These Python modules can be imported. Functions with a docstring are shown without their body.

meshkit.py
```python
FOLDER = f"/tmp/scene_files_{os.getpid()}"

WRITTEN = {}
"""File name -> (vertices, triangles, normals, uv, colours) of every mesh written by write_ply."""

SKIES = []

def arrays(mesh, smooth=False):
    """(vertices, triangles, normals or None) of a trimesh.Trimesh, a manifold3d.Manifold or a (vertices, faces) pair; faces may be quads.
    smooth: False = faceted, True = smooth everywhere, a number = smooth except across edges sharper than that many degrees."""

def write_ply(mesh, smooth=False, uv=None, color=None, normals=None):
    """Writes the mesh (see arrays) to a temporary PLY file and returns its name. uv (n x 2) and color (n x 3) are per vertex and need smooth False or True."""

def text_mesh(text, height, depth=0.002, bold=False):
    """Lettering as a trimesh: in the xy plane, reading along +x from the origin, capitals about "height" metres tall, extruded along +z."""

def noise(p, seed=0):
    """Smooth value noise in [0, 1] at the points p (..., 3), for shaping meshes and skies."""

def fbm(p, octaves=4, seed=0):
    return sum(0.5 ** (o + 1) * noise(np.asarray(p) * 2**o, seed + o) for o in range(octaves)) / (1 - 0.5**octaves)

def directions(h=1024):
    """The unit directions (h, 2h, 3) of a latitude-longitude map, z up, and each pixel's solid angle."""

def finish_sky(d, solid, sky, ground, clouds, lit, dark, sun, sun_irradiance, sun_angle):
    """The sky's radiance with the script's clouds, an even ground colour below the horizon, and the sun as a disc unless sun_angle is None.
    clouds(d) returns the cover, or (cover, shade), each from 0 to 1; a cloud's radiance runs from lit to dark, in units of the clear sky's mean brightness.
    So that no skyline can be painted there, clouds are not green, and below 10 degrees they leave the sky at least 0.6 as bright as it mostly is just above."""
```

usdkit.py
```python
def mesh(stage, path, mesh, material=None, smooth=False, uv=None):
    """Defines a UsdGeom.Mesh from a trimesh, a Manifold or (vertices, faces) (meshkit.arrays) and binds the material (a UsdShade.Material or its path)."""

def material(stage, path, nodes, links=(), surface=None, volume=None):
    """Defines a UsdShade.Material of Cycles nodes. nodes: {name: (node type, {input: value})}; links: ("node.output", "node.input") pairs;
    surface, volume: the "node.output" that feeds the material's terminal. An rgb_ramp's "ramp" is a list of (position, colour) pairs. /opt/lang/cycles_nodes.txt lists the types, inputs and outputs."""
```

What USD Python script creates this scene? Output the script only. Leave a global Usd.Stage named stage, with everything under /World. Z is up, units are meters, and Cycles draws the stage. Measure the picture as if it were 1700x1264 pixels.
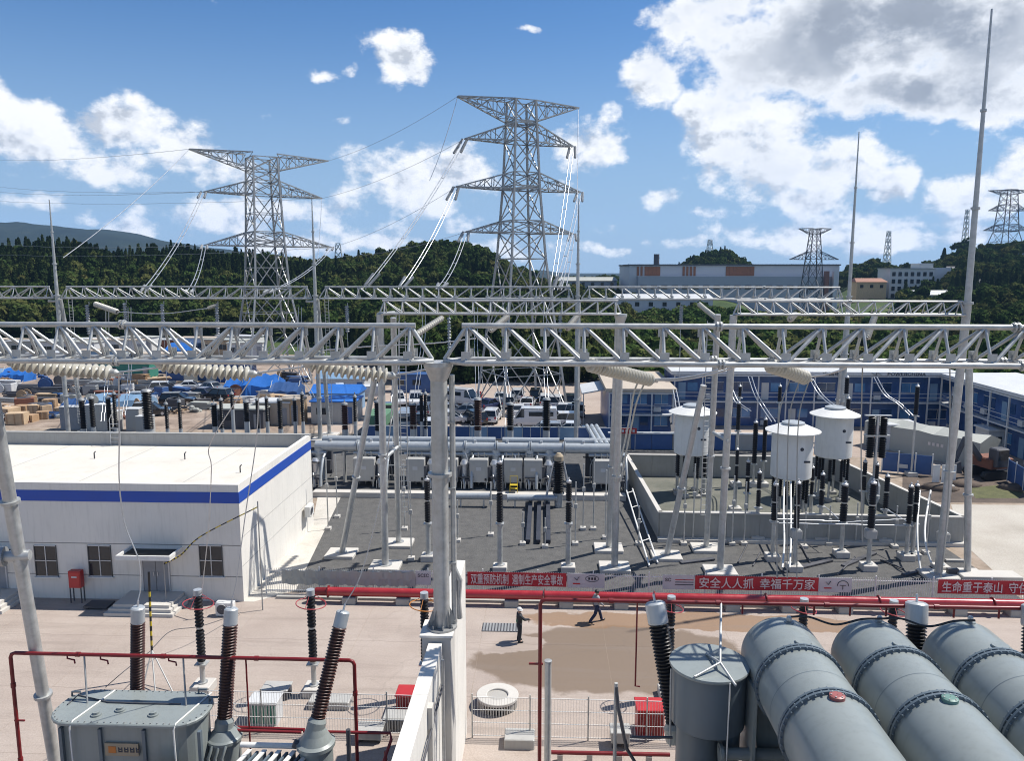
import math, random
import numpy as np, trimesh, manifold3d, usdkit, meshkit
from pxr import Usd, UsdGeom, UsdLux, UsdShade, Gf, Sdf, Vt
from shapely.geometry import Polygon

stage = Usd.Stage.CreateInMemory()
UsdGeom.SetStageUpAxis(stage, 'Z')
UsdGeom.SetStageMetersPerUnit(stage, 1.0)
UsdGeom.Xform.Define(stage, '/World')
UsdGeom.Scope.Define(stage, '/World/Looks')
R = random.Random(7)
RN = np.random.default_rng(7)

# ------------------------------------------------------------------ camera
CAM_H, PITCH, YAW, FPX = 18.0, math.radians(8.1), math.radians(2.5), 1284.0
fw = np.array([-math.sin(YAW) * math.cos(PITCH), math.cos(YAW) * math.cos(PITCH), -math.sin(PITCH)])
rt = np.array([math.cos(YAW), math.sin(YAW), 0.0])
up = np.cross(rt, fw)
CAM = np.array([0, 0, CAM_H])
cam = UsdGeom.Camera.Define(stage, '/World/camera')
cam.CreateHorizontalApertureAttr(36.0)
cam.CreateVerticalApertureAttr(36.0 * 762 / 1024)
cam.CreateFocalLengthAttr(36.0 * FPX / 1700)
cam.CreateClippingRangeAttr(Gf.Vec2f(0.1, 20000))
cam.CreateExposureAttr(0.52)
cam.AddTransformOp().Set(Gf.Matrix4d(*rt, 0, *up, 0, *(-fw), 0, *CAM, 1))

# ------------------------------------------------------------------ sun and sky
SUN_AZ, SUN_EL = math.radians(69), math.radians(57)
sun_dir = np.array([math.sin(SUN_AZ) * math.cos(SUN_EL), math.cos(SUN_AZ) * math.cos(SUN_EL), math.sin(SUN_EL)])
SKY_STRENGTH, SUN_INT, CLOUD_LIT = 0.065, 1.25, 12.2
sun = UsdLux.DistantLight.Define(stage, '/World/sun')
sun.CreateIntensityAttr(SUN_INT)
sun.CreateAngleAttr(0.5)
sun.CreateNormalizeAttr(True)
sun.CreateColorAttr(Gf.Vec3f(1.0, 0.96, 0.90))
sx = np.cross([0, 0, 1.0], sun_dir); sx /= np.linalg.norm(sx); sy = np.cross(sun_dir, sx)
sun.AddTransformOp().Set(Gf.Matrix4d(*sx, 0, *sy, 0, *sun_dir, 0, 0, 0, 60, 1))


def ray(px, py):
    return fw + rt * (px - 850) / FPX + up * (632 - py) / FPX


def P(px, py, z=0.0):
    """the point at height z that is seen at pixel (px, py) of the photograph"""
    d = ray(px, py)
    return CAM + d * (z - CAM_H) / d[2]


def D(px, py, y):
    """the point on the vertical plane y that is seen at pixel (px, py)"""
    d = ray(px, py)
    return CAM + d * y / d[1]


def azel(px, py):
    d = ray(px, py); d = d / np.linalg.norm(d)
    return math.atan2(d[0], d[1]), math.asin(d[2])


# clouds: cover blobs (pixel-measured once, kept as sky directions), amplitude, greyness
CLOUDS = [  # cx, cy, half width, half height, amp, grey
    (1400, 60, 360, 105, 1.3, 1.0), (1660, 50, 280, 140, 1.25, 0.75), (1190, 15, 150, 50, 1.0, .8), (1540, 150, 250, 60, 1.2, 1.0), (1330, 120, 190, 60, 1.15, 1.0), (1600, 175, 170, 40, 1.0, .3),
    (1080, 125, 62, 62, 1.05, 0), (1145, 175, 45, 38, .95, 0), (1230, 215, 140, 90, 1.1, .05), (1300, 275, 180, 70, 1.05, .5),
    (1420, 270, 90, 70, .95, .1), (1350, 330, 110, 40, .9, .2),
    (660, 92, 72, 52, 1.1, 0), (975, 245, 58, 58, 1.0, 0), (1005, 185, 22, 30, .75, 0), (1100, 332, 32, 24, .8, 0), (995, 368, 40, 18, .7, 0),
    (60, 215, 115, 85, 1.1, .1), (190, 275, 110, 40, .9, .3), (230, 215, 130, 45, 1.0, .1), (20, 160, 50, 50, .9, 0),
    (380, 285, 80, 50, .8, .1), (700, 300, 140, 62, 1.0, .15), (560, 350, 90, 50, .75, .1), (370, 365, 120, 45, .8, .1), (230, 370, 70, 35, .75, .1),
    (640, 385, 120, 30, .6, .1), (1400, 380, 300, 45, .85, .15), (1590, 340, 90, 60, .95, .1), (1690, 290, 60, 70, 1.0, 0), (1230, 385, 80, 25, .7, .1),
    (870, 412, 300, 22, .6, .1), (480, 395, 150, 28, .85, .15), (640, 405, 130, 22, .8, .15), (1500, 400, 220, 30, .9, .2), (1120, 405, 150, 18, .65, .1), (90, 330, 90, 20, .7, .1), (300, 250, 80, 40, .95, .25), (760, 290, 70, 40, .95, .1), (1480, 310, 70, 40, .9, .15), (540, 118, 36, 18, .75, 0), (585, 108, 20, 16, .8, 0), (1130, 100, 40, 16, .8, 0), (940, 320, 40, 16, .75, 0), (1170, 355, 50, 16, .75, 0), (1000, 415, 90, 14, .75, 0), (780, 370, 70, 18, .7, .1), (1540, 230, 40, 14, .7, 0), (430, 340, 80, 30, .85, .1), (150, 355, 40, 20, .75, 0), (880, 60, 24, 10, .6, 0), (590, 210, 30, 12, .65, 0), (450, 190, 18, 10, .45, 0),
]


def build_sky():
    n, l = {}, []
    n['tc'] = ('texture_coordinate', {})
    n['sep'] = ('separate_xyz', {})
    l.append(('tc.generated', 'sep.vector'))
    n['az'] = ('math', {'math_type': 'arctan2'}); l += [('sep.x', 'az.value1'), ('sep.y', 'az.value2')]
    n['el'] = ('math', {'math_type': 'arcsine'}); l += [('sep.z', 'el.value1')]
    n['ae'] = ('combine_xyz', {'z': 0.0}); l += [('az.value', 'ae.x'), ('el.value', 'ae.y')]
    # large warp for uneven outlines
    n['w1'] = ('noise_texture', {'scale': 9.0, 'detail': 3.0, 'roughness': .55}); l.append(('ae.vector', 'w1.vector'))
    n['w1s'] = ('vector_math', {'math_type': 'subtract', 'vector2': (.5, .5, .5)}); l.append(('w1.color', 'w1s.vector1'))
    n['w1m'] = ('vector_math', {'math_type': 'multiply', 'vector2': (.09, .06, 0)}); l.append(('w1s.vector', 'w1m.vector1'))
    n['aw'] = ('vector_math', {'math_type': 'add'}); l += [('ae.vector', 'aw.vector1'), ('w1m.vector', 'aw.vector2')]
    n['asc'] = ('vector_math', {'math_type': 'multiply', 'vector2': (1.0, 1.35, 1.0)}); l.append(('ae.vector', 'asc.vector1'))
    n['n1'] = ('noise_texture', {'scale': 17.0, 'detail': 11.0, 'roughness': .62}); l.append(('asc.vector', 'n1.vector'))
    n['offs'] = ('vector_math', {'math_type': 'add', 'vector2': (.014, .026, 0)}); l.append(('asc.vector', 'offs.vector1'))
    n['n2'] = ('noise_texture', {'scale': 17.0, 'detail': 6.0, 'roughness': .58}); l.append(('offs.vector', 'n2.vector'))
    prev = gprev = None
    for i, (cx, cy, hw, hh, amp, grey) in enumerate(CLOUDS):
        a, e = azel(cx, cy)
        a2, _ = azel(cx + hw, cy); _, e2 = azel(cx, cy - hh)
        sa, se = (a2 - a) * 1.42, (e2 - e) * 1.42
        n[f's{i}'] = ('vector_math', {'math_type': 'subtract', 'vector2': (a, e, 0)}); l.append(('aw.vector', f's{i}.vector1'))
        n[f'd{i}'] = ('vector_math', {'math_type': 'multiply', 'vector2': (1 / sa, 1 / se, 0)}); l.append((f's{i}.vector', f'd{i}.vector1'))
        n[f'l{i}'] = ('vector_math', {'math_type': 'length'}); l.append((f'd{i}.vector', f'l{i}.vector1'))
        n[f'm{i}'] = ('map_range', {'range_type': 'smoothstep', 'from_min': 1.15, 'from_max': 0.15, 'to_min': 0.0, 'to_max': amp, 'clamp': True}); l.append((f'l{i}.value', f'm{i}.value'))
        if prev:
            n[f'x{i}'] = ('math', {'math_type': 'smoothmax', 'value3': .12}); l += [(prev, f'x{i}.value1'), (f'm{i}.result', f'x{i}.value2')]
            prev = f'x{i}.value'
        else:
            prev = f'm{i}.result'
        if grey > 0.15:
            n[f'g{i}'] = ('math', {'math_type': 'multiply', 'value2': grey}); l.append((f'm{i}.result', f'g{i}.value1'))
            if gprev:
                n[f'gx{i}'] = ('math', {'math_type': 'smoothmax', 'value3': .2}); l += [(gprev, f'gx{i}.value1'), (f'g{i}.value', f'gx{i}.value2')]
                gprev = f'gx{i}.value'
            else:
                gprev = f'g{i}.value'
    # clouds everywhere else: broad cover from low noise, only where the picture does not reach (behind and beside)
    n['bz'] = ('noise_texture', {'scale': 3.2, 'detail': 4.0, 'roughness': .5}); l.append(('tc.generated', 'bz.vector'))
    n['bm'] = ('map_range', {'range_type': 'smoothstep', 'from_min': .50, 'from_max': .66, 'to_min': 0.0, 'to_max': .9, 'clamp': True}); l.append(('bz.fac', 'bm.value'))
    n['abz'] = ('math', {'math_type': 'absolute'}); l.append(('az.value', 'abz.value1'))
    n['off'] = ('map_range', {'range_type': 'smoothstep', 'from_min': .72, 'from_max': .95, 'to_min': 0., 'to_max': 1.0, 'clamp': True}); l.append(('abz.value', 'off.value'))
    n['ehi'] = ('map_range', {'range_type': 'smoothstep', 'from_min': .42, 'from_max': .6, 'to_min': 0., 'to_max': 1.0, 'clamp': True}); l.append(('el.value', 'ehi.value'))
    n['om'] = ('math', {'math_type': 'maximum'}); l += [('off.result', 'om.value1'), ('ehi.result', 'om.value2')]
    n['bo'] = ('math', {'math_type': 'multiply'}); l += [('bm.result', 'bo.value1'), ('om.value', 'bo.value2')]
    n['cov'] = ('math', {'math_type': 'maximum'}); l += [(prev, 'cov.value1'), ('bo.value', 'cov.value2')]
    # density = cover + noise - threshold
    n['nz'] = ('math', {'math_type': 'multiply_add', 'value2': 2.2, 'value3': -1.62}); l.append(('n1.fac', 'nz.value1'))
    n['den'] = ('math', {'math_type': 'add'}); l += [('cov.value', 'den.value1'), ('nz.value', 'den.value2')]
    n['alpha'] = ('map_range', {'range_type': 'smoothstep', 'from_min': -.06, 'from_max': .42, 'to_min': 0., 'to_max': 1., 'clamp': True}); l.append(('den.value', 'alpha.value'))
    # self shading: lit where the noise falls away towards the sun and upward, grey in thick flat-based cloud
    n['ds'] = ('math', {'math_type': 'subtract'}); l += [('n1.fac', 'ds.value1'), ('n2.fac', 'ds.value2')]
    n['lit'] = ('map_range', {'from_min': -.14, 'from_max': .06, 'to_min': .50, 'to_max': 1.0, 'clamp': True}); l.append(('ds.value', 'lit.value'))
    n['gn'] = ('noise_texture', {'scale': 5.0, 'detail': 3.5, 'roughness': .5}); l.append(('aw.vector', 'gn.vector'))
    n['gnm'] = ('map_range', {'from_min': .3, 'from_max': .7, 'to_min': .5, 'to_max': 1.2, 'clamp': True}); l.append(('gn.fac', 'gnm.value'))
    n['gg'] = ('math', {'math_type': 'multiply'}); l += [(gprev, 'gg.value1'), ('gnm.result', 'gg.value2')]
    n['gd'] = ('map_range', {'from_min': 0., 'from_max': 1.1, 'to_min': 1.0, 'to_max': .33, 'clamp': True}); l.append(('gg.value', 'gd.value'))
    n['edge'] = ('map_range', {'range_type': 'smoothstep', 'from_min': .0, 'from_max': .9, 'to_min': 1.0, 'to_max': 0., 'clamp': True}); l.append(('den.value', 'edge.value'))
    n['mixg'] = ('mix_float', {'b': 1.0}); l += [('edge.result', 'mixg.fac'), ('gd.result', 'mixg.a')]
    n['gsm'] = ('map_range', {'range_type': 'smoothstep', 'from_min': .25, 'from_max': .9, 'to_min': 0., 'to_max': .8, 'clamp': True}); l.append((gprev, 'gsm.value'))
    n['litm'] = ('mix_float', {'b': .93}); l += [('gsm.result', 'litm.fac'), ('lit.result', 'litm.a')]
    n['br'] = ('math', {'math_type': 'multiply'}); l += [('litm.result', 'br.value1'), ('mixg.result', 'br.value2')]
    n['ramp'] = ('rgb_ramp', {'ramp': [(0.0, (.10, .12, .16)), (.35, (.36, .40, .47)), (.7, (.80, .83, .88)), (1.0, (1.0, 1.0, 1.0))]}); l.append(('br.value', 'ramp.fac'))
    n['cl'] = ('vector_math', {'math_type': 'scale', 'scale': CLOUD_LIT}); l.append(('ramp.color', 'cl.vector1'))
    n['sky'] = ('sky_texture', {'sky_type': 'single_scattering', 'sun_disc': False, 'sun_elevation': SUN_EL, 'sun_rotation': SUN_AZ, 'altitude': 400.0, 'air_density': 1.0, 'aerosol_density': .6, 'ozone_density': 1.6})
    n['tint'] = ('vector_math', {'math_type': 'multiply', 'vector2': (.56, .92, 1.27)}); l.append(('sky.color', 'tint.vector1'))
    n['vm'] = ('map_range', {'range_type': 'smoothstep', 'from_min': .34, 'from_max': -.02, 'to_min': 0., 'to_max': .92, 'clamp': True}); l.append(('el.value', 'vm.value'))
    n['veil'] = ('mix_color', {'use_clamp': False, 'b': (4.3, 5.9, 7.9)}); l += [('vm.result', 'veil.fac'), ('tint.vector', 'veil.a')]
    n['mx'] = ('mix_color', {'use_clamp': False}); l += [('alpha.result', 'mx.fac'), ('veil.result', 'mx.a'), ('cl.vector', 'mx.b')]
    n['bg'] = ('background_shader', {'strength': SKY_STRENGTH}); l.append(('mx.result', 'bg.color'))
    return usdkit.material(stage, '/World/Looks/sky', n, l, surface='bg.background')


dome = UsdLux.DomeLight.Define(stage, '/World/sky')
UsdShade.MaterialBindingAPI.Apply(dome.GetPrim()).Bind(build_sky())
dome.GetPrim().SetCustomDataByKey('kind', 'structure')

# ------------------------------------------------------------------ naming, tagging
_used = {}


def numbered(parent, name):
    k = (parent, name)
    i = _used.get(k, -1) + 1
    _used[k] = i
    return f'{parent}/{name}' if i == 0 else f'{parent}/{name}_{i:03d}'


def tag(p, label=None, cat=None, group=None, kind=None):
    for k, v in (('label', label), ('category', cat), ('group', group), ('kind', kind)):
        if v:
            p.SetCustomDataByKey(k, v)
    return p


def thing(name, label, cat, group=None, loc=(0, 0, 0), rz=0.0):
    x = UsdGeom.Xform.Define(stage, numbered('/World', name))
    if any(loc) or rz:
        x.AddTranslateOp().Set(Gf.Vec3d(*map(float, loc)))
        if rz:
            x.AddRotateZOp().Set(float(rz))
    return tag(x.GetPrim(), label, cat, group, 'thing')


def copy_of(root, name, label, loc, rz=0.0, scale=None, group=None, cat=None):
    x = UsdGeom.Xform.Define(stage, numbered('/World', name))
    x.AddTranslateOp().Set(Gf.Vec3d(*map(float, loc)))
    x.AddRotateZOp().Set(float(rz))
    if scale is not None:
        x.AddScaleOp().Set(Gf.Vec3f(*map(float, scale)))
    p = x.GetPrim()
    p.GetReferences().AddInternalReference(root.GetPath())
    p.SetInstanceable(True)
    was = root.GetCustomData()
    return tag(p, label, cat or was.get('category'), group or was.get('group'))


def nrm(v):
    v = np.asarray(v, float)
    return v / max(np.linalg.norm(v), 1e-12)


def frame(a, b):
    d = nrm(np.asarray(b, float) - np.asarray(a, float))
    h = np.array([0, 0, 1.0]) if abs(d[2]) < .95 else np.array([1.0, 0, 0])
    x = nrm(np.cross(h, d))
    return x, np.cross(d, x), d


class MB:
    """collects boxes, bars, lathes and prisms into one mesh with its own normals"""
    def __init__(s):
        s.v, s.f, s.n, s.c = [], [], [], 0

    def add(s, v, f, n):
        v = np.asarray(v, float); f = np.asarray(f, int)
        s.v.append(v); s.f.append(f + s.c); s.n.append(np.asarray(n, float)); s.c += len(v)
        return s

    def quad(s, a, b, c, d):
        a, b, c, d = (np.asarray(q, float) for q in (a, b, c, d))
        n = nrm(np.cross(b - a, c - a))
        return s.add([a, b, c, d], [[0, 1, 2], [0, 2, 3]], [n] * 4)

    def hexa(s, p):
        """8 corners: bottom ccw 0-3, top ccw 4-7"""
        for q in ((3, 2, 1, 0), (4, 5, 6, 7), (0, 1, 5, 4), (1, 2, 6, 5), (2, 3, 7, 6), (3, 0, 4, 7)):
            s.quad(*[p[i] for i in q])
        return s

    def box(s, c, size, rz=0.0):
        hx, hy, hz = (q / 2 for q in size)
        ca, sa = math.cos(rz), math.sin(rz)
        p = []
        for z in (-hz, hz):
            for x, y in ((-hx, -hy), (hx, -hy), (hx, hy), (-hx, hy)):
                p.append((c[0] + x * ca - y * sa, c[1] + x * sa + y * ca, c[2] + z))
        return s.hexa(p)

    def cbox(s, c, size, ch=.02, rz=0.0):
        """box with chamfered vertical and top edges"""
        hx, hy, hz = (q / 2 for q in size)
        pl = [(-hx + ch, -hy), (hx - ch, -hy), (hx, -hy + ch), (hx, hy - ch), (hx - ch, hy), (-hx + ch, hy), (-hx, hy - ch), (-hx, -hy + ch)]
        ca, sa = math.cos(rz), math.sin(rz)
        def ring(k, z):
            return [(c[0] + (x * k[0]) * ca - (y * k[1]) * sa, c[1] + (x * k[0]) * sa + (y * k[1]) * ca, c[2] + z) for x, y in pl]
        k2 = ((hx - ch) / hx, (hy - ch) / hy)
        return s.loft([ring((1, 1), -hz), ring((1, 1), hz - ch), ring(k2, hz)])

    def loft(s, rings, caps=True, closed=True):
        """flat shaded skin through equal rings"""
        for a, b in zip(rings[:-1], rings[1:]):
            m = len(a)
            for i in range(m if closed else m - 1):
                j = (i + 1) % m
                s.quad(a[i], a[j], b[j], b[i])
        if caps:
            for ring, rev in ((rings[0], True), (rings[-1], False)):
                r_ = np.asarray(ring[::-1] if rev else ring, float)
                nn = nrm(np.cross(r_[1] - r_[0], r_[2] - r_[0]))
                s.add(r_, [[0, i, i + 1] for i in range(1, len(r_) - 1)], [nn] * len(r_))
        return s

    def bar(s, a, b, r, r2=None, n=8, caps=True):
        a, b = np.asarray(a, float), np.asarray(b, float)
        r2 = r if r2 is None else r2
        x, y, d = frame(a, b)
        t = np.arange(n) * 2 * math.pi / n
        rad = np.outer(np.cos(t), x) + np.outer(np.sin(t), y)
        v = np.vstack([a + rad * r, b + rad * r2])
        f = [[i, (i + 1) % n, n + (i + 1) % n] for i in range(n)] + [[i, n + (i + 1) % n, n + i] for i in range(n)]
        s.add(v, f, np.vstack([rad, rad]))
        if caps:
            fan = [[0, i, i + 1] for i in range(1, n - 1)]
            s.add(v[:n], [q[::-1] for q in fan], [-d] * n)
            s.add(v[n:], fan, [d] * n)
        return s

    def beam(s, a, b, w, h=None):
        """rectangular bar"""
        h = w if h is None else h
        x, y, d = frame(a, b)
        a, b = np.asarray(a, float), np.asarray(b, float)
        x, y = x * w / 2, y * h / 2
        return s.hexa([a - x - y, a + x - y, a + x + y, a - x + y, b - x - y, b + x - y, b + x + y, b - x + y])

    def tube(s, pts, r, n=6, caps=True):
        pts = np.asarray(pts, float)
        m = len(pts)
        t = np.arange(n) * 2 * math.pi / n
        V, N = [], []
        x = None
        for i in range(m):
            d = nrm(pts[min(i + 1, m - 1)] - pts[max(i - 1, 0)])
            if x is None:
                x, y, _ = frame(pts[0], pts[0] + d)
            else:
                x = nrm(x - d * (x @ d)); y = np.cross(d, x)
            rad = np.outer(np.cos(t), x) + np.outer(np.sin(t), y)
            rr = r[i] if np.ndim(r) else r
            V.append(pts[i] + rad * rr); N.append(rad)
        f = []
        for k in range(m - 1):
            for i in range(n):
                j = (i + 1) % n
                f += [[k * n + i, k * n + j, k * n + n + j], [k * n + i, k * n + n + j, k * n + n + i]]
        s.add(np.vstack(V), f, np.vstack(N))
        if caps:
            fan = [[0, i, i + 1] for i in range(1, n - 1)]
            d0, d1 = nrm(pts[1] - pts[0]), nrm(pts[-1] - pts[-2])
            s.add(V[0], [q[::-1] for q in fan], [-d0] * n)
            s.add(V[-1], fan, [d1] * n)
        return s

    def lathe(s, prof, base=(0, 0, 0), axis=(0, 0, 1), n=16, smooth=False):
        """prof: (radius, distance along axis)"""
        base = np.asarray(base, float)
        x, y, d = frame(base, base + np.asarray(axis, float))
        t = np.arange(n) * 2 * math.pi / n
        rad = np.outer(np.cos(t), x) + np.outer(np.sin(t), y)
        pr = np.asarray(prof, float)
        if smooth:
            sl = np.zeros((len(pr), 2))
            for i in range(len(pr) - 1):
                q = np.array([pr[i + 1, 1] - pr[i, 1], -(pr[i + 1, 0] - pr[i, 0])])
                sl[i] += q; sl[i + 1] += q
            V = np.vstack([base + rad * r + d * z for r, z in pr])
            N = np.vstack([rad * (q / max(np.linalg.norm(q), 1e-9))[0] + d * (q / max(np.linalg.norm(q), 1e-9))[1] for q in sl])
            f = []
            for k in range(len(pr) - 1):
                for i in range(n):
                    j = (i + 1) % n
                    f += [[k * n + i, k * n + j, k * n + n + j], [k * n + i, k * n + n + j, k * n + n + i]]
            return s.add(V, f, N)
        f = [[i, (i + 1) % n, n + (i + 1) % n] for i in range(n)] + [[i, n + (i + 1) % n, n + i] for i in range(n)]
        for (r0, z0), (r1, z1) in zip(pr[:-1], pr[1:]):
            q = np.array([z1 - z0, -(r1 - r0)]); q = q / max(np.linalg.norm(q), 1e-9)
            N = rad * q[0] + d * q[1]
            s.add(np.vstack([base + rad * r0 + d * z0, base + rad * r1 + d * z1]), f, np.vstack([N, N]))
        return s

    def disc(s, c, axis, r, n=12):
        c = np.asarray(c, float)
        x, y, d = frame(c, c + np.asarray(axis, float))
        t = np.arange(n) * 2 * math.pi / n
        v = c + np.outer(np.cos(t), x) * r + np.outer(np.sin(t), y) * r
        return s.add(v, [[0, i, i + 1] for i in range(1, n - 1)], [d] * n)

    def torus(s, c, axis, R_, r, n=20, m=6):
        c = np.asarray(c, float)
        x, y, d = frame(c, c + np.asarray(axis, float))
        t = np.arange(n + 1) * 2 * math.pi / n
        return s.tube(c + np.outer(np.cos(t), x) * R_ + np.outer(np.sin(t), y) * R_, r, m, False)

    def poly(s, pts, z0, z1):
        """vertical prism over a convex or simple polygon"""
        pts = [tuple(p[:2]) for p in pts]
        if sum(a[0] * b[1] - b[0] * a[1] for a, b in zip(pts, pts[1:] + pts[:1])) < 0:
            pts = pts[::-1]
        m = trimesh.creation.extrude_polygon(Polygon(pts), z1 - z0, engine='earcut')
        v = np.array(m.vertices); v[:, 2] += z0
        return s.tri(v, m.faces)

    def tri(s, v, f):
        v = np.asarray(v, float); f = np.asarray(f)
        vv = v[f].reshape(-1, 3)
        nn = np.cross(v[f[:, 1]] - v[f[:, 0]], v[f[:, 2]] - v[f[:, 0]])
        nn /= np.maximum(np.linalg.norm(nn, axis=1, keepdims=True), 1e-12)
        return s.add(vv, np.arange(len(vv)).reshape(-1, 3), np.repeat(nn, 3, 0))

    def build(s, name, m, parent=None, label=None, cat=None, group=None, kind=None):
        path = numbered(str(parent.GetPath()) if parent else '/World', name)
        me = UsdGeom.Mesh.Define(stage, path)
        v, f, n = np.vstack(s.v), np.vstack(s.f), np.vstack(s.n)
        me.CreatePointsAttr(Vt.Vec3fArray.FromNumpy(v.astype(np.float32)))
        me.CreateFaceVertexCountsAttr(Vt.IntArray.FromNumpy(np.full(len(f), 3, np.int32)))
        me.CreateFaceVertexIndicesAttr(Vt.IntArray.FromNumpy(f.astype(np.int32).ravel()))
        me.CreateSubdivisionSchemeAttr('none')
        me.CreateNormalsAttr(Vt.Vec3fArray.FromNumpy(n.astype(np.float32)))
        me.SetNormalsInterpolation('vertex')
        UsdShade.MaterialBindingAPI.Apply(me.GetPrim()).Bind(M[m])
        return tag(me.GetPrim(), label, cat, group, kind)


# ------------------------------------------------------------------ materials
M = {}


STREAK = {'tank_grey', 'tank_grey_dark', 'white_paint', 'white_wall', 'concrete_wall', 'parapet_grey', 'office_white', 'bus_grey', 'cabinet_grey'}


def mat(name, col, rough=.5, metal=0.0, var=.12, scale=1.5, dirt=0.0, dirtcol=(.18, .15, .12), bump=0.0, bscale=30., spec=.5, coat=0.0, trans=0.0):
    n = {'g': ('geometry', {}), 'nz': ('noise_texture', {'scale': scale, 'detail': 5., 'roughness': .6}), 'p': ('principled_bsdf', {'metallic': metal, 'roughness': rough, 'specular_ior_level': spec, 'coat_weight': coat})}
    l = [('g.position', 'nz.vector')]
    c = np.array(col) * .76
    n['r'] = ('rgb_ramp', {'ramp': [(.25, tuple(c * (1 - var))), (.75, tuple(np.minimum(c * (1 + var), 1)))]}); l.append(('nz.fac', 'r.fac'))
    out = 'r.color'
    if dirt:
        n['n2'] = ('noise_texture', {'scale': scale * 3.1, 'detail': 6., 'roughness': .7, 'distortion': .6}); l.append(('g.position', 'n2.vector'))
        n['dm'] = ('map_range', {'from_min': .48, 'from_max': .75, 'to_min': 0., 'to_max': dirt, 'clamp': True}); l.append(('n2.fac', 'dm.value'))
        n['mx'] = ('mix_color', {'b': dirtcol}); l += [('dm.result', 'mx.fac'), (out, 'mx.a')]
        out = 'mx.result'
    if name in STREAK:
        n['sm'] = ('vector_math', {'math_type': 'multiply', 'vector2': (5.5, 5.5, .45)}); l.append(('g.position', 'sm.vector1'))
        n['sn'] = ('noise_texture', {'scale': 1.0, 'detail': 5., 'roughness': .7}); l.append(('sm.vector', 'sn.vector'))
        n['sr'] = ('map_range', {'from_min': .50, 'from_max': .78, 'to_min': 0., 'to_max': .38, 'clamp': True}); l.append(('sn.fac', 'sr.value'))
        n['sx'] = ('mix_color', {'b': tuple(c * .55 + np.array([.02, .015, .008]))}); l += [('sr.result', 'sx.fac'), (out, 'sx.a')]
        out = 'sx.result'
    l.append((out, 'p.base_color'))
    n['rr'] = ('map_range', {'from_min': .3, 'from_max': .7, 'to_min': max(rough - .08, .03), 'to_max': min(rough + .08, 1), 'clamp': True}); l += [('nz.fac', 'rr.value'), ('rr.result', 'p.roughness')]
    if bump:
        n['n3'] = ('noise_texture', {'scale': bscale, 'detail': 4.}); l.append(('g.position', 'n3.vector'))
        n['b'] = ('bump', {'strength': .6, 'distance': bump}); l += [('n3.fac', 'b.height'), ('b.normal', 'p.normal')]
    M[name] = usdkit.material(stage, f'/World/Looks/{name}', n, l, surface='p.BSDF')


mat('galvanized', (.58, .585, .565), .44, .5, .2, 2.6, .4, (.27, .27, .26))
mat('galvanized_dull', (.42, .425, .415), .5, .45, .12, 1.0, .2, (.28, .27, .25))
mat('tower_steel', (.36, .38, .40), .5, .4, .1, .3)
mat('aluminium', (.68, .69, .70), .35, .6, .06, 2.)
mat('white_paint', (.82, .81, .77), .45, 0, .05, 1.5, .12, (.45, .42, .38))
mat('white_wall', (.83, .795, .725), .8, 0, .05, .5, .10, (.50, .46, .40), .002, 60)
mat('roof_screed', (.70, .66, .58), .9, 0, .08, .35, .55, (.45, .41, .35), .004, 25)
mat('parapet_grey', (.42, .41, .385), .85, 0, .08, .8, .3, (.28, .26, .23))
mat('blue_stripe', (.012, .075, .42), .45, 0, .08, .8)
mat('window_dark', (.018, .022, .026), .12, 0, .3, 2., 0, (0, 0, 0), 0, 1, .6)
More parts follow.
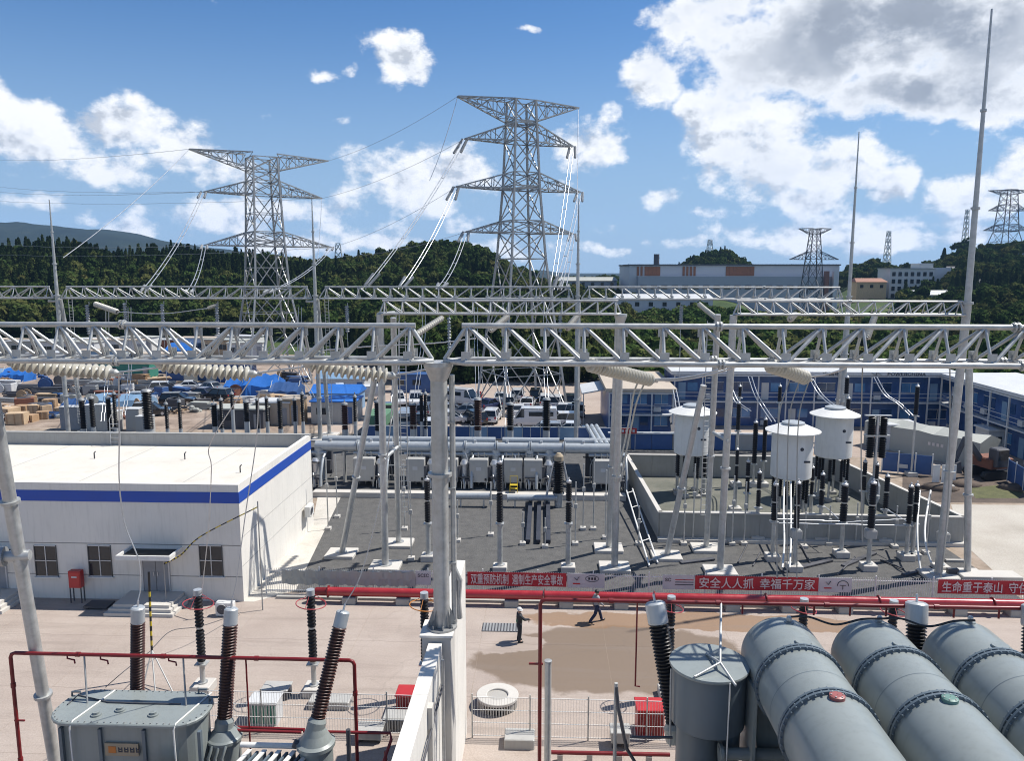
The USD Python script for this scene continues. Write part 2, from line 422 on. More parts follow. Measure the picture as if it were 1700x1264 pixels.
mat('frame_dark', (.05, .055, .06), .4)
mat('frame_light', (.55, .56, .57), .4, .3)
mat('door_grey', (.30, .31, .33), .5)
mat('concrete', (.43, .41, .375), .9, 0, .12, .9, .35, (.30, .27, .23), .003, 30)
mat('concrete_pale', (.60, .57, .52), .9, 0, .08, .8, .3, (.42, .38, .33), .003, 30)
mat('concrete_wall', (.37, .365, .335), .92, 0, .14, .6, .4, (.24, .23, .20), .004, 20)
mat('porcelain_brown', (.075, .030, .020), .38, 0, .2, 2., 0, (0, 0, 0), 0, 1, .35)
mat('porcelain_black', (.013, .011, .011), .42, 0, .2, 2., 0, (0, 0, 0), 0, 1, .3)
mat('insulator_cream', (.60, .575, .50), .35, 0, .06, 3., .2, (.40, .36, .30))
mat('insulator_grey', (.42, .43, .43), .4, 0, .08, 3.)
mat('tank_grey', (.275, .305, .295), .38, 0, .05, .9, .12, (.20, .21, .20), 0, 1, .5, .15)
mat('tank_grey_dark', (.13, .165, .19), .42, 0, .08, .9)
mat('cabinet_grey', (.47, .46, .43), .5, 0, .06, 1., .15, (.35, .33, .30))
mat('bus_grey', (.50, .53, .545), .35, .25, .06, 1., .1, (.35, .35, .33))
mat('red_pipe', (.42, .025, .028), .26, 0, .15, 1.2, .25, (.24, .05, .045), 0, 1, .6, .4)
mat('red_dark', (.20, .012, .014), .4, 0, .15, 1.5)
mat('red_bright', (.48, .03, .03), .4, 0, .1, 2., .1, (.3, .06, .05))
mat('ring_red', (.42, .05, .06), .4)
mat('ring_orange', (.55, .20, .03), .4)
mat('banner_red', (.50, .022, .032), .6, 0, .12, 1.2)
mat('banner_white', (.60, .60, .60), .6, 0, .06, 2.)
mat('letter_white', (.78, .70, .66), .6, 0, .03)
mat('letter_dark', (.03, .035, .05), .6)
mat('logo_orange', (.55, .18, .03), .5)
mat('letter_red', (.55, .03, .03), .5)
mat('black', (.012, .012, .013), .5)
mat('rubber', (.02, .02, .02), .8)
mat('yellow', (.62, .46, .03), .5)
mat('blue_panel', (.035, .10, .27), .5, 0, .1, .6, .2, (.12, .15, .22))
mat('blue_tarp', (.02, .16, .55), .55, 0, .15, .8)
mat('blue_light', (.22, .36, .52), .5, 0, .12, .5)
mat('office_blue', (.035, .095, .26), .35, 0, .3, .5)
mat('office_glass', (.02, .06, .15), .1, 0, .5, .25, 0, (0, 0, 0), 0, 1, .7)
mat('office_glass_sky', (.09, .24, .46), .12, 0, .4, .4, 0, (0, 0, 0), 0, 1, .7)
mat('office_white', (.62, .63, .63), .5, 0, .05, .6, .15, (.45, .43, .40))
mat('roof_beige', (.52, .44, .35), .7, 0, .08, .4, .2, (.40, .33, .26))
mat('tarp_grey', (.42, .43, .39), .7, 0, .08, .5, .2, (.32, .31, .28))
mat('wood', (.42, .27, .15), .75, 0, .2, 2.)
mat('timber_pale', (.55, .40, .25), .8, 0, .2, 2.)
mat('rust', (.22, .085, .05), .8, 0, .3, 1.)
mat('steel_dark', (.09, .09, .10), .6, .2, .3, 1.)
mat('factory_grey', (.40, .42, .47), .6, 0, .05, .05)
mat('factory_light', (.58, .59, .62), .6, 0, .05, .05)
mat('factory_orange', (.30, .12, .06), .6, 0, .15, .1)
mat('house_white', (.66, .66, .64), .8, 0, .06, .1)
mat('house_brick', (.26, .13, .10), .85, 0, .12, .1)
mat('roof_dark', (.12, .12, .13), .8)
mat('car_white', (.72, .73, .74), .22, 0, .02, 1., 0, (0, 0, 0), 0, 1, .5, .6)
mat('car_silver', (.42, .44, .46), .25, .4, .02, 1., 0, (0, 0, 0), 0, 1, .5, .6)
mat('car_black', (.015, .016, .018), .2, 0, .05, 1., 0, (0, 0, 0), 0, 1, .5, .6)
mat('car_blue', (.03, .04, .10), .22, 0, .05, 1., 0, (0, 0, 0), 0, 1, .5, .6)
mat('car_red', (.30, .03, .03), .22, 0, .05, 1., 0, (0, 0, 0), 0, 1, .5, .6)
mat('car_glass', (.012, .016, .02), .08, 0, .2, 1., 0, (0, 0, 0), 0, 1, .7)
mat('lamp_red', (.40, .01, .01), .2)
mat('lamp_clear', (.70, .70, .68), .15)
mat('cap_red', (.36, .11, .10), .5)
mat('cap_green', (.14, .26, .22), .5)
mat('skin', (.45, .27, .19), .55)
mat('cloth_dark', (.03, .032, .038), .85, 0, .2, 6.)
mat('cloth_grey', (.30, .31, .33), .85, 0, .15, 6.)
mat('cloth_green', (.10, .22, .13), .85, 0, .15, 6.)
mat('cloth_navy', (.02, .028, .07), .85, 0, .15, 6.)
mat('hair', (.012, .010, .010), .6)
mat('helmet_white', (.75, .75, .73), .35)
mat('valve_green', (.04, .22, .16), .5)
mat('hazard_cloth', (.40, .32, .22), .8)
mat('bark', (.09, .065, .045), .9)


def leaf_mat(name, c1, c2, c3):
    n = {'oi': ('object_info', {}), 'g': ('geometry', {}), 'nz': ('noise_texture', {'scale': .035, 'detail': 4., 'roughness': .6}), 'n2': ('noise_texture', {'scale': 1.1, 'detail': 3.}),
         'ad': ('math', {'math_type': 'multiply_add', 'value2': .45}), 'a2': ('math', {'math_type': 'multiply_add', 'value2': .5}), 'sb': ('math', {'math_type': 'subtract', 'value2': .45}),
         'r': ('rgb_ramp', {'ramp': [(.12, c1), (.45, c2), (.85, c3)]}),
         'd': ('diffuse_bsdf', {}), 't': ('translucent_bsdf', {}), 'm': ('mix_closure', {'fac': .22})}
    l = [('g.position', 'nz.vector'), ('g.position', 'n2.vector'), ('oi.random', 'ad.value1'), ('nz.fac', 'ad.value3'), ('n2.fac', 'a2.value1'), ('ad.value', 'a2.value3'), ('a2.value', 'sb.value1'), ('sb.value', 'r.fac'),
         ('r.color', 'd.color'), ('r.color', 't.color'), ('d.BSDF', 'm.closure1'), ('t.BSDF', 'm.closure2')]
    M[name] = usdkit.material(stage, f'/World/Looks/{name}', n, l, surface='m.closure')


leaf_mat('needles', (.012, .024, .010), (.026, .046, .017), (.060, .080, .027))
leaf_mat('leaves', (.020, .038, .012), (.046, .076, .022), (.105, .105, .036))
leaf_mat('scrub', (.030, .055, .016), (.062, .105, .028), (.14, .13, .05))

# ------------------------------------------------------------------ terrain
CREST = [(-900, 425), (-500, 415), (-200, 412), (0, 412), (60, 408), (120, 404), (200, 424), (280, 414), (350, 420), (420, 424), (520, 436), (560, 430), (600, 424), (650, 418), (690, 408), (720, 402), (750, 403),
         (790, 411), (815, 418), (840, 440), (870, 452), (900, 463), (960, 464), (1000, 460), (1040, 462), (1090, 458), (1120, 446), (1145, 432), (1175, 421), (1205, 420), (1230, 430), (1255, 446), (1290, 458), (1390, 458), (1420, 441),
         (1450, 434), (1500, 442), (1560, 434), (1590, 417), (1640, 410), (1700, 404), (1900, 400), (2300, 415), (2700, 420)]
_ca, _cs, _cd = [], [], []
for px_, py_ in CREST:
    d_ = ray(px_, py_)
    _ca.append(math.atan2(d_[0], d_[1])); _cs.append(d_[2] / math.hypot(d_[0], d_[1]))
    _cd.append(330 if px_ < 880 else 520)
_ca, _cs = np.array(_ca), np.array(_cs)
MTN = [(-900, 380), (-300, 372), (0, 368), (40, 371), (80, 376), (130, 378), (180, 380), (230, 390), (270, 403), (330, 412), (420, 420), (520, 440), (620, 452), (800, 455), (870, 450), (905, 449), (935, 455), (1000, 460), (1200, 462), (1700, 460), (2600, 462)]
_ma = np.array([math.atan2(*ray(x, y)[:2]) for x, y in MTN])
_ms = np.array([ray(x, y)[2] / math.hypot(*ray(x, y)[:2]) for x, y in MTN])


def sstep(a, b, x):
    t = np.clip((x - a) / (b - a), 0, 1)
    return t * t * (3 - 2 * t)


TREE_H = 6.5


def height(x, y):
    x, y = np.asarray(x, float), np.asarray(y, float)
    r = np.hypot(x, y); az = np.arctan2(x, y)
    slope = np.interp(az, _ca, _cs)
    dist = np.interp(az, [-.05, .12], [330.0, 560.0])
    crest = np.maximum(CAM_H + dist * slope - TREE_H, 2.0)
    p = np.stack([x / 60, y / 60, np.zeros_like(x)], -1)
    base = np.interp(az, [-.05, .12, .3], [195.0, 150.0, 165.0])
    h = crest * sstep(base, dist, r) * (1 - .55 * sstep(dist + 30, dist + 500, r)) * np.where(r > dist, 1, 1)
    h = h + (meshkit.fbm(p, 3, 5) - .5) * 5 * sstep(base + 20, base + 140, r) * (1 - sstep(dist - 90, dist - 10, r) * .8)
    # right-hand scrub bank between the yard and the works
    ms = np.interp(az, _ma, _ms)
    m = np.maximum(CAM_H + 2400 * ms, 5.0)
    q = np.stack([x / 420, y / 420, np.zeros_like(x) + 9], -1)
    h2 = m * sstep(1250, 2400, r) * (1 - .3 * sstep(2500, 3600, r)) * (1 + .9 * (meshkit.fbm(q, 5, 3) - .5) * sstep(1300, 1700, r) * (1 - .55 * sstep(2150, 2400, r)))
    front = (np.abs(az) < 1.5)
    return np.where(r < 140, 0.0, np.maximum(h, h2 * sstep(900, 1400, r))) * np.where(front, 1.0, 1.0)


rad = np.concatenate([np.arange(0, 130, 26), np.geomspace(140, 4200, 95)])
ang = np.concatenate([np.linspace(-.85, .85, 230), np.linspace(.85, 2 * math.pi - .85, 40)[1:-1]])
AA, RR = np.meshgrid(ang, rad)
X_, Y_ = RR * np.sin(AA), RR * np.cos(AA)
Z_ = height(X_, Y_)
tv = np.stack([X_, Y_, Z_], -1).reshape(-1, 3)
na = len(ang); tf = []
for i in range(len(rad) - 1):
    for j in range(na):
        a, b = i * na + j, i * na + (j + 1) % na
        c, d = a + na, b + na
        tf += [[a, b, d], [a, d, c]] if i else [[a, d, c]]
tf = np.array(tf)
tf = tf[:, ::-1] if np.cross(tv[tf[500, 1]] - tv[tf[500, 0]], tv[tf[500, 2]] - tv[tf[500, 0]])[2] < 0 else tf

n = {'g': ('geometry', {}), 'len': ('vector_math', {'math_type': 'length'}), 'nz': ('noise_texture', {'scale': .06, 'detail': 6., 'roughness': .65}), 'n2': ('noise_texture', {'scale': .9, 'detail': 6., 'roughness': .7}),
     'dirt': ('rgb_ramp', {'ramp': [(.25, (.16, .125, .09)), (.5, (.27, .215, .165)), (.75, (.35, .29, .24))]}),
     'grass': ('rgb_ramp', {'ramp': [(.3, (.022, .040, .014)), (.55, (.05, .078, .024)), (.75, (.12, .11, .05))]}),
     'far': ('map_range', {'range_type': 'smoothstep', 'from_min': 150., 'from_max': 200., 'to_min': 0., 'to_max': 1., 'clamp': True}), 'ad': ('math', {'math_type': 'multiply_add', 'value2': 60.}),
     'mx': ('mix_color', {}), 'p': ('principled_bsdf', {'roughness': .95, 'specular_ior_level': .2}), 'b': ('bump', {'strength': .5, 'distance': .05}),
     'mm': ('map_range', {'from_min': 700., 'from_max': 1300., 'to_min': 0., 'to_max': 1., 'clamp': True}), 'm2': ('mix_color', {}), 'n3': ('noise_texture', {'scale': .012, 'detail': 9., 'roughness': .7}),
     'mt': ('rgb_ramp', {'ramp': [(.35, (.006, .012, .010)), (.55, (.012, .021, .015)), (.72, (.028, .036, .026))]})}
l = [('g.position', 'nz.vector'), ('g.position', 'n2.vector'), ('g.position', 'n3.vector'), ('g.position', 'len.vector1'), ('nz.fac', 'grass.fac'), ('n2.fac', 'dirt.fac'), ('nz.fac', 'ad.value1'), ('len.value', 'ad.value3'), ('ad.value', 'far.value'),
     ('far.result', 'mx.fac'), ('dirt.color', 'mx.a'), ('grass.color', 'mx.b'), ('len.value', 'mm.value'), ('mm.result', 'm2.fac'), ('mx.result', 'm2.a'), ('n3.fac', 'mt.fac'), ('mt.color', 'm2.b'), ('m2.result', 'p.base_color'), ('n2.fac', 'b.height'), ('b.normal', 'p.normal')]
M['terrain'] = usdkit.material(stage, '/World/Looks/terrain', n, l, surface='p.BSDF')
far = RR[:, 0][:-1].repeat(na)
far = np.concatenate([np.zeros(na), np.repeat(rad[1:-1], 2 * na)])
usdkit.mesh(stage, '/World/terrain', (tv, tf), M['terrain'], smooth=True)
tag(stage.GetPrimAtPath('/World/terrain'), kind='structure')


def ground_mat(name, ramp, scale, rough=.9, bump=.01, bscale=20., stain=None, tracks=False):
    ramp = [(p_, tuple(np.array(c_) * .76)) for p_, c_ in ramp]
    stain = [(a, b_, c_, d_, tuple(np.array(e_) * .78), f_) for a, b_, c_, d_, e_, f_ in stain or []]
    n = {'g': ('geometry', {}), 'nz': ('noise_texture', {'scale': scale, 'detail': 7., 'roughness': .65}), 'r': ('rgb_ramp', {'ramp': ramp}), 'n2': ('noise_texture', {'scale': bscale, 'detail': 5., 'roughness': .7}),
         'v': ('map_range', {'from_min': .3, 'from_max': .7, 'to_min': .82, 'to_max': 1.15, 'clamp': True}), 'mu': ('vector_math', {'math_type': 'scale'}),
         'p': ('principled_bsdf', {'roughness': rough, 'specular_ior_level': .3}), 'b': ('bump', {'strength': .7, 'distance': bump})}
    l = [('g.position', 'nz.vector'), ('nz.fac', 'r.fac'), ('g.position', 'n2.vector'), ('n2.fac', 'v.value'), ('r.color', 'mu.vector1'), ('v.result', 'mu.scale'), ('n2.fac', 'b.height'), ('b.normal', 'p.normal')]
    out = 'mu.vector'
    if stain:
        n['wz'] = ('noise_texture', {'scale': .32, 'detail': 5., 'roughness': .6}); l.append(('g.position', 'wz.vector'))
        n['ws'] = ('vector_math', {'math_type': 'subtract', 'vector2': (.5, .5, .5)}); l.append(('wz.color', 'ws.vector1'))
        n['wm'] = ('vector_math', {'math_type': 'multiply', 'vector2': (4.5, 2.6, 0)}); l.append(('ws.vector', 'wm.vector1'))
        n['wa'] = ('vector_math', {'math_type': 'add'}); l += [('g.position', 'wa.vector1'), ('wm.vector', 'wa.vector2')]
        for i, (cx, cy, sx_, sy_, col, k) in enumerate(stain):
            n[f's{i}'] = ('vector_math', {'math_type': 'subtract', 'vector2': (cx, cy, 0)}); l.append(('wa.vector', f's{i}.vector1'))
            n[f'q{i}'] = ('vector_math', {'math_type': 'multiply', 'vector2': (1 / sx_, 1 / sy_, 0)}); l.append((f's{i}.vector', f'q{i}.vector1'))
            n[f'l{i}'] = ('vector_math', {'math_type': 'length'}); l.append((f'q{i}.vector', f'l{i}.vector1'))
            n[f'm{i}'] = ('map_range', {'range_type': 'smoothstep', 'from_min': 1.04, 'from_max': .94, 'to_min': 0., 'to_max': k, 'clamp': True}); l.append((f'l{i}.value', f'm{i}.value'))
            n[f'x{i}'] = ('mix_color', {'b': col}); l += [(f'm{i}.result', f'x{i}.fac'), (out, f'x{i}.a')]
            out = f'x{i}.result'
        n['rg'] = ('map_range', {'from_min': 0., 'from_max': 1., 'to_min': rough, 'to_max': .55}); l += [('m0.result', 'rg.value'), ('rg.result', 'p.roughness')]
    if tracks:
        n['tm'] = ('vector_math', {'math_type': 'multiply', 'vector2': (.10, 1.5, 0)}); l.append(('g.position', 'tm.vector1'))
        n['tn'] = ('noise_texture', {'scale': 1.0, 'detail': 6., 'roughness': .7, 'distortion': .3}); l.append(('tm.vector', 'tn.vector'))
        n['tr'] = ('map_range', {'from_min': .50, 'from_max': .72, 'to_min': 0., 'to_max': .45, 'clamp': True}); l.append(('tn.fac', 'tr.value'))
        n['tx'] = ('mix_color', {'b': (.19, .155, .13)}); l += [('tr.result', 'tx.fac'), (out, 'tx.a')]
        out = 'tx.result'
        n['cv'] = ('voronoi_texture', {'feature': 'distance_to_edge', 'scale': .22, 'randomness': 1.0}); n['cw'] = ('noise_texture', {'scale': .8, 'detail': 4.}); n['ca'] = ('mix_vector', {'fac': (.12, .12, .12)})
        n['ca'] = ('vector_math', {'math_type': 'add'}); l += [('g.position', 'cw.vector'), ('g.position', 'ca.vector1'), ('cw.color', 'ca.vector2'), ('ca.vector', 'cv.vector')]
        n['cr'] = ('map_range', {'from_min': .0, 'from_max': .012, 'to_min': .14, 'to_max': 0., 'clamp': True}); l.append(('cv.distance', 'cr.value'))
        n['cx'] = ('mix_color', {'b': (.12, .10, .085)}); l += [('cr.result', 'cx.fac'), (out, 'cx.a')]
        out = 'cx.result'
    l.append((out, 'p.base_color'))
    M[name] = usdkit.material(stage, f'/World/Looks/{name}', n, l, surface='p.BSDF')


ground_mat('road', [(.3, (.385, .315, .27)), (.5, (.435, .362, .31)), (.7, (.48, .405, .35))], .25, .85, .004, 14.,
           [(3.2, 34.2, 6.6, 3.3, (.205, .150, .105), .92), (8.5, 38.2, 9.5, 1.15, (.26, .155, .085), .8), (-1.8, 35.5, 1.7, 1.0, (.435, .362, .31), .8)], True)
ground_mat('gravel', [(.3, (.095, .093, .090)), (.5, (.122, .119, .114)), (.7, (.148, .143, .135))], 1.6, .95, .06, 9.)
ground_mat('gravel_green', [(.3, (.12, .125, .10)), (.5, (.17, .17, .14)), (.7, (.22, .21, .175))], .4, .95, .04, 20.)
ground_mat('path', [(.3, (.50, .46, .39)), (.5, (.62, .58, .51)), (.75, (.68, .64, .57))], .5, .9, .006, 18.)
ground_mat('carpark', [(.3, (.36, .28, .235)), (.5, (.43, .35, .29)), (.7, (.48, .40, .34))], .15, .9, .006, 8.)
ground_mat('apron', [(.3, (.42, .38, .32)), (.5, (.50, .455, .39)), (.7, (.55, .51, .44))], .22, .9, .006, 10.)
ground_mat('lot', [(.3, (.17, .13, .10)), (.5, (.33, .255, .20)), (.7, (.46, .38, .31))], .3, .95, .03, 6.)
ground_mat('dark_dirt', [(.3, (.075, .06, .05)), (.5, (.13, .10, .08)), (.75, (.20, .15, .115))], .3, .95, .05, 6.)


ground_mat('verge', [(.3, (.075, .075, .04)), (.5, (.12, .125, .055)), (.75, (.19, .17, .09))], .6, .95, .05, 9.)


def sheet(name, m, pts, z, **k):
    b = MB()
    b.poly(pts, z - .05, z)
    return b.build(name, m, kind='structure', **k)


road = UsdGeom.Xform.Define(stage, '/World/road').GetPrim(); tag(road, kind='structure')
MB().poly([(-60, 2), (60, 2), (60, 40.9), (-60, 40.9)], -.08, -.012).build('road_bed', 'road', road)
ys = [2, 8, 14, 20, 26, 30.6, 35.4, 40.9]
xs = np.arange(-58, 61, 6.1)
for i in range(len(ys) - 1):
    for j in range(len(xs) - 1):
        if ys[i] < 20 and not (-30 < xs[j] < 24):
            continue
        b = MB(); g = .014
        b.box(((xs[j] + xs[j + 1]) / 2, (ys[i] + ys[i + 1]) / 2, -.02), (xs[j + 1] - xs[j] - g, ys[i + 1] - ys[i] - g, .048 + .002 * R.random()))
        b.build('concrete_slab', 'road', road)
GR = [P(430, 1000)[:2] + (0, 0), (-17.6, 59.2), (6.3, 59.2), (6.9, 66), (6.9, 80.5), (-30, 80.5), (-60, 80.5), (-60, 78)]
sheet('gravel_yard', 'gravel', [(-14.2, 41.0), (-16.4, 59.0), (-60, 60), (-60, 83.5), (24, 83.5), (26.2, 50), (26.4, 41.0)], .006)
sheet('path', 'path', [(-16.45, 39.6), (-15.9, 39.6), (-14.1, 41.2), (-16.3, 59.2), (-18.4, 60.2), (-16.45, 52)], .012)
sheet('apron', 'apron', [(26.4, 41.0), (60, 41.0), (60, 60), (31.5, 59.5), (27.8, 50.4)], .008)
sheet('car_park', 'carpark', [(-26, 84), (9, 84), (9, 124), (-24, 124)], .006)
sheet('storage_yard', 'lot', [(-110, 88), (-27, 84), (-25, 124), (-30, 160), (-125, 175)], .004)
sheet('office_forecourt', 'carpark', [(9.2, 84), (60, 62), (75, 62), (75, 110), (9.2, 110)], .011)
sheet('dirt_patch', 'dark_dirt', [(28, 60), (60, 60.5), (60, 69), (33, 71)], .016)
for nm, pts in (('grass_patch', [P(*q)[:2] for q in ((1606, 812), (1655, 806), (1700, 818), (1690, 828), (1620, 828))]),):
    b = MB(); b.poly(pts, -.02, .02); b.build(nm, 'verge', kind='structure')

# ------------------------------------------------------------------ forest
NEEDLE, LEAFY = [], []


def leaf_cloud(nl, shape, size, rng):
    """many small leaf-clump faces through a crown volume"""
    v, f = [], []
    c = 0
    for _ in range(nl):
        p, out = shape(rng)
        a = nrm(rng.normal(size=3)); a = nrm(a - out * (a @ out) * .6)
        b_ = nrm(np.cross(out + rng.normal(size=3) * .5, a))
        s_ = size * (0.6 + .8 * rng.random())
        v += [p - a * s_ - b_ * s_ * .5, p + a * s_ * .3 - b_ * s_, p + a * s_ + b_ * s_ * .4, p - a * s_ * .2 + b_ * s_]
        f += [[c, c + 1, c + 2], [c, c + 2, c + 3]]; c += 4
    return np.array(v), np.array(f)


def conifer_shape(h, r):
    def sh(rng):
        t = rng.random() ** .75
        z = h * (.12 + .88 * t)
        rr = r * (1 - t) ** .85 * (.55 + .45 * math.sin(t * 42) ** 2) * (.4 + .6 * rng.random() ** .4) + .08
        a = rng.random() * 2 * math.pi
        o = np.array([math.cos(a), math.sin(a), .25])
        return np.array([math.cos(a) * rr, math.sin(a) * rr, z - .15 * rr]), nrm(o)
    return sh


def broad_shape(h, r, rng0):
    cl = []
    for _ in range(9):
        a = rng0.random() * 2 * math.pi; q = r * .62 * rng0.random() ** .5
        cl.append((np.array([q * math.cos(a), q * math.sin(a), h * (.42 + .42 * rng0.random() * (1 - .4 * q / r))]), r * (.32 + .22 * rng0.random())))
    def sh(rng):
        c, cr = cl[rng.integers(len(cl))]
        o = nrm(rng.normal(size=3)); o[2] = abs(o[2]) if rng.random() < .7 else o[2]
        return c + o * cr * (.55 + .45 * rng.random() ** .5), nrm(o)
    return sh


def trunk_mb(h, r):
    b = MB(); b.tube([(0, 0, -.6), (0, 0, h * .3), (.1, .05, h * .7)], [r, r * .7, r * .25], 6)
    return b


def scatter(path, protos, xy, z, scales, m):
    pi = UsdGeom.PointInstancer.Define(stage, path)
    kids = []
    UsdGeom.Scope.Define(stage, path + '/prototypes')
    for i, (v, f) in enumerate(protos):
        q = f'{path}/prototypes/tree_{i + 1:03d}'
        usdkit.mesh(stage, q, (v, f), M[m]); kids.append(Sdf.Path(q))
    pi.CreatePrototypesRel().SetTargets(kids)
    k = len(xy)
    pi.CreateProtoIndicesAttr(Vt.IntArray.FromNumpy(RN.integers(0, len(protos), k).astype(np.int32)))
    pi.CreatePositionsAttr(Vt.Vec3fArray.FromNumpy(np.column_stack([xy, z]).astype(np.float32)))
    a = RN.random(k) * math.pi
    pi.CreateOrientationsAttr(Vt.QuathArray([Gf.Quath(float(math.cos(t)), 0, 0, float(math.sin(t))) for t in a]))
    pi.CreateScalesAttr(Vt.Vec3fArray.FromNumpy(np.column_stack([scales * (.85 + .3 * RN.random(k)), scales * (.85 + .3 * RN.random(k)), scales * (.8 + .45 * RN.random(k))]).astype(np.float32)))
    return pi.GetPrim()


con = [leaf_cloud(520, conifer_shape(9.5, r_), .34, np.random.default_rng(i)) for i, r_ in enumerate((1.7, 2.1, 1.9))]
bro = [leaf_cloud(560, broad_shape(8.0, 3.4, np.random.default_rng(40 + i)), .42, np.random.default_rng(60 + i)) for i in range(3)]
low = [leaf_cloud(260, broad_shape(2.6, 2.2, np.random.default_rng(80 + i)), .30, np.random.default_rng(90 + i)) for i in range(2)]
for q in (con, bro):
    for i, (v, f) in enumerate(q):
        t_ = trunk_mb(6, .22); tv_, tf_ = np.vstack(t_.v), np.vstack(t_.f)
        q[i] = (np.vstack([v, tv_]), np.vstack([f, tf_ + len(v)]))


def ring_points(k, r0, r1, a0, a1):
    a = RN.uniform(a0, a1, k); r = np.sqrt(RN.uniform(0, 1, k) * (r1(a) ** 2 - r0(a) ** 2) + r0(a) ** 2)
    return np.column_stack([r * np.sin(a), r * np.cos(a)])


edge = lambda a: np.interp(a, [-.7, -.34, -.27, -.21, -.19, .05, .075, .12, .3, .7], [222, 212, 180, 150, 124, 122, 150, 230, 235, 190])
crestd = lambda a: np.interp(a, [-.05, .12], [345.0, 580.0])
xy = np.vstack([ring_points(9500, edge, crestd, -.72, .72), ring_points(1300, edge, lambda a: edge(a) + 75, -.23, .075)])
az_ = np.arctan2(xy[:, 0], xy[:, 1]); rr_ = np.hypot(*xy.T)
clear = (az_ > .115) & (az_ < .42) & (rr_ < 420)          # the works and the white flats stand in the open here
keepc = ~clear
isc = (meshkit.fbm(np.column_stack([xy / 55, np.zeros(len(xy))]), 3, 2) + np.where(az_ < .02, -.03, -.2) + RN.normal(0, .05, len(xy))) > .5
a_ = keepc & isc; b_ = keepc & ~isc
tag(scatter('/World/conifer_wood', con, xy[a_], height(*xy[a_].T) - .3, .55 + .35 * RN.random(a_.sum()), 'needles'), 'dark conifer wood on the slopes behind the storage yard', 'wood', kind='stuff')
tag(scatter('/World/broadleaf_wood', bro, xy[b_], height(*xy[b_].T) - .3, .55 + .45 * RN.random(b_.sum()), 'leaves'), 'green broadleaved wood on the hillsides behind the yard', 'wood', kind='stuff')
sx1 = ring_points(1700, lambda a: np.interp(a, [.0, .05, .1, .7], [150, 128, 116, 108]), lambda a: 0 * a + 250, .03, .70)
sx2 = ring_points(80, lambda a: 0 * a + 150, lambda a: 0 * a + 175, -.14, .03)
sxy = np.vstack([sx1, sx2])
ok = np.array([not (8 < x < 66 and y < 112) for x, y in sxy]); sxy = sxy[ok]
tag(scatter('/World/scrub', low, sxy, height(*sxy.T) - .2, .8 + 1.0 * RN.random(len(sxy)), 'scrub'), 'light green scrub on the bank behind the blue site offices', 'scrub', kind='stuff')


def lone_tree(px, py, y, h, r, label, kind='leaves'):
    p = D(px, py, y); z = float(height(p[0], p[1]))
    t = thing('hill_tree', label, 'tree', None, (p[0], p[1], z))
    trunk_mb(h * .8, h * .03).build('trunk', 'bark', t)
    v, f = leaf_cloud(700, broad_shape(h, r, np.random.default_rng(int(px))) if kind == 'leaves' else conifer_shape(h, r), h * .05, np.random.default_rng(int(px) + 1))
    MB().tri(v, f).build('crown', kind, t)


lone_tree(1600, 430, 500, 17, 7, 'tall broad tree standing highest on the right hill beside the dark pylon')
lone_tree(1566, 440, 480, 13, 3.2, 'slim pointed tree above the white flats', 'needles')
lone_tree(1090, 440, 420, 12, 3.0, 'pointed tree above the grey works roof left of its chimney', 'needles')

# ------------------------------------------------------------------ control building (left)
BX, BY0, BY1, BH = -16.45, 39.62, 52.5, 6.6
BL = -48.0
bd = thing('control_building', 'white flat roofed control building with a blue stripe round its parapet', 'building')
b = MB(); b.box(((BL + BX) / 2, (BY0 + BY1) / 2, 2.85), (BX - BL, BY1 - BY0, 5.7)); b.build('wall', 'white_wall', bd)
b = MB()                                                     # parapet ring above the roof slab
T = .24
b.box(((BL + BX) / 2, BY0 + T / 2, 6.15), (BX - BL, T, .9)); b.box(((BL + BX) / 2, BY1 - T / 2, 6.15), (BX - BL, T, .9))
b.box((BX - T / 2, (BY0 + BY1) / 2, 6.15), (T, BY1 - BY0 - 2 * T, .9)); par = b.build('parapet', 'white_wall', bd)
b = MB()
b.box(((BL + BX) / 2, BY1 - T / 2, 6.63), (BX - BL + .06, T + .1, .06)); b.build('coping', 'parapet_grey', par)
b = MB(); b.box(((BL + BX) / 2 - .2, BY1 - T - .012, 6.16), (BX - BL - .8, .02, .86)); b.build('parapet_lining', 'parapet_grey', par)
b = MB(); b.box(((BL + BX) / 2, (BY0 + BY1) / 2, 5.73), (BX - BL - 2 * T, BY1 - BY0 - 2 * T, .06)); rf_ = b.build('roof', 'roof_screed', bd)
for k in range(4):
    MB().box((BX - 4.6 - 6.2 * k, (BY0 + BY1) / 2, 5.762), (.05, BY1 - BY0 - .6, .008)).build('seam', 'parapet_grey', rf_)
z1, z0 = D(300, 817, BY0)[2], D(300, 835, BY0)[2]
b = MB(); b.box(((BL + BX) / 2, BY0 - .012, (z0 + z1) / 2), (BX - BL + .05, .024, z1 - z0)); b.build('stripe', 'blue_stripe', bd, 'dark blue stripe on the shaded front')
b = MB(); b.box((BX + .012, (BY0 + BY1) / 2, (z0 + z1) / 2), (.024, BY1 - BY0, z1 - z0)); b.build('stripe', 'blue_stripe', bd, 'bright blue stripe on the sunlit side')
zg1, zg0 = D(300, 905, BY0)[2], D(300, 957, BY0)[2]
for z in (zg1, zg0):
    b = MB(); b.box(((BL + BX) / 2, BY0 - .004, z), (BX - BL, .012, .025)); b.build('groove', 'frame_dark', bd)
for y_, z in ((None, 2.0), (None, 3.6)):
    b = MB(); b.box((BX + .004, (BY0 + BY1) / 2, z), (.012, BY1 - BY0 - .1, .02)); b.build('groove', 'parapet_grey', bd)
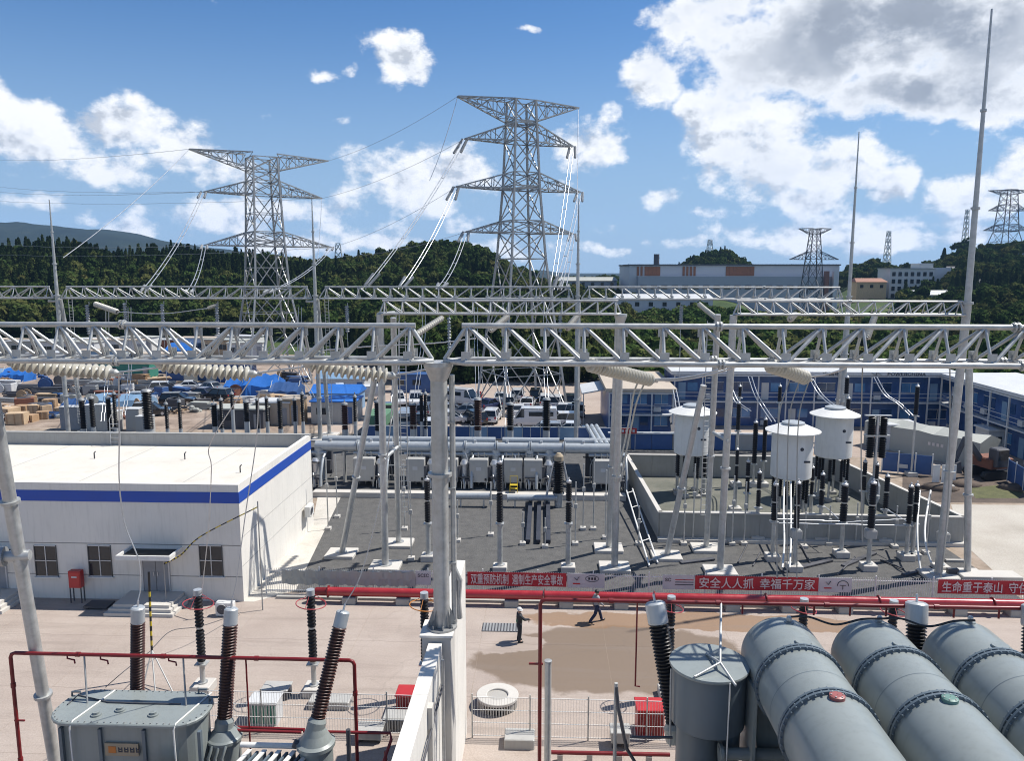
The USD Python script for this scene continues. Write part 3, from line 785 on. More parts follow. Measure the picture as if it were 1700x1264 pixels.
for x0, x1 in ((57, 97), (146, 187), (331, 371), (-150, -105), (-260, -215)):
    a, c = D(x0, 906, BY0), D(x1, 957, BY0)
    w, h, cx, cz = c[0] - a[0], a[2] - c[2], (a[0] + c[0]) / 2, (a[2] + c[2]) / 2
    wn = MB().box((cx, BY0 - .01, cz), (w, .04, h)).build('window', 'window_dark', bd)
    for dx in (-w / 2, w / 2, 0):
        MB().box((cx + dx, BY0 - .035, cz), (.05, .05, h + .05)).build('frame', 'frame_dark' if dx else 'frame_light', wn)
    for dz in (-h / 2, h / 2, 0.02):
        MB().box((cx, BY0 - .038, cz + dz), (w, .045, .05)).build('frame', 'frame_light', wn)
    MB().box((cx, BY0 - .06, cz - h / 2 - .06), (w + .2, .14, .06)).build('sill', 'white_paint', wn)
for x0, x1 in ((237, 283), (-25, 14)):
    a, c = D(x0, 925, BY0), D(x1, 985, BY0)
    cx, w = (a[0] + c[0]) / 2, c[0] - a[0]
    z0_, z1_ = .55, a[2]
    dr = MB().box((cx, BY0 - .03, (z0_ + z1_) / 2), (w, .06, z1_ - z0_)).build('door', 'door_grey', bd)
    MB().box((cx, BY0 - .066, (z0_ + z1_) / 2), (.02, .012, z1_ - z0_)).build('leaf_joint', 'frame_dark', dr)
    for s in (-1, 1):
        MB().box((cx + s * .12, BY0 - .09, 1.55), (.03, .05, .22)).build('handle', 'aluminium', dr)
        MB().box((cx + s * (w / 2 + .04), BY0 - .05, (z0_ + z1_) / 2), (.07, .1, z1_ - z0_)).build('jamb', 'frame_light', dr)
    cw = w + 1.5
    cn = MB().box((cx + .1, BY0 - .75, z1_ + .42), (cw, 1.5, .10)).build('canopy', 'white_paint', bd)
    for dy, sy_ in ((-1.44, .1),):
        MB().box((cx + .1, BY0 + dy, z1_ + .54), (cw, sy_, .16)).build('canopy_edge', 'white_paint', cn)
    for s in (-1, 1):
        MB().box((cx + .1 + s * (cw / 2 - .05), BY0 - .70, z1_ + .54), (.1, 1.36, .16)).build('canopy_edge', 'white_paint', cn)
    MB().box((cx + .1, BY0 - .70, z1_ + .475), (cw - .22, 1.34, .01)).build('canopy_membrane', 'black', cn)
    for k in range(3):
        MB().box((cx, BY0 - .9 - .17 * k, .52 - .17 * k - .085), (w + 1.6 + .34 * k, 1.8 + .0 * k, .17)).build('step', 'concrete_pale', bd)
for px_, py_ in ((157, 762), (307, 763), (399, 785)):
    p = P(px_, py_, 5.76)
    MB().tube([(p[0], p[1], 5.7), (p[0], p[1], 6.15), (p[0] + .1, p[1], 6.25)], .04).build('vent_pipe', 'steel_dark', bd)
lad = thing('roof_ladder', 'short grey ladder over the rear parapet of the control building', 'ladder')
for s in (-1, 1):
    p = P(222, 728, 5.76); x = p[0] + s * .35
    MB().tube([(x, BY1 - .36, 5.77), (x, BY1 - .36, 7.6), (x, BY1 - .1, 7.9), (x, BY1 + .2, 7.5)], .03).build('stile', 'aluminium', lad)
for k in range(5):
    MB().bar((p[0] - .35, BY1 - .36, 6.0 + .33 * k), (p[0] + .35, BY1 - .36, 6.0 + .33 * k), .02).build('rung', 'aluminium', lad)


def aircon(x, y, z, rz, label):
    t = thing('air_conditioner', label, 'air conditioner', None, (x, y, z), rz)
    MB().cbox((0, 0, .40), (.95, .38, .72), .03).build('case', 'white_paint', t)
    MB().lathe([(.29, 0), (.29, .02), (0.02, .03)], (-.12, -.19, .40), (0, -1, 0), 20).build('fan_grille', 'steel_dark', t)
    MB().torus((-.12, -.215, .40), (0, -1, 0), .28, .015).build('grille_ring', 'white_paint', t)
    for s in (-.3, .3):
        MB().box((s, 0, .02), (.06, .42, .04)).build('foot', 'steel_dark', t)


aircon(BX + .35, BY0 + 10.9, 1.35, 90, 'white air conditioner hung on the sunlit side of the control building')
p = P(375, 1022); aircon(p[0], p[1], .0, 0, 'white air conditioner standing on the road by the control building corner')
p = P(130, 1000)
t = thing('fire_cabinet', 'red fire equipment cabinet on dark legs between two windows', 'fire cabinet', None, (p[0], BY0 - .45, 0))
MB().cbox((0, 0, 1.35), (.68, .35, .95), .02).build('case', 'red_bright', t)
MB().box((0, -.185, 1.35), (.56, .02, .82)).build('door', 'red_bright', t)
MB().box((0, -.2, 1.5), (.3, .012, .08)).build('notice', 'banner_white', t)
for sx_ in (-1, 1):
    for sy_ in (-1, 1):
        MB().box((sx_ * .3, sy_ * .14, .44), (.05, .05, .88)).build('leg', 'steel_dark', t)
p = P(176, 1000)
t = thing('floor_tray', 'dark flat tray lying on the road between cabinet and steps', 'tray', None, (p[0], BY0 - 1.0, 0))
MB().box((0, 0, .14), (1.3, .8, .1)).build('top', 'steel_dark', t)
for s in (-.5, .5):
    MB().box((s, 0, .045), (.1, .7, .09)).build('foot', 'steel_dark', t)

# ------------------------------------------------------------------ gantries
NS = 10


def truss(label, a, b, depth, wid, n, rc, rb, group, ends=(.6, .6), splices=(), apex=True, cat='gantry beam'):
    """three-chord pipe truss from a to b (bottom centre line)"""
    a, b = np.asarray(a, float), np.asarray(b, float)
    L = np.linalg.norm(b - a); d = (b - a) / L
    s = nrm(np.cross(d, [0, 0, 1.0])); u_ = np.cross(s, d)
    t = thing('gantry_beam', label, cat, group)
    ts = np.linspace(ends[0], L - ends[1], n + 1)
    top = [a + d * q + u_ * depth for q in ts]
    B = [[a + d * q + s * w * wid / 2 for q in ts] for w in (-1, 1)]
    MB().bar(top[0] - d * .15, top[-1] + d * .15, rc, n=12).build('top_chord', 'galvanized', t)
    for w in (-1, 1):
        MB().tube([a, B[(w + 1) // 2][0], B[(w + 1) // 2][-1], b], rc, 12).build('bottom_chord', 'galvanized', t)
    for e, (tp, q) in enumerate(((top[0], a), (top[-1], b))):
        MB().bar(tp, q + u_ * .05, rb * 1.35, n=8).build('end_strut', 'galvanized', t)
    for i in range(n + 1):
        for w in (0, 1):
            MB().bar(top[i], B[w][i], rb, n=6, caps=False).build('upright', 'galvanized', t)
        MB().bar(B[0][i], B[1][i], rb * .8, n=6, caps=False).build('cross_tie', 'galvanized', t)
        if depth > .95 and rb > .045:
            pz = (.26, .012, .24) if abs(d[0]) > .7 else (.012, .26, .24)
            MB().box(top[i] - u_ * (rc + .1), pz).build('gusset_plate', 'galvanized', t)
            for w in (0, 1):
                MB().box(B[w][i] + u_ * (rc + .08) + (top[i] - B[w][i]) * .04, pz).build('gusset_plate', 'galvanized', t)
    for i in range(n):
        for w in (0, 1):
            p, q = (top[i], B[w][i + 1]) if i < n / 2 else (B[w][i], top[i + 1])
            MB().bar(p, q, rb * 1.15, n=6, caps=False).build('diagonal', 'galvanized', t)
        p, q = (B[0][i], B[1][i + 1]) if i % 2 else (B[1][i], B[0][i + 1])
        MB().bar(p, q, rb * .7, n=6, caps=False).build('plan_brace', 'galvanized', t)
    for f in splices:
        for c in (a + d * L * f + u_ * depth, a + d * (L * f) - s * wid / 2, a + d * (L * f) + s * wid / 2):
            m = MB()
            for k in (-.05, .05):
                m.lathe([(rc, 0), (rc * 1.75, 0), (rc * 1.75, .045), (rc, .045)], c + d * (k - .022), d, 16)
            for k in range(8):
                an = k * math.pi / 4
                o = (s * math.cos(an) + u_ * math.sin(an)) * rc * 1.42
                m.bar(c + o - d * .1, c + o + d * .1, .014, n=6)
            m.build('splice_flange', 'galvanized', t)
    return t


def flanged_pipe(m, a, b, r, k=1):
    """pipe with bolted flange rings at k joints"""
    a, b = np.asarray(a, float), np.asarray(b, float)
    m.bar(a, b, r, n=16)
    d = nrm(b - a)
    return m


def column(label, legs, r, group, pads=True, flanges=(.45,), cap=None, mast=None, cat='gantry column', ladder=None, struts=(), m='galvanized'):
    """legs: list of (foot, head) with the first one the main leg"""
    t = thing('gantry_column', label, cat, group)
    for i, (f, h) in enumerate(legs):
        f, h = np.asarray(f, float), np.asarray(h, float)
        d = nrm(h - f); L = np.linalg.norm(h - f)
        rr_ = r if i == 0 else r * .86
        lg = MB().bar(f, h, rr_, n=16).build('leg', m, t)
        for q in flanges:
            MB().lathe([(rr_, -.05), (rr_ * 1.45, -.05), (rr_ * 1.45, .05), (rr_, .05)], f + d * L * q, d, 18).build('flange', m, lg)
        if pads:
            MB().lathe([(rr_ * 2, 0), (rr_ * 2, .05), (rr_, .05)], f + np.array([0, 0, .2]), (0, 0, 1), 16).build('base_plate', m, lg)
            pm = MB(); pm.cbox((f[0], f[1], .10), (1.85, 1.6, .22), .03); pm.build('footing', 'concrete_pale', t)
    if cap is not None:
        MB().lathe([(r, -.55), (r * 1.1, -.5), (r * 1.75, -.12), (r * 1.75, 0), (0.01, 0)], cap, (0, 0, 1), 18).build('cap', m, t)
    for a, b_ in struts:
        MB().bar(a, b_, r * .55, n=10).build('strut', m, t)
    if mast:
        (mx, my, mz0, mz1) = mast
        segs = np.linspace(mz0, mz1, 4)
        rs = [r * .8, r * .62, r * .42, .05]
        for k in range(3):
            g = MB().bar((mx, my, segs[k]), (mx, my, segs[k + 1]), rs[k], rs[k + 1] * (1.1 if k < 2 else 1), n=12)
            g.build('lightning_mast', m, t)
            MB().lathe([(rs[k], -.07), (rs[k] * 1.7, -.07), (rs[k] * 1.7, .07), (rs[k], .07)], (mx, my, segs[k]), (0, 0, 1), 14).build('mast_flange', m, t)
    if ladder:
        (lx, ly, lz0, lz1) = ladder
        lm = MB()
        for s in (-.2, .2):
            lm.box((lx + s, ly, (lz0 + lz1) / 2), (.05, .05, lz1 - lz0))
        z = lz0
        while z < lz1:
            lm.bar((lx - .2, ly, z), (lx + .2, ly, z), .018, n=5); z += .33
        lm.build('ladder', m, t)
    return t


GA, GB, GC = 'near gantry beams', 'pipe beams of the middle gantry', 'far gantry beams along the treeline'
Y1, Y2, Y3 = 22.0, 44.3, 80.0
ZB1 = 15.42
cx1 = -3.08
truss('near left gantry beam of pale galvanized pipe crossing above the white building', (-17.4, Y1, ZB1), (cx1 - .18, Y1, ZB1), 1.02, 1.0, 13, .080, .047, GA, (.1, .62), (.36,))
truss('near right gantry beam of pale galvanized pipe from central post to the right edge', (cx1 + .18, Y1, ZB1), (15.6, Y1, ZB1), 1.02, 1.0, 16, .080, .047, GA, (.66, .1), (.42, .86))
# the post on the fire wall
t = column('stout galvanized post standing on top of the white fire wall', [((cx1, Y1, 7.35), (cx1, Y1, ZB1 - .2))], .245, None, False, (.60,), (cx1, Y1, ZB1 - .02))
m = MB(); m.lathe([(.245, 0), (.46, 0), (.46, .06), (.245, .06)], (cx1, Y1, 7.32), (0, 0, 1), 20)
for k in range(8):
    a = k * math.pi / 4 + .2
    c_, s_ = math.cos(a), math.sin(a)
    m.quad((cx1 + c_ * .245, Y1 + s_ * .245, 7.38), (cx1 + c_ * .44, Y1 + s_ * .44, 7.38), (cx1 + c_ * .42, Y1 + s_ * .42, 7.45), (cx1 + c_ * .245, Y1 + s_ * .245, 7.95))
    m.bar((cx1 + c_ * .39, Y1 + s_ * .39, 7.36), (cx1 + c_ * .39, Y1 + s_ * .39, 7.50), .03, n=6)
m.build('base_flange', 'galvanized_dull', t)
MB().bar((cx1 + .36, Y1 + .18, 7.4), (cx1 + .36, Y1 + .18, 15.0), .085, n=12).build('conduit', 'galvanized', t)
for z in (9.3, 11.6, 13.6):
    MB().box((cx1 + .24, Y1 + .1, z), (.4, .08, .06)).build('bracket', 'galvanized_dull', t)
m = MB(); m.tube([(cx1 + .36, Y1 + .2, 9.1), (cx1 + .52, Y1 + .25, 8.7), (cx1 + .46, Y1 + .3, 8.0), (cx1 + .5, Y1 + .35, 7.45)], .09, 8); m.build('elbow', 'galvanized', t)
# near left raking leg
a0 = D(-78, 600, Y1); f0 = np.array([a0[0], 24.6, 0])
p0, p1 = D(0, 735, 22.6), D(88, 1250, 24.3)
ext = p1 - p0
ft = p0 + ext * (p0[2] / -ext[2]); hd = p0 + ext * ((15.4 - p0[2]) / ext[2])
t = column('raking galvanized leg in the left foreground with bolted flanges', [(ft, hd)], .20, None, True, (.235, .70))
e0 = D(45, 922, 23.2)
MB().bar(e0 + np.array([.1, 0, 0]), e0 + np.array([-1.2, -.3, 0]), .17, n=14).build('cross_strut', 'galvanized', t)
MB().lathe([(.17, 0), (.32, 0), (.32, .09), (.17, .09)], e0 + np.array([-.62, -.15, 0]), (-1, -.25, 0), 18).build('strut_flange', 'galvanized_dull', t)

# middle gantry
cA, cB, cC, cE = -9.55, 4.25, 10.6, 23.45
ZB2, ZT2 = 15.55, .74
truss('middle gantry beam on the left between ladder column and single column', (cA, Y2, ZB2), (cB, Y2, ZB2), ZT2, .8, 13, .06, .036, GB, (.3, .3))
truss('middle gantry beam on the right ending at the tall lightning mast', (cC, Y2, ZB2), (cE, Y2, ZB2), ZT2, .8, 13, .06, .036, GB, (.3, .4), (.5,))
fb = P(567, 922); f2 = P(662, 905)
column('middle gantry column with ladder and raking leg beside the white building', [(P(640, 943), (cA, Y2, 15.5)), (fb, D(622, 628, Y2 + .4)), (f2, (cA + .45, Y2 + 1.6, 15.2))], .21, 'middle gantry columns', True, (.46,), None, None, 'gantry column', (cA + .95, Y2 + 1.6, 3.2, 15), [((cA, Y2, 6.9), (cA + .45, Y2 + 2.0, 7.2)), ((cA - .1, Y2, 15.5), (cA + .5, Y2 + 1.6, 15.5))])
column('single middle gantry column left of the reactor enclosure', [(P(1020, 945), (cB, Y2, 15.5)), (P(1010, 913), (cB, Y2 + 1.4, 15.3))], .21, 'middle gantry columns', True, (.38,), (cB, Y2, 15.55))
column('middle gantry column with ladder and raking leg before the reactors', [(P(1195, 951), (cC, Y2, 15.5)), (P(1172, 913), (cC - .35, Y2 + 2.4, 15.4)), (P(1106, 926), D(1168, 640, Y2 + .8))], .21, 'middle gantry columns', True, (.42,), None, None, 'gantry column', (cC - .75, Y2 + 2.4, 3.0, 15), [((cC, Y2, 8.2), (cC - .35, Y2 + 2.4, 8.2))])
column('right middle gantry column carrying the tallest lightning mast', [(P(1557, 958), (cE, Y2, 16.2)), (P(1606, 957), D(1609, 612, Y2 + .8))], .225, 'middle gantry columns', True, (.40,), None, (cE, Y2, 16.2, 31.7))

# far gantry
mx3 = [-51.6, -24.0, 3.25, 30.6]
ZB3 = 15.12
names3 = ['left end', 'above the blue tents', 'in front of the nearest pylon', 'in front of the long grey works']
xa = [-90, mx3[0] + .4, mx3[1] + .4, mx3[2] + .4]; xb = [mx3[0] - .4, mx3[1] - .4, mx3[2] - .4, mx3[3] - .6]
for i in range(4):
    truss(f'far gantry beam {names3[i]}, pale pipe lattice', (xa[i], Y3, ZB3), (xb[i], Y3, ZB3), 1.2, 1.1, 20 if i == 0 else 15, .085, .05, GC, (.8, .5), () if i != 3 else (.3, .7))
tops = [25.3, 25.25, 25.2, 31.5]
where = ['at the far left above the timber stacks', 'rising beside the left pylon', 'rising just right of the tallest pylon', 'rising in front of the grey works']
for i in range(4):
    x = mx3[i]
    column(f'far gantry column with slim lightning mast {where[i]}', [((x, Y3, 0), (x, Y3, 15.4)), ((x + .3, Y3 + 2.6, 0), (x + .12, Y3 + .3, 15.0))], .23, 'far gantry columns', True, (.3, .62), None, (x, Y3, 15.4, tops[i]), 'gantry column', (x + 1.0, Y3 + .6, 1.5, 15) if i in (0, 1) else None, [((x, Y3, 14.8), (x - 1.0, Y3, 14.8))])

# ------------------------------------------------------------------ fire wall
t = thing('fire_wall', 'white fire wall running away from the viewer between the transformers', 'wall')
wx, wt = -3.2, .40
ycut = [9.0, 12.2, 15.4, 18.6, 21.4]
for y0, y1 in zip(ycut[:-1], ycut[1:]):
    MB().box((wx, (y0 + y1) / 2, 3.55), (wt, y1 - y0 - .012, 7.1)).build('wall_panel', 'white_wall', t)
for y0, y1 in ((22.5, 25.2), (25.2, 28.0)):
    MB().box((wx, (y0 + y1) / 2, 3.55), (wt, y1 - y0 - .012, 7.1)).build('wall_panel', 'white_wall', t)
MB().cbox((wx + .02, Y1 - .05, 3.62), (.86, .95, 7.25), .02).build('pier', 'concrete_pale', t)
MB().box((wx + .02, Y1 - .05, 7.28), (.98, 1.07, .07)).build('pier_cap', 'white_wall', t)
for y0 in (12.2, 15.4, 18.6):
    MB().box((wx + .26, y0, 3.4), (.14, .28, 6.8)).build('wall_post', 'concrete_pale', t)
m = MB(); m.tube([(wx + .3, 9, 6.2), (wx + .3, 21, 6.2)], .035, 6); m.build('cable_pipe', 'steel_dark', t)
m = MB(); m.tube([(wx + .32, 20.6, 7.0), (wx + .32, 20.6, 0.2)], .05, 8); m.build('down_pipe', 'galvanized', t)

# ------------------------------------------------------------------ insulators
def sheds(r0, r1, h, k, n=None):
    """profile of a shedded porcelain: core radius r0, shed radius r1"""
    p = [(r0, 0)]
    for i in range(k):
        z = h * (i + .5) / k; q = h / k
        p += [(r0, z - q * .32), (r1, z - q * .12), (r1 * .96, z + q * .02), (r0, z + q * .36)]
    return p + [(r0, h)]


def post_insulator(label, foot, zi0, zi1, r=.17, post_r=.14, m='porcelain_black', group=None, stages=2, head=True, ring=None, box=False, base=True, name='post_insulator', sn=11, cap=None, r_ratio=.78):
    x, y = foot[0], foot[1]
    t = thing(name, label, 'insulator', group, (x, y, 0))
    if base:
        MB().cbox((0, 0, .19), (.85, .85, .38), .03).build('footing', 'concrete_pale', t)
    MB().bar((0, 0, .3), (0, 0, zi0 - .08), post_r, n=12).build('steel_post', 'galvanized', t)
    MB().lathe([(post_r, 0), (post_r * 1.9, 0), (post_r * 1.9, .05), (post_r, .05)], (0, 0, .38), (0, 0, 1), 12).build('base_plate', 'galvanized', t)
    if box:
        MB().cbox((0, 0, zi0 - .32), (.62, .5, .5), .03).build('drive_box', 'cabinet_grey', t)
    MB().box((0, 0, zi0 - .06), (.5, .42, .06)).build('head_plate', 'galvanized', t)
    hs = (zi1 - zi0) / stages
    for k in range(stages):
        z = zi0 + hs * k
        i = MB().lathe(sheds(r * r_ratio, r, hs - .16, max(4, int(hs / .16))), (0, 0, z + .06), (0, 0, 1), sn).build('porcelain', m, t)
        MB().lathe([(0.01, 0), (r * .8, 0), (r * .8, .08), (0.01, .08)], (0, 0, z - .02), (0, 0, 1), sn).build('flange', 'galvanized', i)
    if head:
        MB().lathe([(r * .8, 0), (r * .8, .1), (r * .3, .16), (.05, .3), (.01, .3)], (0, 0, zi1 - .12), (0, 0, 1), 10).build('terminal', 'aluminium', t)
    if cap:
        MB().lathe([(r * .9, 0), (r * .9, cap), (.01, cap)], (0, 0, zi1 - .1), (0, 0, 1), 14).build('cap', 'bus_grey', t)
    if ring:
        rm, zr, rad = ring
        g = MB(); g.torus((0, 0, zr), (.12, .05, 1), rad, .022, 24, 6)
        for k in range(3):
            a = k * 2.1 + .4
            g.bar((r * .6 * math.cos(a), r * .6 * math.sin(a), zi1 - .05), (rad * math.cos(a), rad * math.sin(a), zr), .014, n=5)
        g.build('grading_ring', rm, t)
    return t


# ------------------------------------------------------------------ gas insulated switchgear row
MB().poly([(-18.6, 60.15), (6.4, 60.15), (6.4, 69.5), (-18.6, 69.5)], 0.0, .40).build('switchgear_slab', 'gravel', None, kind='structure')  # dark gravel colour on the slab stands for the shade under the duct
MB().poly([(-18.6, 59.3), (6.4, 59.3), (6.4, 60.14), (-18.6, 60.14)], 0.0, .42).build('switchgear_kerb', 'concrete_pale', None, kind='structure')
YG, ZG = 62.6, 3.45
t = thing('bus_duct', 'long pale grey gas bus duct running level along the switchgear row', 'bus duct')
xs_ = [-19.2, -15.6, -12.4, -9.4, -6.6, -4.0, -1.2, 1.6, 5.7]
for i in range(len(xs_) - 1):
    MB().bar((xs_[i] + .02, YG, ZG), (xs_[i + 1] - .02, YG, ZG), .43, n=24).build('duct_section', 'bus_grey', t)
    for o in (-.09, .03):
        MB().lathe([(.43, 0), (.56, 0), (.56, .06), (.43, .06)], (xs_[i + 1] + o, YG, ZG), (1, 0, 0), 24).build('flange', 'bus_grey', t)
    xm = (xs_[i] + xs_[i + 1]) / 2
    MB().bar((xm - .5, YG, ZG + .4), (xm - .5, YG, ZG + .62), .12, n=10).build('valve', 'aluminium', t)
    MB().box((xm + .6, YG, 1.7), (.16, .5, 2.6)).build('support', 'galvanized', t)
for i, (x0, x1) in enumerate(((-19, -13), (-12.5, -4.2), (-3.6, 1.2), (1.6, 5.6))):
    MB().bar((x0, YG + 1.5, ZG + .25), (x1, YG + 1.5, ZG + .25), .30, n=18).build('upper_duct', 'bus_grey', t)
for k in range(3):
    a = np.array([4.3 + k * .42, YG + .1, ZG + .3]); b_ = np.array([3.9 + k * .45, 71.5, ZG + .1])
    MB().bar(a, b_, .19, n=14).build('outgoing_duct', 'bus_grey', t)
m = MB()
for x in np.arange(-18, 5, 2.4):
    m.bar((x, YG - .5, ZG + .9), (x, YG - .5, ZG + 1.9), .018, n=5)
m.bar((-18, YG - .5, ZG + 1.9), (5, YG - .5, ZG + 1.9), .018, n=5)
m.build('handrail', 'galvanized', t)

cab_px = [(497, 745, 835), (605, 765, 813), (690, 763, 797), (745, 760, 800), (795, 766, 806), (852, 762, 806), (885, 768, 800), (1001, 768, 810)]
for i, (px_, ya, yb) in enumerate(cab_px):
    x = D(px_, 780, 61.2)[0]
    t = thing('switchgear_bay', ['half hidden switchgear bay at the corner of the white building', 'switchgear bay with the widest cabinet behind the raking gantry leg', 'switchgear bay just right of the ladder column', 'switchgear bay hidden behind the fire wall post',
                                 'switchgear bay right of the fire wall post with a pale cabinet', 'switchgear bay with yellow frame steps in front', 'switchgear bay beside the large black bushing', 'last switchgear bay at the right end of the row'][i], 'switchgear', 'switchgear bays under the bus duct', (x, 61.3, .42))
    cw = (1.75 if i == 1 else 1.5)
    c = MB().cbox((0, 0, 1.45), (cw, .75, 1.9), .03).build('cabinet', 'cabinet_grey', t)
    MB().box((0, -.385, 1.45), (cw * .9, .02, 1.75)).build('cabinet_door', 'cabinet_grey', c)
    MB().box((cw * .38, -.41, .75), (.16, .03, .22)).build('gauge', 'window_dark', c)
    MB().box((0, -.402, 1.62), (.4, .012, .28)).build('label_plate', 'banner_white', c)
    for s in (-1, 1):
        MB().box((s * cw * .42, 0, .25), (.09, .6, .5)).build('leg', 'galvanized', t)
    MB().lathe([(.42, 0), (.42, 2.2), (.5, 2.2), (.5, 2.32), (.42, 2.32), (.42, 2.75)], (1.35, 1.2, .2), (0, 0, 1), 18).build('breaker_tank', 'bus_grey', t)
    MB().lathe([(.30, 0), (.30, 1.5), (.36, 1.5), (.36, 1.6), (.2, 1.9), (.01, 1.9)], (1.25, .2, .35), (0, 0, 1), 16).build('switch_drum', 'aluminium', t)
    MB().tube([(.9, .5, 1.1), (1.2, -.3, 1.0), (1.3, -.5, .4), (1.3, -.55, 0)], .09, 8).build('cable_pipe', 'galvanized', t)
    MB().tube([(1.9, 1.4, 2.6), (1.9, .3, 2.3), (1.9, -.5, 1.1), (1.9, -.7, .1)], .11, 8).build('branch_pipe', 'bus_grey', t)
    for k in range(4):
        MB().box((1.1 + .3 * k, -.62 + .1 * (k % 2), .32), (.06, .06, .64)).build('stand', 'galvanized', t)
    MB().box((1.5, -.45, .95), (1.1, .12, .08)).build('rail', 'steel_dark', t)
    MB().box((.3, 3.2, 1.35), (3.1, .5, 2.3)).build('rear_frame', 'steel_dark', t)  # dark block added behind the cabinet to stand for the shade there
    MB().box((1.4, -.2, .55), (.7, .5, .42)).build('mechanism_box', 'steel_dark', t)  # added dark box, fills a gap between bays in place of shade
    MB().cbox((.2, 1.5, 1.2), (1.3, .7, 2.0), .04).build('rear_cabinet', 'steel_dark', t)  # second added dark block, shade behind the cabinet put into its colour
    for k in range(3):
        MB().bar((-.6 + .5 * k, .6, 0), (-.6 + .5 * k, .6, 2.75), .05, n=6).build('strut', 'galvanized_dull', t)
        MB().tube([(-.5 + .45 * k, .9, .1), (-.5 + .45 * k, .85, 1.9), (-.45 + .45 * k, 1.2, 2.6)], .07, 6).build('gas_pipe', 'bus_grey' if k else 'steel_dark', t)
    for k in range(11):
        xx, yy = R.uniform(-1.0, 2.0), R.uniform(-.3, 2.2)
        mm_ = R.choice(['steel_dark', 'steel_dark', 'galvanized_dull', 'bus_grey', 'aluminium', 'black'])
        if k % 3 == 0:
            MB().box((xx, yy + .5, R.uniform(.3, 1.8)), (R.uniform(.25, .7), .4, R.uniform(.3, 1.0))).build('equipment_box', mm_, t)
        elif k % 3 == 1:
            MB().tube([(xx, yy, 0), (xx, yy, R.uniform(.8, 1.6)), (xx + R.uniform(-.5, .5), yy + .3, R.uniform(1.8, 2.8))], .05, 6).build('thin_pipe', mm_, t)
        else:
            z_ = R.uniform(.5, 2.4); MB().bar((xx - .7, yy, z_), (xx + .7, yy, z_ + R.uniform(-.2, .2)), .06, n=6).build('cross_pipe', mm_, t)
    MB().bar((-1.1, .9, 2.55), (2.0, .9, 2.55), .13, n=10).build('link_pipe', 'bus_grey', t)
    MB().lathe([(.01, 0), (.26, 0), (.26, .9), (.01, .9)], (.75, -.1, .9), (0, 0, 1), 14).build('drive_drum', 'steel_dark', t)
x = D(853, 806, 60.2)[0]
t = thing('access_steps', 'small yellow frame steps before a switchgear bay', 'steps', None, (x, 60.0, .42))
for s in (-.3, .3):
    for q in (-.25, .25):
        MB().bar((s, q, 0), (s, q, 1.25 if q > 0 else .6), .025, n=6).build('post', 'yellow', t)
for z in (.3, .6, 1.25):
    MB().box((0, 0 if z < .7 else .25, z), (.6, .5 if z < .7 else .04, .03)).build('tread', 'yellow', t)
for (px0, px1, py_, lab) in ((752, 816, 824, 'left'), (842, 925, 827, 'right')):
    a, c = D(px0, py_, 57.4), D(px1, py_, 57.4)
    t = thing('gas_duct', f'short pale duct at the front edge of the switchgear slab, the {lab} one of two', 'gas duct')
    MB().bar(a, c, .24, n=18).build('pipe', 'bus_grey', t)
    for q, s in ((a, 1), (c, -1)):
        MB().lathe([(.24, 0), (.33, 0), (.33, .08), (.24, .08)], q, (s, 0, 0), 18).build('flange', 'bus_grey', t)
        MB().box((q[0] + s * .6, q[1], q[2] / 2 - .1), (.12, .3, q[2] - .2)).build('stand', 'galvanized', t)

# insulators rising in front of and behind the duct; (foot px, foot py, px ins bottom, px ins top, radius)
front_ins = [(711, 930, 868, 795, .2, 'behind the fire wall post, left of it'), (830, 948, 868, 766, .22, 'on a tall steel post right of the fire wall'), (943, 948, 868, 798, .2, 'on a tall steel post left of the single gantry column')]
for px_, py_, yb, yt, r_, lab in front_ins:
    f = P(px_, py_)
    post_insulator('black two stage post insulator ' + lab, f, D(px_, yb, f[1])[2], D(px_, yt, f[1])[2], r_, .16, 'porcelain_black', 'insulators before the switchgear', 2)
f = D(927, 830, 57.6)
t = thing('switchgear_bushing', 'large black bushing with pale raking legs before the bus duct', 'bushing', None, (f[0], 57.6, 0))
zb, zt = D(927, 818, 57.6)[2], D(927, 765, 57.6)[2]
MB().lathe(sheds(.3, .42, zt - zb, 14), (0, 0, zb), (0, 0, 1), 14).build('porcelain', 'porcelain_black', t)
MB().lathe([(.35, 0), (.35, .35), (.15, .6), (.01, .6)], (0, 0, zt), (0, 0, 1), 12).build('cap', 'hazard_cloth', t)
MB().lathe([(.3, 0), (.34, zb - .1), (.45, zb - .1), (.45, zb)], (0, 0, 0), (0, 0, 1), 14).build('housing', 'bus_grey', t)
for s in (-1, 1):
    MB().bar((s * 1.1, 0, 0), (s * .35, 0, zt - .1), .09, n=8).build('raking_leg', 'aluminium', t)

# three long bars in one even blue-black colour, slab edge to gravel
t = thing('cable_ducts', 'three dark bars dropping from the slab edge onto the gravel', 'cable duct')
for k in range(3):
    x = D(880 + 15 * k, 850, 56)[0]
    MB().beam((x, 58.9, .35), (x, 49.3, .2), .30, .22).build('duct', 'letter_dark', t)

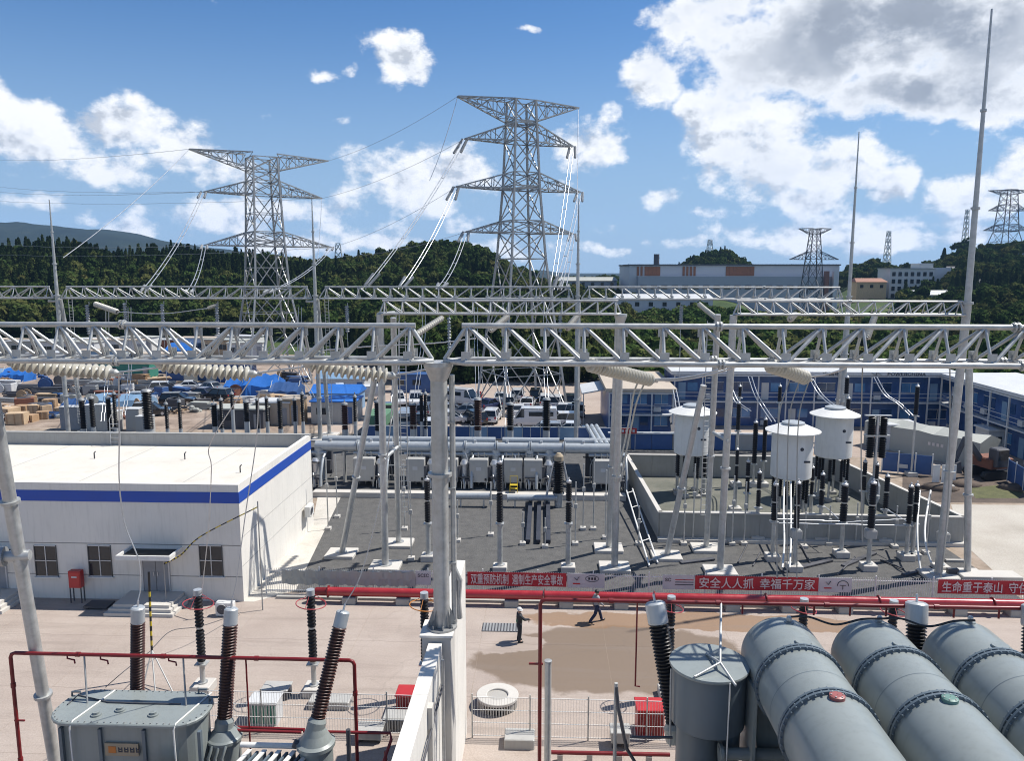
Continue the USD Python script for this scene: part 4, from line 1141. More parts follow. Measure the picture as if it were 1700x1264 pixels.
# row of bushings behind (75 m): px, bottom, top, width px
rear = [(139, 712, 665, 9), (155, 709, 662, 8), (183, 715, 662, 8), (193, 712, 655, 6), (247, 712, 650, 15), (278, 712, 672, 5), (300, 712, 668, 6), (357, 708, 672, 9), (369, 712, 665, 5), (386, 680, 655, 5), (410, 700, 668, 9), (429, 712, 665, 6), (444, 700, 662, 5),
        (466, 712, 665, 8), (490, 700, 665, 5), (503, 700, 655, 6), (573, 713, 672, 10), (590, 700, 660, 6), (628, 715, 668, 11), (686, 712, 672, 11), (700, 700, 656, 5), (707, 712, 655, 5), (793, 714, 664, 12), (847, 714, 672, 11), (907, 714, 664, 12)]
post = ['left of the timber stacks', 'second from the left over the white roof', 'before the pale cabinets', 'thin, beside the pale cabinets', 'broadest, with a dark crown over the white roof', 'thin, under the dark parked cars', 'thin, before the blue cabinet', 'broad, before the low grey wall', 'thin, before the low grey wall', 'short, below the blue tents', 'before the cream hut',
        'thin, before the cream hut', 'slim, left of the orange hut', 'before the orange hut', 'slim, right of the orange hut', 'tall slim, beside the far gantry leg', 'dark red, beside the blue hut', 'slim, right of the blue hut', 'before the green truck', 'brown, left of the fire wall post', 'slim, left of the fire wall post', 'thin, nearest the fire wall post', 'brown, before the black car', 'in the middle of the car park view', 'before the white van']
for i, (px_, yb, yt, w) in enumerate(rear):
    p = D(px_, yb, 75.0)
    zb, zt = p[2], D(px_, yt, 75.0)[2]
    t = thing('rear_bushing', 'dark bushing on a grey post, ' + post[i], 'bushing', 'dark bushings behind the bus duct', (p[0], 75.0, 0))
    r_ = max(w, 6) * 1.22 * 75 / 1284 / 2
    MB().lathe(sheds(r_ * .7, r_, zt - zb, max(6, int((zt - zb) / .17))), (0, 0, zb), (0, 0, 1), 10).build('porcelain', 'porcelain_brown' if i in (16, 19, 22) else 'porcelain_black', t)
    MB().bar((0, 0, 0), (0, 0, zb), r_ * .85, n=10).build('post', 'bus_grey', t)
    MB().lathe([(r_, 0), (r_ * .8, .18), (.05, .25), (.05, .5), (.01, .5)], (0, 0, zt), (0, 0, 1), 10).build('terminal', 'galvanized_dull', t)

# low blue hoarding between yard and car park
hoard = [(515, 742, 640), (645, 742, 770), (775, 743, 870), (872, 744, 952), (965, 746, 1030)]
t = thing('blue_hoarding', 'low blue and violet site hoarding between switchgear and car park', 'hoarding')
x = -19.5
while x < 8.5:
    MB().box((x + .95, 81.2, .72), (1.86, .05, 1.3)).build('panel', 'blue_panel' if int(x * 3) % 4 else 'blue_light', t)
    MB().box((x, 81.2, .8), (.07, .09, 1.6)).build('post', 'galvanized', t)
    MB().bar((x + .05, 81.14, 1.42), (x + 1.85, 81.14, 1.42), .03, n=6).build('rail', 'white_paint', t)
    x += 1.9
p0_ = D(1000, 742, 78)
t = thing('white_kerb_wall', 'low white capped wall between the blue office and the reactor enclosure', 'wall')
for k in range(9):
    xx = 6.6 + k * 2.1
    MB().box((xx + 1.05, 77.5, .8), (2.06, .3, 1.6)).build('wall_panel', 'blue_panel' if k % 3 else 'concrete', t)
MB().box((16, 77.5, 1.66), (19.2, .5, .12)).build('coping', 'white_paint', t)
t = thing('site_sign', 'small red and white sign board at the end of the low white wall', 'sign', None, (D(1043, 722, 76.8)[0], 76.8, 0))
MB().box((0, 0, 2.0), (1.7, .06, .55)).build('board', 'red_bright', t)
for k in range(4):
    MB().box((-.55 + .36 * k, -.036, 2.0), (.22, .012, .3)).build('mark', 'banner_white', t)
for s in (-.7, .7):
    MB().bar((s, .05, 0), (s, .05, 2.2), .03, n=6).build('post', 'galvanized', t)

# ------------------------------------------------------------------ reactor enclosure
e1, e2, e3, e4 = np.array([7.75, 50.6]), np.array([27.6, 50.4]), np.array([25.0, 66.8]), np.array([7.2, 67.0])
MB().poly([e1 + .1, e2 + (-.1, .1), e3 + (-.1, -.1), e4 + (.1, -.1)], -.02, .022).build('enclosure_gravel', 'gravel_green', None, kind='structure')
t = thing('enclosure_wall', 'low grey concrete wall with a pale coping round the white reactors', 'wall')
for a, c, k in ((e1, e2, 9), (e2, e3, 7), (e3, e4, 8), (e4, e1, 7)):
    d = (c - a) / k; ln = np.linalg.norm(d); rz = math.atan2(d[1], d[0])
    for i in range(k):
        q = a + d * (i + .5)
        MB().box((q[0], q[1], .94), (ln - .015, .2, 1.88), rz).build('wall_panel', 'concrete_wall', t)
    q = (a + c) / 2
    MB().box((q[0], q[1], 1.92), (ln * k + .16, .3, .08), rz).build('coping', 'concrete_pale', t)
MB().box(((e1[0] + e2[0]) / 2, 50.2, .12), (20.2, .5, .24)).build('plinth', 'concrete_pale', t)


def reactor(px, y, label):
    x = D(px, 780, y)[0]
    t = thing('shunt_reactor', label, 'reactor', 'white drum reactors', (x, y, 0))
    z0_, z1_ = 3.45, 6.75
    MB().lathe([(.3, 0), (1.36, 0), (1.40, .05), (1.40, z1_ - z0_)], (0, 0, z0_), (0, 0, 1), 40).build('drum', 'white_paint', t)
    MB().lathe([(1.40, -.05), (1.88, -.02), (1.89, .05), (1.0, .42), (.75, .48)], (0, 0, z1_), (0, 0, 1), 40).build('hat', 'white_paint', t)
    MB().lathe([(.75, 0), (.78, .02), (.78, .16), (.6, .22), (.01, .22)], (0, 0, z1_ + .46), (0, 0, 1), 28).build('vent_cap', 'bus_grey', t)
    MB().box((.5, -1.315, z0_ + 1.35), (.75, .03, .14)).build('name_plate', 'letter_dark', t)
    MB().lathe([(.13, 0), (.13, .02), (.01, .02)], (.25, -1.37, z0_ + 2.25), (0, -1, 0), 12).build('emblem', 'letter_dark', t)
    for k in range(8):
        a = k * math.pi / 4 + .3
        c_, s_ = math.cos(a) * 1.15, math.sin(a) * 1.15
        i = MB().lathe(sheds(.10, .16, 1.7, 10), (c_, s_, 1.6), (0, 0, 1), 9).build('porcelain', 'porcelain_black', t)
        MB().bar((c_, s_, .1), (c_, s_, 1.6), .09, n=8).build('leg', 'galvanized', t)
        MB().box((c_, s_, .1), (.5, .5, .3)).build('footing', 'concrete', t)
    m = MB()
    for k in range(4):
        a = k * math.pi / 2 + .3
        m.beam((math.cos(a) * 1.3, math.sin(a) * 1.3, z0_ - .06), (-math.cos(a) * 1.3, -math.sin(a) * 1.3, z0_ - .06), .1, .1)
    m.build('spider_arms', 'aluminium', t)


reactor(1313, 54.6, 'nearest white drum reactor with a conical hat in the middle of the enclosure')
reactor(1147, 61.5, 'white drum reactor behind the raking gantry leg, leftmost in the enclosure')
reactor(1381, 61.0, 'white drum reactor at the right rear of the enclosure')

right_ins = [  # foot px,py ; insulator bottom, top ; radius ; box ; where
    (1256, 898, 842, 783, .17, 0, 'at the front wall of the enclosure, leftmost'), (1282, 930, 865, 803, .22, 0, 'below the nearest reactor, on the gravel'), (1318, 947, 878, 800, .2, 1, 'with a drive box under the nearest reactor'), (1360, 899, 840, 786, .18, 0, 'at the front wall right of the nearest reactor'),
    (1396, 924, 867, 803, .25, 0, 'broad, on a grey post before the front wall'), (1441, 946, 878, 800, .23, 1, 'with a green grey drive box before the front wall'), (1466, 902, 846, 789, .19, 0, 'at the front wall before the sloping side wall'), (1504, 929, 871, 806, .18, 0, 'left one of a close pair'), (1514, 927, 868, 804, .17, 0, 'right one of a close pair'),
    (1561, 948, 883, 803, .22, 1, 'rightmost, beside the tall mast column'), (1238, 868, 818, 765, .17, 0, 'inside the enclosure left of the nearest reactor'), (1284, 880, 838, 800, .16, 0, 'inside the enclosure under the nearest reactor'), (1430, 868, 815, 765, .17, 0, 'inside the enclosure under the right reactor'), (1450, 872, 822, 770, .15, 0, 'inside the enclosure, slim'),
    (1220, 850, 800, 745, .15, 0, 'inside the enclosure by the lattice ladder'), (1345, 862, 822, 775, .15, 0, 'inside the enclosure behind the nearest reactor')]
for px_, py_, yb, yt, r_, bx, lab in right_ins:
    f = P(px_, py_)
    post_insulator('black post insulator ' + lab, f, D(px_, yb, f[1])[2], D(px_, yt, f[1])[2], r_, .13, 'porcelain_black', 'black insulators round the reactors', 2, True, None, bool(bx))
back_ins = [(1225, 715, 668, 8, 64), (1252, 770, 700, 9, 64), (1268, 765, 695, 8, 64), (1407, 690, 660, 8, 66), (1520, 690, 640, 8, 68), (1583, 680, 655, 9, 64), (1228, 660, 640, 6, 70), (1294, 668, 640, 7, 70), (1405, 655, 625, 8, 70)]
lab9 = ['before the dark office doorway', 'left of the nearest reactor, tall', 'left of the nearest reactor, slimmer', 'above the right reactor', 'before the long grey tarpaulin shed', 'beside the tall mast column, high', 'high before the blue office left part', 'high between two reactors', 'high above the right reactor hat']
for i, (px_, yb, yt, w, y) in enumerate(back_ins):
    p = D(px_, yb, y); zt = D(px_, yt, y)[2]
    post_insulator('black insulator on a slender post ' + lab9[i], p, p[2], zt, w * y / 1284 / 2, .09, 'porcelain_black', 'black insulators at the back of the enclosure', 1)
# twin breaker column
f = P(1446, 868); y = f[1]
t = thing('circuit_breaker', 'grey breaker stand with two pairs of black interrupters', 'circuit breaker', None, (f[0], y, 0))
for s in (-.42, .42):
    for ya, yb in ((760, 725), (722, 690)):
        za, zb = D(1446, ya, y)[2], D(1446, yb, y)[2]
        MB().lathe(sheds(.2, .30, zb - za - .1, 9), (s, 0, za), (0, 0, 1), 12).build('interrupter', 'porcelain_black', t)
z_ = D(1446, 723, y)[2]
MB().box((0, 0, z_), (1.7, .4, .1)).build('yoke', 'galvanized', t)
MB().box((0, 0, D(1446, 690, y)[2]), (1.8, .3, .08)).build('top_bar', 'galvanized', t)
MB().bar((0, 0, 0), (0, 0, D(1446, 690, y)[2]), .12, n=10).build('centre_post', 'aluminium', t)
MB().lathe([(.2, 0), (.45, .6), (.45, 1.6), (.2, 2.2)], (0, 0, 1.2), (0, 0, 1), 12).build('stand', 'bus_grey', t)
MB().cbox((0, 0, .2), (1.0, 1.0, .4), .03).build('footing', 'concrete', t)

thin = [(545, 880, 760), (560, 860, 755), (672, 880, 770), (683, 930, 800), (760, 900, 830), (815, 890, 800), (868, 905, 850), (905, 910, 860), (955, 905, 800), (968, 880, 770), (985, 880, 760), (1005, 895, 780), (1060, 905, 840), (1135, 905, 800), (1150, 900, 770), (1215, 905, 790), (1235, 905, 800), (1335, 910, 850), (1375, 905, 840), (1420, 905, 835), (1485, 910, 840), (1537, 920, 820)]
for i, (px_, py_, yt) in enumerate(thin):
    f = P(px_, py_); zt = D(px_, yt, f[1])[2]
    t = thing('thin_post', 'thin grey steel post standing on the gravel ' + ['left of the raking leg', 'before the widest cabinet', 'right of the ladder', 'right of the ladder, nearest the fence', 'beside the fire wall post', 'before the yellow steps', 'left of the dark bars', 'right of the dark bars', 'left of the single gantry column', 'behind it by the slab', 'before the last cabinet', 'close behind the single column', 'beside the pale cable ladder', 'between cable ladder and raking leg',
                             'by the lattice ladder', 'before the enclosure corner', 'next to the leftmost insulator', 'under the nearest reactor', 'between two front insulators', 'left of the drive box insulator', 'right of the drive box insulator', 'by the white curved leads'][i], 'post', 'thin steel posts on the gravel', (f[0], f[1], 0))
    MB().bar((0, 0, 0), (0, 0, zt), .045, n=8).build('tube', 'galvanized', t)
    MB().box((0, 0, .1), (.4, .4, .2)).build('footing', 'concrete_pale', t)
    MB().cbox((0, -.05, zt * .62), (.22, .16, .3), .02).build('junction_box', 'cabinet_grey', t)

# level busbars between the insulators and twin white leads
t = thing('busbars', 'thin level busbars strung between the insulators before the enclosure', 'busbar')
for (a, c) in (((1285, 862, 48.5), (1395, 866, 49)), ((1290, 869, 47.5), (1500, 873, 47.5)), ((1395, 868, 48), (1504, 862, 48)), ((1470, 845, 50.2), (1508, 868, 48)), ((1370, 842, 51), (1392, 862, 49)), ((1120, 850, 50.9), (1260, 850, 50.9))):
    MB().bar(D(*a), D(*c), .035, n=6).build('bar', 'aluminium', t)
lead_pts = [([(1302, 798, 53), (1301, 850, 49.5), (1302, 900, 46.5), (1299, 943, 44.6)], 'left white lead dropping past the nearest reactor'), ([(1313, 800, 53), (1313, 850, 49.5), (1313, 900, 46.5), (1311, 943, 44.6)], 'right white lead dropping past the nearest reactor'),
            ([(1527, 815, 50), (1523, 870, 47), (1524, 915, 45.5), (1528, 945, 44.6)], 'left curved white lead by the tall mast column'), ([(1545, 815, 50), (1536, 870, 47), (1537, 905, 45.5), (1546, 935, 44.8)], 'right curved white lead by the tall mast column')]


def spline(pts, k=12):
    pts = np.asarray(pts, float)
    q = np.vstack([2 * pts[0] - pts[1], pts, 2 * pts[-1] - pts[-2]])
    out = []
    for i in range(len(pts) - 1):
        a, b_, c, d = q[i:i + 4]
        for u_ in np.linspace(0, 1, k, endpoint=False):
            out.append(.5 * (2 * b_ + (c - a) * u_ + (2 * a - 5 * b_ + 4 * c - d) * u_ ** 2 + (3 * b_ - a - 3 * c + d) * u_ ** 3))
    return np.array(out + [pts[-1]])


for pts, lab in lead_pts:
    q = spline([D(*p) for p in pts])
    MB().tube(q, .06, 8).build('lead', 'white_paint', None, lab, 'lead', 'thick white leads')
# white framed cable ladder left of the enclosure
t = thing('cable_ladder', 'pale cable ladder leaning from the slab down to the gravel beside the enclosure', 'cable ladder')
a0, a1, b0, b1 = P(1040, 815, 1.2), P(1078, 940, .1), P(1050, 812, 1.2), P(1092, 935, .1)
MB().bar(a0, a1, .06, n=8).build('rail', 'white_paint', t); MB().bar(b0, b1, .06, n=8).build('rail', 'white_paint', t)
for k in range(5):
    MB().bar(a0 + (a1 - a0) * (k / 4.4 + .04), b0 + (b1 - b0) * (k / 4.4 + .04), .04, n=6).build('rung', 'white_paint', t)

# ------------------------------------------------------------------ boundary fence with banners, red pipe
YF = 40.75
t = thing('picket_fence', 'white picket fence along the far side of the road', 'fence')
x0f, x1f, pit = -15.6, 32.0, 3.05
k = int((x1f - x0f) / pit)
for i in range(k + 1):
    x = x0f + i * pit
    MB().box((x, YF, .82), (.06, .06, 1.64)).build('post', 'white_paint', t)
    if i == k:
        break
    m = MB()
    for q in np.arange(.12, pit - .05, .125):
        m.box((x + q, YF, .8), (.022, .022, 1.42))
    m.build('pickets', 'white_paint', t, kind='stuff')
    for z in (.22, 1.36):
        MB().box((x + pit / 2, YF, z), (pit - .06, .035, .04)).build('rail', 'white_paint', t)

